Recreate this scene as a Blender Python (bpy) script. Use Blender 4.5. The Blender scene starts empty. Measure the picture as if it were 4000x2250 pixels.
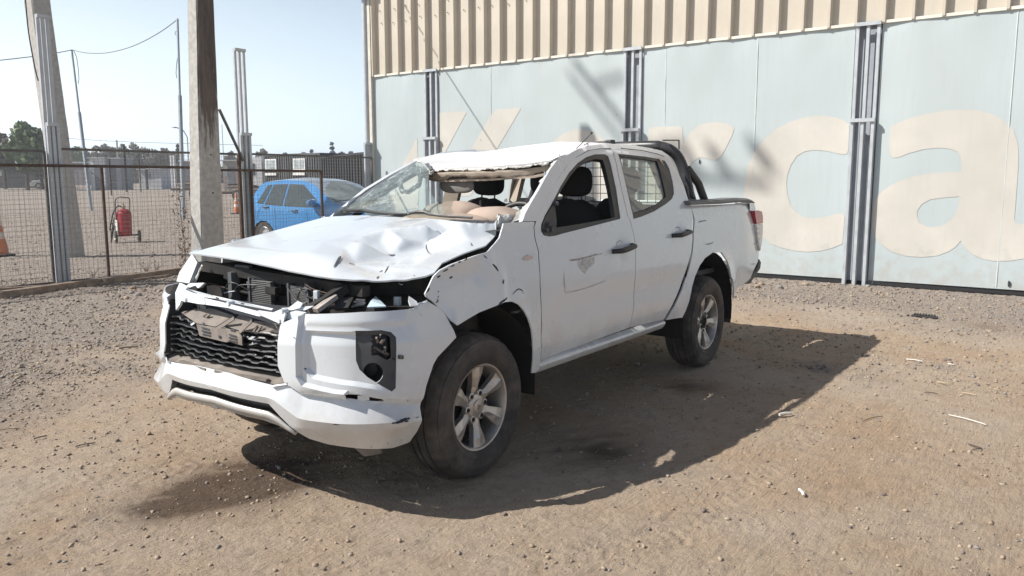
import bpy, bmesh, math, random
import numpy as np
from mathutils import Vector, Matrix
from mathutils.geometry import delaunay_2d_cdt
random.seed(7); RNG = np.random.default_rng(11)
SC = bpy.context.scene
COL = SC.collection
# ------------------------------------------------------------------ camera
CAM = np.array([-3.10331489, -3.27304337, 1.50841309]); YAW, PIT, ROL, FPX = 0.619706406, -0.134394951, -0.00140280756, 3112.0
def _basis():
    f = np.array([math.cos(YAW)*math.cos(PIT), math.sin(YAW)*math.cos(PIT), math.sin(PIT)])
    r = np.array([math.sin(YAW), -math.cos(YAW), 0.]); u = np.cross(r, f)
    c, s = math.cos(ROL), math.sin(ROL)
    return c*r+s*u, -s*r+c*u, f
RT, UP, FW = _basis()
cam = bpy.data.cameras.new('camera'); camo = bpy.data.objects.new('camera', cam); COL.objects.link(camo)
camo.matrix_world = Matrix(((RT[0], UP[0], -FW[0], CAM[0]), (RT[1], UP[1], -FW[1], CAM[1]), (RT[2], UP[2], -FW[2], CAM[2]), (0, 0, 0, 1)))
cam.sensor_width = 36; cam.lens = FPX/4000*36; cam.clip_start = .05; cam.clip_end = 3000
SC.camera = camo
# ------------------------------------------------------------------ light
LDIR = np.array([.76, -.71, -1.0]); LDIR /= np.linalg.norm(LDIR)      # the way the sunlight travels
SUN_EL = math.asin(-LDIR[2]); SUN_AZ = math.atan2(-LDIR[0], -LDIR[1])  # azimuth clockwise from +Y
w = bpy.data.worlds.new('World'); SC.world = w; w.use_nodes = True
nt = w.node_tree; nt.nodes.clear()
sky = nt.nodes.new('ShaderNodeTexSky'); sky.sky_type = 'NISHITA'; sky.sun_disc = False
sky.sun_elevation = SUN_EL; sky.sun_rotation = SUN_AZ; sky.air_density = 1.0; sky.dust_density = 1.2; sky.ozone_density = 1.5
bg = nt.nodes.new('ShaderNodeBackground'); bg.inputs[1].default_value = .065
wo = nt.nodes.new('ShaderNodeOutputWorld'); 
# dust haze lying in the lower sky: the blue pales towards the horizon, all the way round
_tc = nt.nodes.new('ShaderNodeTexCoord'); _sx = nt.nodes.new('ShaderNodeSeparateXYZ'); nt.links.new(_tc.outputs['Generated'], _sx.inputs[0])
_mr = nt.nodes.new('ShaderNodeMapRange'); _mr.inputs[1].default_value = .04; _mr.inputs[2].default_value = .40; _mr.inputs[3].default_value = .92; _mr.inputs[4].default_value = .0; nt.links.new(_sx.outputs[2], _mr.inputs[0])
_mx = nt.nodes.new('ShaderNodeMix'); _mx.data_type = 'RGBA'; nt.links.new(_mr.outputs[0], _mx.inputs[0]); nt.links.new(sky.outputs[0], _mx.inputs[6]); 
# the haze is brighter towards the sun and bluer away from it
_dp = nt.nodes.new('ShaderNodeVectorMath'); _dp.operation = 'DOT_PRODUCT'; _dp.inputs[1].default_value = (-.731, .683, 0); nt.links.new(_tc.outputs['Generated'], _dp.inputs[0])
_m2 = nt.nodes.new('ShaderNodeMapRange'); _m2.inputs[1].default_value = -.85; _m2.inputs[2].default_value = .45; nt.links.new(_dp.outputs['Value'], _m2.inputs[0])
_hz = nt.nodes.new('ShaderNodeMix'); _hz.data_type = 'RGBA'; nt.links.new(_m2.outputs[0], _hz.inputs[0]); _hz.inputs[6].default_value = (3.6, 5.8, 9.6, 1); _hz.inputs[7].default_value = (16.5, 18.4, 19.2, 1); nt.links.new(_hz.outputs[2], _mx.inputs[7])
nt.links.new(_mx.outputs[2], bg.inputs[0]); nt.links.new(bg.outputs[0], wo.inputs[0])
sl = bpy.data.lights.new('sun', 'SUN'); sl.energy = 5.0; sl.angle = math.radians(.55); sl.color = (1, .955, .89)
so = bpy.data.objects.new('sun', sl); COL.objects.link(so); so.location = (-10, 10, 20)
so.rotation_euler = Vector(LDIR).to_track_quat('-Z', 'Y').to_euler()
SC.view_settings.view_transform = 'Standard'; SC.view_settings.look = 'None'; SC.view_settings.gamma = 1
SC.view_settings.use_curve_mapping = False; SC.view_settings.exposure = 0.42
SC.render.engine = 'CYCLES'
# ------------------------------------------------------------------ pixel -> place (measuring tools)
ZM = {'A': (600, 850), 'B': (600, 1300), 'C': (1400, 1300), 'D': (1300, 500), 'E': (2000, 500), 'F': (2400, 900), 'G': (1300, 800), 'H': (0, 0), 'I': (0, 500), 'K': (1400, 0), 'L': (2900, 700), 'M': (0, 1000)}
def px(k, x, y):
    if k == 'S': return x*1.5528, y*1.5528
    if k == 'J': return 700+x/3.22, 450+y/3.22
    if k == 'N': return 2400+x/1.61, y/1.61
    o = ZM[k]; return o[0]+x/2.341, o[1]+y/2.341
def ray(k, x, y):
    u, v = px(k, x, y); d = FW+RT*(u-2000)/FPX-UP*(v-1125)/FPX
    return d/np.linalg.norm(d)
def onx(k, x, y, X): d = ray(k, x, y); return CAM+d*(X-CAM[0])/d[0]
def ony(k, x, y, Y): d = ray(k, x, y); return CAM+d*(Y-CAM[1])/d[1]
def onz(k, x, y, Z): d = ray(k, x, y); return CAM+d*(Z-CAM[2])/d[2]
def ond(k, x, y, D): d = ray(k, x, y); return CAM+d*D/(d@FW)
def onsurf(k, x, y, g, t0=1.5, t1=11):
    d = ray(k, x, y); a = t0; ga = g(CAM+d*a)
    t = t0
    while t < t1:
        t += .02; gb = g(CAM+d*t)
        if ga > 0 >= gb:
            lo, hi = t-.02, t
            for _ in range(18):
                m = (lo+hi)/2
                if g(CAM+d*m) > 0: lo = m
                else: hi = m
            return CAM+d*hi
        ga = gb
    # grazing miss: closest approach
    ts = np.linspace(t0, t1, 400); gs = [g(CAM+d*q) for q in ts]; return CAM+d*ts[int(np.argmin(gs))]
# ------------------------------------------------------------------ objects
def tag(o, label=None, cat=None, group=None, kind=None):
    if label: o['label'] = label
    if cat: o['category'] = cat
    if group: o['group'] = group
    if kind: o['kind'] = kind
    return o
def empty(name, loc, label=None, cat=None, group=None, rz=0):
    o = bpy.data.objects.new(name, None); COL.objects.link(o); o.location = loc; o.rotation_euler.z = rz; o.empty_display_size = .2
    return tag(o, label, cat, group)
def link(name, me, mat=None, parent=None, smooth=None, kind=None):
    o = bpy.data.objects.new(name, me); COL.objects.link(o)
    if mat is not None:
        for m in (mat if isinstance(mat, (list, tuple)) else [mat]): me.materials.append(m)
    if parent is not None:
        o.parent = parent
        bpy.context.evaluated_depsgraph_get if False else None
        o.matrix_parent_inverse = PINV(parent)
    if smooth is not None:
        me.polygons.foreach_set('use_smooth', [True]*len(me.polygons))
        if smooth < 179: me.set_sharp_from_angle(angle=math.radians(smooth))
    if kind: o['kind'] = kind
    return o
def world_of(o):
    m = Matrix.LocRotScale(o.location, o.rotation_euler, o.scale)
    return world_of(o.parent) @ o.matrix_parent_inverse @ m if o.parent else m
def PINV(p): return world_of(p).inverted()
def mesh(name, vs, fs):
    me = bpy.data.meshes.new(name); me.from_pydata([tuple(map(float, v)) for v in vs], [], [tuple(int(i) for i in f) for f in fs]); me.update()
    return me
def copy_tree(o, parent=None):
    c = o.copy(); COL.objects.link(c)
    if parent is not None: c.parent = parent
    for ch in list(o.children): copy_tree(ch, c)
    return c
class MB:
    """collects shapes into one mesh"""
    def __init__(s): s.v = []; s.f = []
    def add(s, vs, fs):
        n = len(s.v); s.v += [tuple(map(float, v)) for v in vs]; s.f += [tuple(i+n for i in f) for f in fs]; return s
    def box(s, c, d, R=None, taper=1, bev=0):
        x, y, z = [q/2 for q in d]
        P = np.array([(-x, -y, -z), (x, -y, -z), (x, y, -z), (-x, y, -z), (-x*taper, -y*taper, z), (x*taper, -y*taper, z), (x*taper, y*taper, z), (-x*taper, y*taper, z)])
        if R is not None: P = P @ np.array(R).T
        return s.add(P+np.array(c), [(0, 3, 2, 1), (4, 5, 6, 7), (0, 1, 5, 4), (1, 2, 6, 5), (2, 3, 7, 6), (3, 0, 4, 7)])
    def bar(s, a, b, w, h=None, up=(0, 0, 1)):
        a, b = np.array(a, float), np.array(b, float); h = h or w
        d = b-a; L = np.linalg.norm(d); d = d/L; up = np.array(up, float)
        if abs(d@up) > .98: up = np.array([0, 1., 0])
        x = np.cross(d, up); x /= np.linalg.norm(x); z = np.cross(x, d)
        P = [p+x*i*w/2+z*j*h/2 for p in (a, b) for i, j in ((-1, -1), (1, -1), (1, 1), (-1, 1))]
        return s.add(P, [(0, 1, 2, 3), (7, 6, 5, 4), (0, 4, 5, 1), (1, 5, 6, 2), (2, 6, 7, 3), (3, 7, 4, 0)])
    def tube(s, pts, r, n=8, cap=True, closed=False):
        pts = [np.array(p, float) for p in pts]; m = len(pts)
        rr = r if hasattr(r, '__len__') else [r]*m
        T = []
        for i in range(m):
            if closed: t = pts[(i+1) % m]-pts[i-1]
            else: t = pts[min(i+1, m-1)]-pts[max(i-1, 0)]
            T.append(t/(np.linalg.norm(t)+1e-12))
        up = np.array([0, 0, 1.]) if abs(T[0][2]) < .9 else np.array([0, 1., 0])
        x = np.cross(T[0], up); x /= np.linalg.norm(x); V = []
        for i in range(m):
            x = x-T[i]*(x@T[i]); x /= np.linalg.norm(x)+1e-12; y = np.cross(T[i], x)
            V += [pts[i]+rr[i]*(math.cos(2*math.pi*k/n)*x+math.sin(2*math.pi*k/n)*y) for k in range(n)]
        F = [(i*n+k, i*n+(k+1) % n, ((i+1) % m)*n+(k+1) % n, ((i+1) % m)*n+k) for i in range(m if closed else m-1) for k in range(n)]
        if cap and not closed: F += [tuple(range(n))[::-1], tuple((m-1)*n+k for k in range(n))]
        return s.add(V, F)
    def lathe(s, prof, n=32, M=None, closed=False):
        V = []; m = len(prof)
        for r, h in prof:
            for k in range(n):
                a = 2*math.pi*k/n; V.append((r*math.cos(a), r*math.sin(a), h))
        F = [(i*n+k, i*n+(k+1) % n, ((i+1) % m)*n+(k+1) % n, ((i+1) % m)*n+k) for i in range(m if closed else m-1) for k in range(n)]
        if M is not None: V = [tuple(M @ Vector(v)) for v in V]
        return s.add(V, F)
    def prism(s, poly, ax, a, b):
        """polygon in the plane across axis ax, extruded from a to b"""
        n = len(poly); o = [i for i in range(3) if i != ax]
        def P(p, h):
            q = [0, 0, 0]; q[o[0]] = p[0]; q[o[1]] = p[1]; q[ax] = h; return q
        V = [P(p, a) for p in poly]+[P(p, b) for p in poly]
        return s.add(V, [tuple(range(n)), tuple(range(2*n-1, n-1, -1))]+[(i, i+n, (i+1) % n+n, (i+1) % n) for i in range(n)])
    def build(s, name, mat=None, parent=None, smooth=None, kind=None, bev=0):
        me = mesh(name, s.v, s.f)
        b = bmesh.new(); b.from_mesh(me); bmesh.ops.recalc_face_normals(b, faces=b.faces); b.to_mesh(me); b.free()
        o = link(name, me, mat, parent, smooth, kind)
        if bev:
            m = o.modifiers.new('bevel', 'BEVEL'); m.width = bev; m.segments = 2; m.limit_method = 'ANGLE'
        return o
def inpoly(P, poly):
    P = np.asarray(P, float); q = np.asarray(poly, float); ins = np.zeros(len(P), bool); n = len(q)
    for i in range(n):
        a, b = q[i], q[(i+1) % n]
        c = ((a[1] > P[:, 1]) != (b[1] > P[:, 1]))
        with np.errstate(divide='ignore', invalid='ignore'):
            xx = (b[0]-a[0])*(P[:, 1]-a[1])/(b[1]-a[1])+a[0]
        ins ^= c & (P[:, 0] < xx)
    return ins
def dline(P, line, closed=False):
    P = np.asarray(P, float); q = np.asarray(line, float); D = np.full(len(P), 9e9); n = len(q)
    for i in range(n if closed else n-1):
        a, b = q[i], q[(i+1) % n]; d = b-a; L = d@d+1e-12
        t = np.clip((P-a)@d/L, 0, 1); D = np.minimum(D, np.linalg.norm(P-(a+t[:, None]*d), axis=1))
    return D
def dens(line, h, closed=False):
    out = []; n = len(line)
    for i in range(n if closed else n-1):
        a, b = np.array(line[i], float), np.array(line[(i+1) % n], float); k = max(1, int(np.linalg.norm(b-a)/h+.5))
        out += [a+(b-a)*j/k for j in range(k)]
    if not closed: out.append(np.array(line[-1], float))
    return out
def spline(pts, n=6, closed=False):
    P = [np.array(p, float) for p in pts]; m = len(P); out = []
    for i in range(m if closed else m-1):
        p0, p1, p2, p3 = (P[(i-1) % m], P[i], P[(i+1) % m], P[(i+2) % m]) if closed else (P[max(i-1, 0)], P[i], P[i+1], P[min(i+2, m-1)])
        for j in range(n):
            t = j/n; out.append(.5*((2*p1)+(-p0+p2)*t+(2*p0-5*p1+4*p2-p3)*t*t+(-p0+3*p1-3*p2+p3)*t**3))
    if not closed: out.append(P[-1])
    return out
def panel(name, outline, fn, mat, parent=None, holes=(), creases=(), h=.03, thick=.012, smooth=35, off=-1, edge=None, relax=0, kind=None, jit=0.15):
    """a sheet over a 2-D outline (a, b), mapped to space by fn(array Nx2) -> Nx3; holes cut, creases kept as edges"""
    e = edge or h
    loops = [(dens(outline, e, True), True)]+[(dens(q, e, True), True) for q in holes]+[(dens(c, e), False) for c in creases]
    V = []; E = []
    for L, cl in loops:
        n0 = len(V); V += L; k = len(L)
        E += [(n0+i, n0+(i+1) % k) for i in range(k if cl else k-1)]
    A = np.array([tuple(v) for v in V]); lo, hi = A.min(0), A.max(0)
    gx = np.arange(lo[0]+h/2, hi[0], h); gy = np.arange(lo[1]+h/2, hi[1], h*.87)
    G = np.array([(x+(j % 2)*h/2, y) for j, y in enumerate(gy) for x in gx]); rs = np.random.default_rng(3)
    G = G+rs.uniform(-jit*h, jit*h, G.shape)
    keep = inpoly(G, outline)
    for q in holes: keep &= ~inpoly(G, q)
    for L, cl in loops: keep &= dline(G, [tuple(x) for x in L], cl) > .45*h
    G = G[keep]
    vs, _, fs, _, _, _ = delaunay_2d_cdt([Vector((float(a[0]), float(a[1]))) for a in V]+[Vector((float(g[0]), float(g[1]))) for g in G], E, [], 0, 1e-5)
    vs = np.array([tuple(v) for v in vs]); fs = np.array([f for f in fs if len(f) == 3])
    ct = vs[fs].mean(1); k = inpoly(ct, outline)
    for q in holes: k &= ~inpoly(ct, q)
    fs = fs[k]; P = fn(vs)
    me = mesh(name, P, fs)
    b = bmesh.new(); b.from_mesh(me); lo_ = [v for v in b.verts if not v.link_faces]; bmesh.ops.delete(b, geom=lo_, context='VERTS')
    if relax:
        for _ in range(relax): bmesh.ops.smooth_vert(b, verts=[v for v in b.verts if not v.is_boundary], factor=.5, use_axis_x=True, use_axis_y=True, use_axis_z=True)
    b.to_mesh(me); b.free()
    o = link(name, me, mat, parent, smooth, kind)
    if thick:
        m = o.modifiers.new('solid', 'SOLIDIFY'); m.thickness = thick; m.offset = off; m.use_even_offset = False
        m = o.modifiers.new('split', 'EDGE_SPLIT'); m.split_angle = math.radians(min(smooth, 50)); m.use_edge_sharp = True
    return o
def flip(o):
    o.data.flip_normals(); return o
# ------------------------------------------------------------------ noise on arrays
def vnoise(x, y, seed=0):
    xi = np.floor(x).astype(np.int64); yi = np.floor(y).astype(np.int64); fx = x-xi; fy = y-yi
    fx = fx*fx*(3-2*fx); fy = fy*fy*(3-2*fy)
    def hs(a, b):
        n = (a*374761393+b*668265263+seed*2246822519) & 0xffffffff
        n = ((n ^ (n >> 13))*1274126177) & 0xffffffff
        return ((n ^ (n >> 16)) & 0xffff)/65535.
    return (hs(xi, yi)*(1-fx)+hs(xi+1, yi)*fx)*(1-fy)+(hs(xi, yi+1)*(1-fx)+hs(xi+1, yi+1)*fx)*fy
def fbm(x, y, o=4, seed=0):
    s = 0; a = .5; t = 0
    for i in range(o): s = s+a*vnoise(x, y, seed+i*17); t += a; x = x*2.03+5.1; y = y*2.03+1.7; a *= .5
    return s/t
def sstep(a, b, x): t = np.clip((x-a)/(b-a), 0, 1); return t*t*(3-2*t)
# ------------------------------------------------------------------ materials
MATS = {}
def mat(name, col, rough=.5, metal=0, var=.12, vscale=6., bump=.0, bscale=60., spec=.5, coat=0, col2=None, c2amt=.5, c2scale=3., c2lo=.45, c2hi=.65, emit=None, rvar=.08, trans=0, alpha=1, coords='Object'):
    if name in MATS: return MATS[name]
    m = bpy.data.materials.new(name); m.use_nodes = True; t = m.node_tree; N = t.nodes; L = t.links; b = N['Principled BSDF']
    tc = N.new('ShaderNodeTexCoord'); nz = N.new('ShaderNodeTexNoise'); nz.inputs['Scale'].default_value = vscale; nz.inputs['Detail'].default_value = 6
    L.new(tc.outputs[coords], nz.inputs['Vector'])
    mr = N.new('ShaderNodeMapRange'); mr.inputs[1].default_value = .3; mr.inputs[2].default_value = .7; mr.inputs[3].default_value = 1-var; mr.inputs[4].default_value = 1+var
    L.new(nz.outputs[0], mr.inputs[0])
    base = N.new('ShaderNodeMix'); base.data_type = 'RGBA'; base.inputs[6].default_value = (*col, 1); base.inputs[7].default_value = (*(col2 or col), 1)
    if col2:
        n2 = N.new('ShaderNodeTexNoise'); n2.inputs['Scale'].default_value = c2scale; n2.inputs['Detail'].default_value = 8; n2.inputs['Roughness'].default_value = .65
        L.new(tc.outputs[coords], n2.inputs['Vector'])
        m2 = N.new('ShaderNodeMapRange'); m2.inputs[1].default_value = c2lo; m2.inputs[2].default_value = c2hi; m2.inputs[3].default_value = 0; m2.inputs[4].default_value = c2amt
        L.new(n2.outputs[0], m2.inputs[0]); L.new(m2.outputs[0], base.inputs[0])
    else: base.inputs[0].default_value = 0
    sc = N.new('ShaderNodeVectorMath'); sc.operation = 'SCALE'; L.new(base.outputs[2], sc.inputs[0]); L.new(mr.outputs[0], sc.inputs['Scale'])
    L.new(sc.outputs[0], b.inputs['Base Color'])
    b.inputs['Metallic'].default_value = metal; b.inputs['Specular IOR Level'].default_value = spec
    r2 = N.new('ShaderNodeMapRange'); r2.inputs[1].default_value = .3; r2.inputs[2].default_value = .7; r2.inputs[3].default_value = max(rough-rvar, .02); r2.inputs[4].default_value = min(rough+rvar, 1)
    L.new(nz.outputs[0], r2.inputs[0]); L.new(r2.outputs[0], b.inputs['Roughness'])
    if coat: b.inputs['Coat Weight'].default_value = coat; b.inputs['Coat Roughness'].default_value = .10
    if trans: b.inputs['Transmission Weight'].default_value = trans
    if alpha < 1: b.inputs['Alpha'].default_value = alpha
    if bump:
        bn = N.new('ShaderNodeTexNoise'); bn.inputs['Scale'].default_value = bscale; bn.inputs['Detail'].default_value = 5; L.new(tc.outputs[coords], bn.inputs['Vector'])
        bp = N.new('ShaderNodeBump'); bp.inputs['Strength'].default_value = bump; bp.inputs['Distance'].default_value = .01
        L.new(bn.outputs[0], bp.inputs['Height']); L.new(bp.outputs[0], b.inputs['Normal'])
    if emit: b.inputs['Emission Color'].default_value = (*emit, 1); b.inputs['Emission Strength'].default_value = 1
    MATS[name] = m; return m
def glassmat(name, tint, amt, rough=.0, gloss=.5):
    """thin pane: mostly see-through, tinted, mirror-like at glancing angles"""
    m = bpy.data.materials.new(name); m.use_nodes = True; t = m.node_tree; N = t.nodes; L = t.links; N.clear()
    o = N.new('ShaderNodeOutputMaterial'); tr = N.new('ShaderNodeBsdfTransparent'); tr.inputs[0].default_value = (*tint, 1)
    df = N.new('ShaderNodeBsdfDiffuse'); df.inputs[0].default_value = (.55, .6, .57, 1); gl = N.new('ShaderNodeBsdfGlossy'); gl.inputs['Roughness'].default_value = rough
    a = N.new('ShaderNodeMixShader'); a.inputs[0].default_value = amt; L.new(tr.outputs[0], a.inputs[1]); L.new(df.outputs[0], a.inputs[2])
    fr = N.new('ShaderNodeFresnel'); fr.inputs[0].default_value = 1.5
    c = N.new('ShaderNodeMixShader'); L.new(fr.outputs[0], c.inputs[0]); L.new(a.outputs[0], c.inputs[1]); L.new(gl.outputs[0], c.inputs[2]); L.new(c.outputs[0], o.inputs[0])
    return m, a, tr, df
# ================================================================== GROUND
def gravel(x, y):
    n = fbm(x*.9+3, y*.9, 4, 5)-.5
    a = sstep(5.2, 7.2, x+1.8*n)
    b = sstep(-.5, .9, -.67*(x+.9)+.745*(y-2.24)+1.9*n)
    c = .75*sstep(.62, .72, fbm(x*.6+20, y*.6+9, 4, 31))
    return np.clip(np.maximum(np.maximum(a, b), c), 0, 1)
STAINS = [(onz('S', *p, 0)[:2], r, k) for p, r, k in [((640, 1195), .30, 1), ((560, 1235), .22, .9), ((470, 1262), .18, .8), ((380, 1285), .15, .6), ((700, 1190), .2, .8), ((1735, 972), .16, 1), ((1500, 1130), .3, .7), ((2480, 820), .2, .3)]]
def stain(x, y):
    s = 0
    for (cx, cy), r, k in STAINS: s = s+k*np.exp(-(((x-cx)/r)**2+((y-cy)/r)**2)*.9)
    return np.clip(s*(.1+1.7*fbm((x*.81-y*.58)*4, (x*.58+y*.81)*13, 4, 77)), 0, .85)
def height(x, y):
    g = gravel(x, y)
    near = np.exp(-np.hypot(x+1, y+1)/25); ca, sa = math.cos(-.62), math.sin(-.62); al = x*ca+y*sa; ac = -x*sa+y*ca
    h = .05*(fbm(x*.35, y*.35, 3, 1)-.5)*near+.016*(fbm(x*2.2, y*2.2, 3, 2)-.5)
    h = h+(.010+.012*g)*(fbm(x*14, y*14, 4, 3)-.5)+(.004+.012*g)*(vnoise(x*55, y*55, 9)-.5)
    h = h+.0088*np.clip((x-CAM[0])*.643+(y-CAM[1])*.766-20, 0, 115)
    h = h+(1-.7*g)*.009*(fbm(al*3.2, ac*26, 3, 21)-.5)-.006*(1-g)*sstep(.60, .72, fbm(al*7+3, ac*20, 3, 51))
    for (x0, y0, x1, y1, wd) in TRACKS:           # tyre tracks pressed in the dirt
        d = np.array([x1-x0, y1-y0]); L = np.hypot(*d); d = d/L
        s = (x-x0)*d[0]+(y-y0)*d[1]; t = -(x-x0)*d[1]+(y-y0)*d[0]+.06*np.sin(s*.8)
        m = sstep(wd, wd*.8, abs(t))*sstep(0, .3, s)*sstep(L, L-.3, s)*(1-g)
        h = h-m*.004+m*.0025*np.sign(np.sin(2*np.pi*(s+abs(t)*.6)/.075))*(.4+.6*vnoise(x*3, y*3, 4))
    return h
TRACKS = [(*onz('S', 1500, 1449, 0)[:2], *onz('S', 2300, 880, 0)[:2], .11), (*onz('S', 1150, 1449, 0)[:2], *onz('S', 2000, 1260, 0)[:2], .1), (*onz('S', 60, 1449, 0)[:2], *onz('S', 620, 1020, 0)[:2], .11), (*onz('S', 0, 1230, 0)[:2], *onz('S', 640, 1140, 0)[:2], .1)]
def build_ground():
    rr = [.4]
    while rr[-1] < 16: rr.append(rr[-1]*(1.0042 if rr[-1] < 8 else 1.0075) if rr[-1] > 1.9 else rr[-1]*1.05)
    while rr[-1] < 880: rr.append(rr[-1]*1.045)
    rr = np.array(rr); az = np.degrees(YAW)
    an = np.radians(np.r_[np.arange(az-37, az+37, .125), np.arange(az+37, az+323, 4)]); m, n = len(rr), len(an)
    R, A = np.meshgrid(rr, an, indexing='ij'); x = CAM[0]+R*np.cos(A); y = CAM[1]+R*np.sin(A)
    z = height(x, y)
    V = np.stack([x, y, z], -1).reshape(-1, 3)
    i, j = np.meshgrid(np.arange(m-1), np.arange(n), indexing='ij'); a = i*n+j; b = i*n+(j+1) % n
    F = np.stack([a, a+n, b+n, b], -1).reshape(-1, 4)
    me = bpy.data.meshes.new('ground'); me.vertices.add(len(V)+1); me.loops.add(F.size+3*n); me.polygons.add(len(F)+n)
    V = np.vstack([V, [CAM[0], CAM[1], 0]]); me.vertices.foreach_set('co', V.ravel())
    T = np.stack([np.full(n, len(V)-1), np.arange(n), (np.arange(n)+1) % n], -1)
    me.loops.foreach_set('vertex_index', np.r_[F.ravel(), T.ravel()]); me.polygons.foreach_set('loop_start', np.r_[np.arange(len(F))*4, F.size+np.arange(n)*3])
    me.update(calc_edges=True); me.validate()
    me.polygons.foreach_set('use_smooth', [True]*len(me.polygons))
    for nm, fn in (('gravel', gravel), ('stain', stain)):
        at = me.attributes.new(nm, 'FLOAT', 'POINT'); at.data.foreach_set('value', fn(V[:, 0], V[:, 1]).astype(np.float32))
    return link('ground', me, ground_mat(), kind='structure')
def ground_mat():
    m = bpy.data.materials.new('dirt'); m.use_nodes = True; t = m.node_tree; N = t.nodes; L = t.links; b = N['Principled BSDF']; b.inputs['Roughness'].default_value = .93; b.inputs['Specular IOR Level'].default_value = .15
    tc = N.new('ShaderNodeTexCoord')
    def nz(s, d=6, r=.6):
        q = N.new('ShaderNodeTexNoise'); q.inputs['Scale'].default_value = s; q.inputs['Detail'].default_value = d; q.inputs['Roughness'].default_value = r; L.new(tc.outputs['Object'], q.inputs['Vector']); return q.outputs[0]
    def ramp(x, lo, hi, a=0, c=1):
        q = N.new('ShaderNodeMapRange'); q.inputs[1].default_value = lo; q.inputs[2].default_value = hi; q.inputs[3].default_value = a; q.inputs[4].default_value = c; L.new(x, q.inputs[0]); return q.outputs[0]
    def mix(f, a, c, bt='MIX'):
        q = N.new('ShaderNodeMix'); q.data_type = 'RGBA'; q.blend_type = bt
        L.new(f, q.inputs[0]) if not isinstance(f, float) else setattr(q.inputs[0], 'default_value', f)
        for k, s in ((6, a), (7, c)): L.new(s, q.inputs[k]) if not isinstance(s, tuple) else setattr(q.inputs[k], 'default_value', (*s, 1))
        return q.outputs[2]
    ag = N.new('ShaderNodeAttribute'); ag.attribute_name = 'gravel'; as_ = N.new('ShaderNodeAttribute'); as_.attribute_name = 'stain'
    dirt = mix(ramp(nz(1.1), .42, .62), (.44, .35, .262), (.41, .30, .205))
    dirt = mix(ramp(nz(.45), .5, .66), dirt, (.455, .38, .30))
    grav = mix(ramp(nz(45, 3), .35, .65), (.215, .185, .16), (.38, .33, .285))
    c = mix(ag.outputs['Fac'], dirt, grav)
    c = mix(ramp(nz(130, 5, .75), .52, .68, 0, .5), c, (.17, .13, .10))
    c = mix(ramp(nz(6, 7, .75), .52, .66, 0, .35), c, (.24, .20, .165))
    c = mix(ramp(nz(16, 6, .7), .5, .68, 0, .35), c, (.20, .155, .12))
    c = mix(ramp(nz(170, 2), .62, .72, 0, .45), c, (.5, .46, .42))
    c = mix(as_.outputs['Fac'], c, (.07, .045, .032))
    mp = N.new('ShaderNodeMapping'); mp.inputs['Rotation'].default_value = (0, 0, .62); mp.inputs['Scale'].default_value = (7, 48, 20); L.new(tc.outputs['Object'], mp.inputs[0]); an = N.new('ShaderNodeTexNoise'); an.inputs['Scale'].default_value = 1; an.inputs['Detail'].default_value = 7; an.inputs['Roughness'].default_value = .72; L.new(mp.outputs[0], an.inputs['Vector'])
    c = mix(ramp(an.outputs[0], .40, .30, 0, .45), c, (.20, .15, .11))  # groove shade put into the colour: low streaks darkened
    L.new(c, b.inputs['Base Color'])
    ad = N.new('ShaderNodeMath'); ad.operation = 'ADD'; L.new(an.outputs[0], ad.inputs[0]); L.new(nz(62, 8, .75), ad.inputs[1])
    bp = N.new('ShaderNodeBump'); bp.inputs['Strength'].default_value = 1; bp.inputs['Distance'].default_value = .016; L.new(ad.outputs[0], bp.inputs['Height']); L.new(bp.outputs[0], b.inputs['Normal'])
    return m
build_ground()
# loose stones: far too many to count
def ico():
    p = (1+5**.5)/2; V = np.array([(-1, p, 0), (1, p, 0), (-1, -p, 0), (1, -p, 0), (0, -1, p), (0, 1, p), (0, -1, -p), (0, 1, -p), (p, 0, -1), (p, 0, 1), (-p, 0, -1), (-p, 0, 1)])/1.9
    F = np.array([(0, 11, 5), (0, 5, 1), (0, 1, 7), (0, 7, 10), (0, 10, 11), (1, 5, 9), (5, 11, 4), (11, 10, 2), (10, 7, 6), (7, 1, 8), (3, 9, 4), (3, 4, 2), (3, 2, 6), (3, 6, 8), (3, 8, 9), (4, 9, 5), (2, 4, 11), (6, 2, 10), (8, 6, 7), (9, 8, 1)])
    return V, F
def octa():
    return np.array([(1, 0, 0), (-1, 0, 0), (0, 1, 0), (0, -1, 0), (0, 0, .8), (0, 0, -.8)], float), np.array([(0, 2, 4), (2, 1, 4), (1, 3, 4), (3, 0, 4), (2, 0, 5), (1, 2, 5), (3, 1, 5), (0, 3, 5)])
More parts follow.
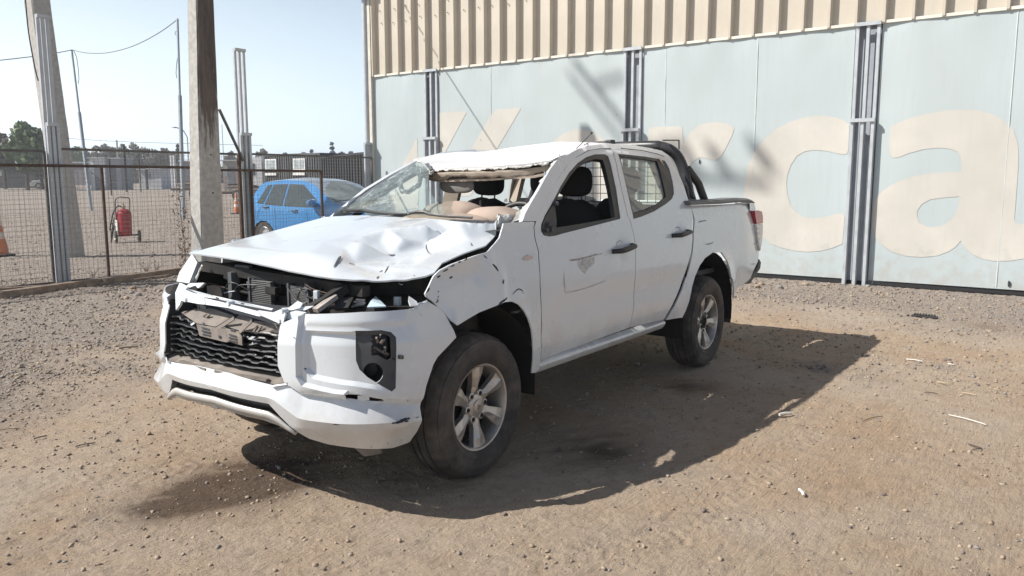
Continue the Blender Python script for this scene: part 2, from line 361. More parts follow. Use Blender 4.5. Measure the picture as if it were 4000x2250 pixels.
def scatter(name, n, r0, r1, s0, s1, base, dirtp, seed, mats, half=36, powr=1.0):
    g = np.random.default_rng(seed); bv, bf = base
    az = math.degrees(YAW); k = int(n*2.2)
    r = (r0**powr+(r1**powr-r0**powr)*g.random(k))**(1/powr); a = np.radians(az+g.uniform(-half, half, k)); x = CAM[0]+r*np.cos(a); y = CAM[1]+r*np.sin(a)
    pr = np.maximum(gravel(x, y), dirtp*(.3+1.6*vnoise(x*1.7, y*1.7, 3))); ok = (g.random(k) < pr) & ~((x > 9.0) & (y < 9.2)); x, y = x[ok][:n], y[ok][:n]; n = len(x)
    s = s0*np.exp(g.random(n)**3.6*math.log(s1/s0))*.5
    V = bv[None]*g.uniform(.42, 1.3, (n, len(bv), 1))*np.stack([s*g.uniform(.8, 1.4, n), s*g.uniform(.7, 1.1, n), s*g.uniform(.45, .95, n)], -1)[:, None]
    t = g.uniform(0, 2*np.pi, n); c, q = np.cos(t)[:, None], np.sin(t)[:, None]
    X = V[..., 0]*c-V[..., 1]*q+x[:, None]; Yy = V[..., 0]*q+V[..., 1]*c+y[:, None]; Zz = V[..., 2]+(height(x, y)+s*.22)[:, None]
    P = np.stack([X, Yy, Zz], -1).reshape(-1, 3); F = (bf[None]+(np.arange(n)*len(bv))[:, None, None]).reshape(-1, 3)
    me = bpy.data.meshes.new(name); me.vertices.add(len(P)); me.vertices.foreach_set('co', P.ravel()); me.loops.add(F.size); me.loops.foreach_set('vertex_index', F.ravel())
    me.polygons.add(len(F)); me.polygons.foreach_set('loop_start', np.arange(len(F))*3); me.update(calc_edges=True)
    for m in mats: me.materials.append(m)
    me.polygons.foreach_set('material_index', np.repeat(g.integers(0, len(mats), n), len(bf)).astype(np.int32))
    o = bpy.data.objects.new(name, me); COL.objects.link(o); return o
SM = [mat('stone_grey', (.24, .215, .195), .9, var=.35, vscale=25), mat('stone_brown', (.28, .215, .16), .9, var=.3, vscale=25), mat('stone_tan', (.34, .28, .215), .9, var=.3, vscale=25), mat('stone_dark', (.17, .14, .125), .9, var=.3, vscale=25), mat('stone_earth', (.34, .265, .195), .95, var=.2, vscale=9)]
tag(scatter('gravel', 60000, 1.7, 8.5, .0035, .030, ico(), .15, 1, [SM[4], SM[4], SM[4], SM[4], SM[2], SM[1], SM[3], SM[0]], powr=1.6), 'loose stones and gravel strewn over the bare dirt in front', 'gravel', kind='stuff')
tag(scatter('gravel', 38000, 6.5, 14.5, .009, .045, ico(), .16, 2, SM+[SM[0]], powr=1.5), 'grey crushed gravel lying before the banner wall and the fence', 'gravel', kind='stuff')
tag(scatter('gravel', 20000, 13, 42, .02, .07, octa(), .5, 4, SM, powr=1.2), 'brown gravel covering the yard behind the mesh fence', 'gravel', kind='stuff')
# ================================================================== WAREHOUSE
WX = 9.16; TOP = 3.68
cream = mat('cream_sheet', (.54, .49, .41), .5, var=.07, vscale=1.2, col2=(.48, .425, .345), c2amt=.45, c2scale=.8)
galv = mat('galvanised', (.43, .46, .50), .5, .35, var=.15, vscale=9, col2=(.30, .33, .37), c2amt=.6, c2scale=5)
pale = mat('pale_steel', (.46, .485, .51), .5, .2, var=.1, vscale=9)
darkv = mat('dark_void', (.02, .02, .021), .9)
wh = empty('warehouse', (12, 2, 0), 'cream corrugated warehouse behind the pickup, its lower wall covered with banners', 'warehouse')
yr = [9.03-.3652*i for i in range(72)]
prof = [(0, 0), (.034, 0), (.046, .105), (.1826, .105), (.338, .105), (.3652, 0)]   # one rib and pan (along -y, depth in x)
V = []; 
for z in (TOP-.02, 8.2):
    for a, d in prof: V.append((9.105+d, -a, z))
for z in (TOP-.02, 8.2):
    for a, d in prof: V.append((9.110+d, -a, z))
n = len(prof); Fq = [(i, i+1, n+i+1, n+i) for i in range(n-1)]+[(2*n+i, 3*n+i, 3*n+i+1, 2*n+i+1) for i in range(n-1)]+[(i, 2*n+i, 2*n+i+1, i+1) for i in range(n-1)]
rib = mesh('wall_sheet', V, Fq); rib.materials.append(cream)
for i, y in enumerate(yr[:-1]):
    o = bpy.data.objects.new('wall_sheet', rib); COL.objects.link(o); o.parent = wh; o.matrix_parent_inverse = PINV(wh); o.location = (0, y, 0)
yend = yr[-1]
MB().box((9.3, (9.03+yend)/2, 1.83), (.06, 9.03-yend, 3.66)).box((17, 9.0, 4.1), (15.3, .06, 8.2)).box((24.6, (9+yend)/2, 4.1), (.06, 9-yend, 8.2)).box((17, yend, 4.1), (15.3, .06, 8.2)).build('wall', mat('grey_sheet', (.34, .36, .38), .6, .1), wh)
MB().prism([(9.0, 8.2), (24.8, 8.2), (16.9, 9.6)], 1, 9.15, yend-.1).build('roof', mat('roof_sheet', (.45, .45, .44), .5, .3), wh)
MB().box((9.14, 9.075, 4.1), (.10, .075, 8.2)).build('corner_trim', mat('trim_cream', (.60, .57, .50), .5, var=.1), wh)
MB().tube([(9.1, 9.19, 0.0), (9.1, 9.19, 5.4)], .055, 10).build('downpipe', pale, wh, 40)
MB().box((9.08, 9.2, 5.35), (.2, .2, .22)).box((9.08, 9.2, 5.5), (.26, .26, .08)).build('rain_head', galv, wh)
sc_ = MB()
for i in range(14):
    for dz in (4.72, 4.98):
        if random.random() < .8: sc_.box((9.19, yr[i]-.19+random.uniform(-.05, .05), dz+random.uniform(-.02, .02)), (.012, .018, .018))
sc_.build('screws', mat('screw_dark', (.08, .08, .08), .5, .5), wh, kind='stuff')
MB().box((9.18, 4.09, .03), (.05, 9.8, .05)).box((9.18, -9, .03), (.05, 16, .05)).build('bottom_rail', darkv, wh)  # near-black strip puts in the shade of the gap below the banners
# truss posts against the wall
def P1(k, x, y): return onx(k, x, y, WX)
posts = [(P1('K', 612, 700)[1], P1('K', 728, 700)[1]), (P1('N', 68, 330)[1], P1('N', 178, 330)[1]), (P1('N', 1528, 170)[1], P1('N', 1678, 170)[1]), (-5.2, -5.6)]
def lattice(name, y0, y1, x, label, hts, axis='y', cat='post', group=None, sections=None):
    """ladder-like steel post: three square tubes joined by short cross bars"""
    e = empty(name, ((x, (y0+y1)/2, 0) if axis == 'y' else ((y0+y1)/2, x, 0)), label, cat, group)
    for si, (z0, z1, off) in enumerate(sections):
        for k in range(3):
            q = y0+(y1-y0)*(.06+.44*k); p = (x+off, q, (z0+z1)/2) if axis == 'y' else (q, x+off, (z0+z1)/2)
            MB().box(p, (.045, .045, z1-z0)).build('upright', pale, e, bev=.004)
        for z in (z1-.02,):
            p = (x+off-.026, (y0+y1)/2, z) if axis == 'y' else ((y0+y1)/2, x+off-.026, z)
            d = (.05, abs(y1-y0)+.02, .05) if axis == 'y' else (abs(y1-y0)+.02, .05, .05)
            MB().box(p, d).build('cross_bar', pale, e)
    return e
LBL = ['first narrow steel post between banners, near the warehouse corner', 'steel ladder post between banners just above the pickup roll bar', 'wide tall steel post between the two largest printed letters', 'steel post at the far end of the banners']
for i, (a, b) in enumerate(posts[:3]):
    e = lattice('truss_post', a, b, WX-.02, LBL[i], None, sections=[(0, TOP, 0), (0, 2.36, -.055)], group='steel posts between the wall banners')
    MB().box((9.262, (a+b)/2, TOP/2), (.012, abs(a-b)-.02, TOP-.04)).build('back_plate', mat('slot_grey', (.33, .36, .40), .8), e)
# banners
ban = mat('banner_vinyl', (.445, .50, .505), .48, var=.05, vscale=.9, col2=(.41, .485, .51), c2amt=.5, c2scale=.45, c2lo=.4, c2hi=.62, bump=.04, bscale=5)
let = mat('banner_print', (.52, .50, .455), .48, var=.05, vscale=1.1, col2=(.60, .575, .52), c2amt=.7, c2scale=.9)
seamm = mat('banner_seam', (.49, .54, .54), .6)
(pa, pb), (pc_, pd_), (pe, pf) = posts[:3]
spans = [(9.04, pa+.02, [], 'narrow pale banner at the left end of the warehouse wall'), (pb-.02, pc_+.02, [5.95], 'pale blue banner with slanted cream strokes behind the cab'), (pd_-.02, pe+.02, [2.4, .9], 'pale blue banner printed with letters r and c'), (pf-.02, -5.15, [-2.42], 'pale blue banner printed with the big letter a')]
BN = []
def grime(m, amt=.5):
    t = m.node_tree; N = t.nodes; L = t.links; b = N['Principled BSDF']; src = b.inputs['Base Color'].links[0].from_socket; g = N.new('ShaderNodeNewGeometry'); mp = N.new('ShaderNodeMapping'); mp.inputs['Scale'].default_value = (1, 7, .55); L.new(g.outputs['Position'], mp.inputs[0])
    n1 = N.new('ShaderNodeTexNoise'); n1.inputs['Scale'].default_value = 2.2; n1.inputs['Detail'].default_value = 8; n1.inputs['Roughness'].default_value = .7; L.new(mp.outputs[0], n1.inputs['Vector']); n2 = N.new('ShaderNodeTexNoise'); n2.inputs['Scale'].default_value = 7; n2.inputs['Detail'].default_value = 8; L.new(g.outputs['Position'], n2.inputs['Vector'])
    sp = N.new('ShaderNodeSeparateXYZ'); L.new(g.outputs['Position'], sp.inputs[0])
    def mr(x, a, b_, c, d): q = N.new('ShaderNodeMapRange'); q.inputs[1].default_value = a; q.inputs[2].default_value = b_; q.inputs[3].default_value = c; q.inputs[4].default_value = d; L.new(x, q.inputs[0]); return q.outputs[0]
    def mt(op, x, y): q = N.new('ShaderNodeMath'); q.operation = op; q.use_clamp = True; L.new(x, q.inputs[0]); L.new(y, q.inputs[1]); return q.outputs[0]
    st = mr(n1.outputs[0], .5, .72, 0, amt); ba = mt('ADD', mr(sp.outputs[2], .75, .0, -.15, .55), mr(n2.outputs[0], .4, .65, -.35, .2)); f = mt('ADD', st, ba)
    mx = N.new('ShaderNodeMix'); mx.data_type = 'RGBA'; L.new(f, mx.inputs[0]); L.new(src, mx.inputs[6]); mx.inputs[7].default_value = (.40, .39, .36, 1); L.new(mx.outputs[2], b.inputs['Base Color'])
grime(ban, .3); grime(let, .18); grime(cream, .3)
for y0, y1, seams, lb in spans:
    e = empty('banner', (WX, (y0+y1)/2, 0), lb, 'banner', 'banners along the warehouse wall'); BN.append(e)
    def fn(p, y0=y0, y1=y1):
        a, z = p[:, 0], p[:, 1]; ed = np.minimum(np.minimum(a-y1, y0-a), .5)*2
        x = WX-.022*ed*fbm(a*.7+1, z*.35, 2, 8)-.007*(vnoise(a*3.3, z*.5, 6)-.5)-.006*np.exp(-((z-TOP)/.25)**2)*np.sin(a*9)
        return np.stack([x, a, z], -1)
    def fl(p, f=fn): q = f(p); q[:, 0] -= .0045; return q
    e['fn'] = 0; BN[-1] = (e, fn, fl)
    panel('cloth', [(y0, .075), (y1, .075), (y1, TOP-.03), (y0, TOP-.03)], fn, ban, e, h=.07, thick=0, smooth=179)
    MB().box((WX-.012, (y0+y1)/2, TOP-.012), (.05, y0-y1+.02, .04)).build('top_hem', mat('hem_cream', (.70, .66, .58), .6), e)
    for s in seams:
        MB().tube([fn(np.array([[s, z]]))[0]+(.004, 0, 0) for z in np.linspace(.1, TOP-.05, 30)], .011, 6).build('seam', seamm, e, 60)
def letter(pts, bi, holes=(), nm='letter'):
    e, fn, fl = BN[bi]; T = lambda L: [tuple(P1(*p)[1:]) if isinstance(p[0], str) else p for p in L]
    y0, y1 = spans[bi][0]-.01, spans[bi][1]+.01
    P = [(min(max(a, y1), y0), b) for a, b in T(pts)]
    panel(nm, P, fl, let, e, holes=[T(q) for q in holes], h=.07, thick=0, smooth=None)
N_ = lambda *L: [('N', *p) for p in L]
L_ = lambda *L: [('L', *p) for p in L]
K_ = lambda *L: [('K', *p) for p in L]
letter(N_((1478, 785), (1440, 752), (1370, 735), (1290, 727), (1200, 738), (1110, 765), (1020, 810), (940, 880), (880, 960), (840, 1050), (822, 1150), (820, 1230), (835, 1330), (880, 1430))+L_((180, 520), (260, 590), (370, 630), (480, 655), (600, 665), (720, 655), (820, 630), (915, 592), (935, 345), (925, 322), (900, 312), (850, 318), (760, 345), (650, 360), (560, 345), (490, 300), (440, 230), (412, 140), (405, 50))+N_((1087, 1110), (1110, 1040), (1150, 980), (1200, 952), (1260, 943), (1340, 950), (1400, 965), (1440, 972), (1465, 965), (1475, 940)), 2)
letter(N_((1735, 800), (1780, 775), (1870, 740), (1980, 712), (2090, 695), (2190, 690), (2290, 695), (2380, 720), (2450, 760), (2510, 820), (2535, 890), (2542, 960), (2540, 1050), (2530, 1200), (2520, 1330), (2515, 1380), (2530, 1405), (2640, 1415))+L_((2660, 712), (2575, 725), (2450, 745), (2300, 748), (2200, 730), (2110, 690), (2050, 640), (2015, 590), (2000, 560), (1950, 620), (1880, 665), (1780, 700), (1650, 713), (1500, 705), (1370, 665), (1270, 600), (1210, 520), (1180, 430), (1175, 340), (1185, 260), (1215, 180), (1280, 110), (1370, 50))+N_((1800, 1135), (1900, 1105), (2000, 1090), (2100, 1083), (2183, 1080), (2185, 1030), (2180, 990), (2160, 955), (2120, 938), (2050, 930), (1950, 938), (1850, 965), (1790, 990), (1755, 993), (1735, 975), (1730, 930), (1731, 850)), 3,
       holes=[L_((1983, 158), (1850, 168), (1720, 185), (1640, 230), (1600, 290), (1598, 340), (1620, 400), (1680, 432), (1750, 440), (1830, 425), (1900, 380), (1950, 320), (1980, 240))])
letter(N_((215, 815), (240, 800), (410, 793), (430, 802), (436, 900), (480, 830), (540, 785), (620, 768), (700, 775), (745, 795), (756, 815), (740, 860), (700, 940), (670, 990), (640, 1010), (600, 1000), (540, 990), (490, 1020), (465, 1080), (450, 1600), (210, 1600)), 2)
c0 = P1('K', 2010, 1600)[1:]; c1 = P1('K', 2010, 1186)[1:]; R0 = c1[1]-c0[1]
letter([(c0[0]+R0*1.0*math.cos(t), c0[1]+R0*math.sin(t)) for t in np.linspace(0, 2*math.pi, 40, endpoint=False)], 1, holes=[[(c0[0]+R0*.42*math.cos(t), c0[1]+R0*.5*math.sin(t)) for t in np.linspace(.1, math.pi-.1, 14)], [(c0[0]+R0*.42*math.cos(t), c0[1]+R0*.45*math.sin(t)) for t in np.linspace(math.pi+.35, 2*math.pi-.1, 14)]])
letter(K_((738, 1031), (980, 1018), (992, 1032), (800, 1385), (735, 1500), (735, 1250)), 1)
letter(K_((1270, 1000), (1480, 985), (1490, 994), (1300, 1312), (1030, 1790), (780, 1800), (1230, 1030)), 1)
letter(K_((541, 1255), (552, 1900), (180, 1960)), 0)
for k, (p, s, bi, lb) in enumerate([(('N', 540, 1015), .035, 2, ''), (('L', 2443, 955), .05, 3, ''), (('K', 1125, 1280), .012, 1, ''), (('K', 2370, 1050), .014, 1, '')]):
    q = P1(*p); q[0] -= .03; g = [(q[1]+s*random.uniform(.5, 1)*math.cos(t)*.6, q[2]+s*random.uniform(.6, 1.3)*math.sin(t)) for t in np.linspace(0, 6.28, 8, endpoint=False)]
    MB().prism(g, 0, q[0]-.001, q[0]+.001).build('tear', mat('tear_dark', (.035, .04, .045), .9), BN[bi][0])
# ================================================================== FENCE LINE
rust = mat('rusty_pipe', (.10, .062, .045), .7, .3, var=.3, vscale=14, col2=(.05, .038, .033), c2amt=.8, c2scale=11)
wire = mat('mesh_wire', (.33, .31, .29), .6, .5, var=.25, vscale=3)
dkrail = mat('dull_rail', (.12, .115, .11), .6, .4, var=.3, vscale=8, col2=(.20, .16, .13), c2amt=.5)
FY = 8.9
def fence_panel(x0, x1, z0, z1, y, label, frame, thick=.035, sides=(1, 1), cat='fence', nm='mesh_fence', wr=.0021, sp=.062, group=None, mid=()):
    e = empty(nm, ((x0+x1)/2, y, 0), label, cat, group)
    MB().box(((x0+x1)/2, y, z1), (x1-x0, thick, thick)).build('top_rail', frame, e)
    MB().box(((x0+x1)/2, y, z0), (x1-x0, thick, thick)).build('bottom_rail', frame, e)
    for s, x in zip(sides, (x0, x1)):
        if s: MB().box((x, y-.003, (z0+z1)/2), (thick, thick, z1-z0)).build('upright', frame, e)
    for x in mid: MB().box((x, y-.004, (z0+z1)/2), (thick*.8, thick*.8, z1-z0)).build('upright', frame, e)
    m = MB(); rs = random.Random(int(x0*100))
    sag = lambda x, z: .012*math.sin(x*2.1+z)+.006*math.sin(z*5+x*3)
    x = x0+sp/2
    while x < x1:
        j = rs.uniform(-.004, .004); pts = [(x+j+.004*math.sin(z*4+x), y+.022+sag(x, z), z) for z in np.linspace(z0, z1, 6)]; m.tube(pts, wr, 3, cap=False); x += sp
    z = z0+sp/2
    while z < z1:
        j = rs.uniform(-.003, .003); pts = [(x, y+.022+sag(x, z), z+j+.004*math.sin(x*3+z)) for x in np.linspace(x0, x1, 9)]; m.tube(pts, wr, 3, cap=False); z += sp
    m.build('wire_mesh', wire, e, kind='stuff')
    return e
FG = 'welded mesh fence panels on the yard boundary'
fence_panel(-.9, 2.42, .03, 1.93, FY, 'mesh fence panel at the left edge beside the orange cone', dkrail, group=FG)
fence_panel(2.63, 4.85, .03, 1.97, FY+.02, 'mesh fence panel in front of the red wheeled extinguisher', dkrail, group=FG)
fence_panel(4.9, 5.75, .03, 1.97, FY+.02, 'short mesh fence panel right behind the thick concrete pole', dkrail, group=FG)
fence_panel(5.85, 8.92, .03, 1.98, FY+.01, 'mesh fence panel before the blue hatchback, up to the wall', dkrail, group=FG)
fence_panel(.6, 4.72, .02, 1.725, FY-.12, 'rusty framed mesh gate with a thin middle upright, left of the pole', rust, .042, (1, 1), 'gate', 'mesh_gate', wr=.0019, sp=.075, group='rusty mesh gates', mid=(3.17,))
fence_panel(5.2, 7.43, .02, 1.69, FY-.12, 'rusty framed mesh gate ending in front of the blue hatchback', rust, .042, (0, 1), 'gate', 'mesh_gate', wr=.0019, sp=.075, group='rusty mesh gates', mid=(5.83,))
pA = ony('H', 370, 180, FY); 
SEC = lambda top: [(0, top, .05), (0, 2.33, -.02)]
lattice('lattice_post', 2.47, 2.62, FY-.03, 'tall bare steel lattice post at the left, crossing the leaning concrete pole', None, axis='x', sections=SEC(3.83), group='bare steel lattice posts on the fence line')
u0, u1 = ony('H', 2135, 450, FY)[0], ony('H', 2225, 450, FY)[0]
zt = ony('H', 2180, 445, FY)[2]
lattice('lattice_post', u0+.02, u0+.02+(u1-u0), FY-.03, 'tall bare steel lattice post between the concrete pole and the blue hatchback', None, axis='x', sections=[(0, zt, .05), (0, ony('H', 2180, 1215, FY)[2], -.02)], group='bare steel lattice posts on the fence line')
lattice('lattice_post', 8.93, 9.07, 9.14, 'short steel lattice post against the warehouse corner', None, axis='x', sections=[(0, 2.3, -.03)], group='bare steel lattice posts on the fence line')
a = ony('H', 2005, 1000, 8.55); b = ony('H', 2215, 1449, 8.8)
tag(MB().bar(a, b+(b-a)*.05, .035, .035).build('brace_bar', dkrail), 'slanting steel brace from the concrete pole down to the lattice post', 'brace')
tag(MB().bar((5.62, 8.82, 0), (5.62, 8.82, 1.98), .055, .05).build('fence_post', rust), 'dark rusty upright beside the lattice post near the hatchback', 'post')
# timbers and rubble along the fence foot
wood = mat('old_timber', (.23, .165, .12), .9, var=.3, vscale=10, col2=(.36, .30, .24), c2amt=.6, c2scale=6, bump=.5, bscale=30)
def timber(p, q, w, h, lb, n='timber_beam'):
    a, b = onz('S', *p, 0), onz('S', *q, 0); a[2] = b[2] = h/2
    tag(MB().bar(a, b, w, h).build(n, wood, bev=.006), lb, 'timber', 'timbers lying along the fence foot')
timber((-10, 752), (272, 712), .13, .09, 'long weathered beam lying at the fence foot, left edge')
timber((262, 716), (470, 686), .11, .10, 'brown beam running under the gate towards the pickup bumper')
timber((215, 722), (425, 697), .06, .04, 'thin plank in front of the brown beam by the gate')
timber((-20, 735), (150, 722), .08, .05, 'pale board lying under the left fence panel')
rb = scatter('rubble', 500, 11.2, 12.9, .03, .12, ico(), 1, 23, SM[:3]+[wood], half=34); tag(rb, 'broken stones and dirt clods heaped along the fence foot', 'rubble', kind='stuff')
cup = onz('S', 237, 713, 0)
M_ = Matrix.Translation(Vector(cup)+Vector((0, 0, .045))) @ Matrix.Rotation(1.2, 4, 'Z') @ Matrix.Rotation(1.5, 4, 'X')
tag(MB().lathe([(0, -.06), (.032, -.06), (.036, .0), (.045, .06), (.041, .06), (.033, .0), (.029, -.055), (0, -.055)], 20, M_).build('plastic_cup', mat('white_plastic', (.78, .78, .76), .4), smooth=40), 'small white plastic cup lying on its side by the gate foot', 'cup')
# ================================================================== CONCRETE POLES
def conc(nm, dark):
    m = bpy.data.materials.new(nm); m.use_nodes = True; t = m.node_tree; N = t.nodes; L = t.links; b = N['Principled BSDF']; b.inputs['Roughness'].default_value = .9
    tc = N.new('ShaderNodeTexCoord'); mp = N.new('ShaderNodeMapping'); mp.inputs['Scale'].default_value = (9, 9, 1.1); L.new(tc.outputs['Object'], mp.inputs[0])
    n1 = N.new('ShaderNodeTexNoise'); n1.inputs['Scale'].default_value = 1.3; n1.inputs['Detail'].default_value = 7; n1.inputs['Roughness'].default_value = .65; L.new(mp.outputs[0], n1.inputs['Vector'])
    n2 = N.new('ShaderNodeTexNoise'); n2.inputs['Scale'].default_value = 14; n2.inputs['Detail'].default_value = 8; L.new(tc.outputs['Object'], n2.inputs['Vector'])
    r = N.new('ShaderNodeValToRGB'); r.color_ramp.elements[0].position = .3; r.color_ramp.elements[1].position = .7; r.color_ramp.elements[0].color = (.34, .325, .30, 1); r.color_ramp.elements[1].color = (.48, .465, .435, 1); L.new(n2.outputs[0], r.inputs[0])
    out = r.outputs[0]
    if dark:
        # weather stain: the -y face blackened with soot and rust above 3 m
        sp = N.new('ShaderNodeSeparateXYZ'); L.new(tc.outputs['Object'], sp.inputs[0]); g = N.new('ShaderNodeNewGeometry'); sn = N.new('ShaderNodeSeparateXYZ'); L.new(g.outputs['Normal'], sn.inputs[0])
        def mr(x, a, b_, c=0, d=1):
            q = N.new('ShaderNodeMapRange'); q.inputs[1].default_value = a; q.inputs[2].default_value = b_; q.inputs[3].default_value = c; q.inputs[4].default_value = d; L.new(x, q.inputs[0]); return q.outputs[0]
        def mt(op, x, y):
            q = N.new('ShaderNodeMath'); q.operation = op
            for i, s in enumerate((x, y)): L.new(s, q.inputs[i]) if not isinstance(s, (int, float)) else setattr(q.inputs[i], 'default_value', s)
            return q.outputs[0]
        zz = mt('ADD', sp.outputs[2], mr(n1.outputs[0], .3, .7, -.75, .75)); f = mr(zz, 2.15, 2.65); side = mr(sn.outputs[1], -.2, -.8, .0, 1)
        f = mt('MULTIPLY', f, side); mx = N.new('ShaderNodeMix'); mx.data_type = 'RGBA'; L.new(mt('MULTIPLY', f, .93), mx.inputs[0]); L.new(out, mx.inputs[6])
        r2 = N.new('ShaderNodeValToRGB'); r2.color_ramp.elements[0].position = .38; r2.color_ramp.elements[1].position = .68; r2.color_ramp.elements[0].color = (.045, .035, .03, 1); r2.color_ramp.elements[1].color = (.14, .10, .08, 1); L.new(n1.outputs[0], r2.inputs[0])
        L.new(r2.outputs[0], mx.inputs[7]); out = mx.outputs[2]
    L.new(out, b.inputs['Base Color']); bp = N.new('ShaderNodeBump'); bp.inputs['Strength'].default_value = .5; bp.inputs['Distance'].default_value = .01; L.new(n2.outputs[0], bp.inputs['Height']); L.new(bp.outputs[0], b.inputs['Normal'])
    return m
def cpole(base, top, a0, b0, a1, b1, m, label):
    e = empty('concrete_pole', tuple(base), label, 'pole')
    mb = MB(); V = []; n = 26; prof = [(-.5, -.5+.1), (-.5+.08, -.5), (.5-.08, -.5), (.5, -.5+.1), (.5, .5), (-.5, .5)]
    for i in range(n+1):
        t = i/n; c = np.array(base)+(np.array(top)-np.array(base))*t; a, b = a0+(a1-a0)*t, b0+(b1-b0)*t
        for k, (p, q) in enumerate(prof): V.append((c[0]+p*a+random.uniform(-.004, .004), c[1]+q*b+random.uniform(-.004, .004), c[2]))
    k = len(prof); F = [(i*k+j, i*k+(j+1) % k, (i+1)*k+(j+1) % k, (i+1)*k+j) for i in range(n) for j in range(k)]+[tuple(range(k)), tuple(n*k+j for j in range(k))]
    mb.add(V, F).build('shaft', m, e); return e
c1_, c2_ = conc('concrete_plain', False), conc('concrete_stained', True)
PB = np.array([4.55, 8.05, -.1]); pc = [ony('S', 528, 590, 8.0), ony('S', 511, 10, 8.0)]
d = (pc[1]-pc[0])/(pc[1][2]-pc[0][2]); b0 = pc[0]+d*(-.1-pc[0][2])+(0, .05, 0); t0 = pc[0]+d*(8.3-pc[0][2])+(0, .05, 0)
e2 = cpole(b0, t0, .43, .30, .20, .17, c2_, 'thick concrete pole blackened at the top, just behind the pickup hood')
for (kk, zx, zy, dd_) in (('H', 1890, 697, .118), ('I', 1928, 245, .135), ('I', 1948, 594, .145)): q = ony(kk, zx, zy, b0[1]-dd_); MB().tube([q+(0, .03, 0), q+(0, -.006, 0)], .013, 8).build('bolt_hole', darkv, e2)
q0 = onz('S', 184, 645, 0); s0 = ony('S', 94, 0, q0[1]); dd = (s0-q0)/s0[2]
e1 = cpole(q0-dd*.1, q0+dd*7.5, .36, .30, .35, .3, c1_, 'leaning plain concrete pole at the left behind the fence')
steelm = mat('dark_cable', (.03, .03, .032), .6)
def cable(name, a, b, sag, r, label, n=24):
    a, b = np.array(a, float), np.array(b, float)
    return tag(MB().tube([a+(b-a)*t-np.array([0, 0, sag*4*t*(1-t)]) for t in np.linspace(0, 1, n)], r, 5).build(name, steelm, smooth=60), label, 'cable')
cable('cable', b0+(t0-b0)*.69+(0, .1, 0), (9.12, 8.72, 5.72), .02, .013, 'cable strung from the stained concrete pole to the warehouse, shadow on the wall')
cc = [ony('H', x, y, q0[1]-.25) for x, y in ((232, -5), (262, 300), (320, 620), (350, 740))]
tag(MB().tube(spline([cc[0]+(cc[0]-cc[1])*.8]+cc, 5), .012, 5).build('cable', steelm, smooth=60), 'dark cable hanging beside the leaning concrete pole', 'cable')
# steel poles with a slack wire between them
thin = mat('thin_pole', (.36, .40, .43), .55, .3, var=.1)
def tpole(k, top, base, D, lb, hooks):
    T = ond(k, *top, D); B = T.copy(); B[2] = 0
    bb = ond(k, *base, D); dx = (bb-T)/(bb[2]-T[2]); B = T+dx*(0-T[2])
    e = empty('steel_pole', tuple(B), lb, 'pole', 'thin steel poles in the yard')
    m = B+(T-B)*.62
    MB().tube([B, m], .075, 8).build('lower_tube', thin, e, 40); MB().tube([m, T], .045, 8).build('upper_tube', thin, e, 40)
    return e, T
eA, tA = tpole('H', (655, 455), (762, 1330), 36, 'thin steel pole nearer the leaning concrete pole, short of the two', 0)
eB, tB = tpole('H', (1622, 172), (1660, 1380), 30, 'thin steel pole left of the stained concrete pole, taller of the two', 0)
def wirepx(pts, D0, D1, r, lb, k='H', n=5):
    m = len(pts); P = [ond(k, *p, D0+(D1-D0)*i/(m-1)) for i, p in enumerate(pts)]
    return tag(MB().tube(spline(P, n), r, 5).build('cable', steelm, smooth=60), lb, 'cable')
wirepx([(668, 457), (760, 480), (870, 488), (1000, 480), (1180, 435), (1350, 360), (1500, 270), (1618, 182)], 36, 30, .014, 'slack wire sagging between the two thin steel poles')
wirepx([(-60, 556), (0, 551), (320, 514), (500, 487), (655, 457)], 30, 36, .018, 'wire running off the left edge from the thin pole')
MB().tube([ond('H', x, y, 36) for x, y in ((672, 460), (700, 520), (715, 620), (722, 720), (716, 765))], .014, 5).build('loose_wire', steelm, eA)
MB().tube([ond('H', x, y, 30) for x, y in ((1628, 490), (1615, 590), (1610, 670), (1618, 715))], .012, 5).build('loose_wire', steelm, eB)
MB().tube([ond('H', 1612+12*math.cos(t), 304+16*math.sin(t), 30) for t in np.linspace(0, 6, 12)], .01, 5).build('wire_coil', steelm, eB)
# unseen beams on a pole, added up-sun and shaped to cast the banner shadows
HT = 18.
def sw(k, x, y): q = onx(k, x, y, WX); return q+np.array([-.76, .71, 1.])*(HT-q[2])
bp_ = sw('N', 365, 960); bx = np.array([bp_[0], bp_[1], 0])
ep = empty('shadow_caster_pole', tuple(bx), 'added unseen pole of crossed beams that casts the soft shadows on the banners', 'pole')
MB().tube([bx, bx+(0, 0, HT+.1)], [.17, .11], 10).build('shaft', c1_, ep, 40)
for k, a, b, w_ in [('K', (1975, 560), (2480, 1190), .085), ('K', (1935, 690), (2480, 1385), .06), ('K', (2200, 780), (2440, 700), .07), ('N', (430, 900), (545, 1130), .12), ('N', (600, 920), (730, 1110), .11), ('N', (855, 890), (1005, 1085), .13), ('N', (440, 1125), (975, 1160), .10), ('K', (2480, 1190), (2620, 1366), .1)]:
    MB().bar(sw(k, *a), sw(k, *b), w_, w_*.8).build('beam', c1_, ep)
MB().bar(bp_, sw('N', 440, 1125), .1, .1).build('beam', c1_, ep); MB().bar(bp_, sw('K', 2620, 1366), .1, .1).build('beam', c1_, ep)
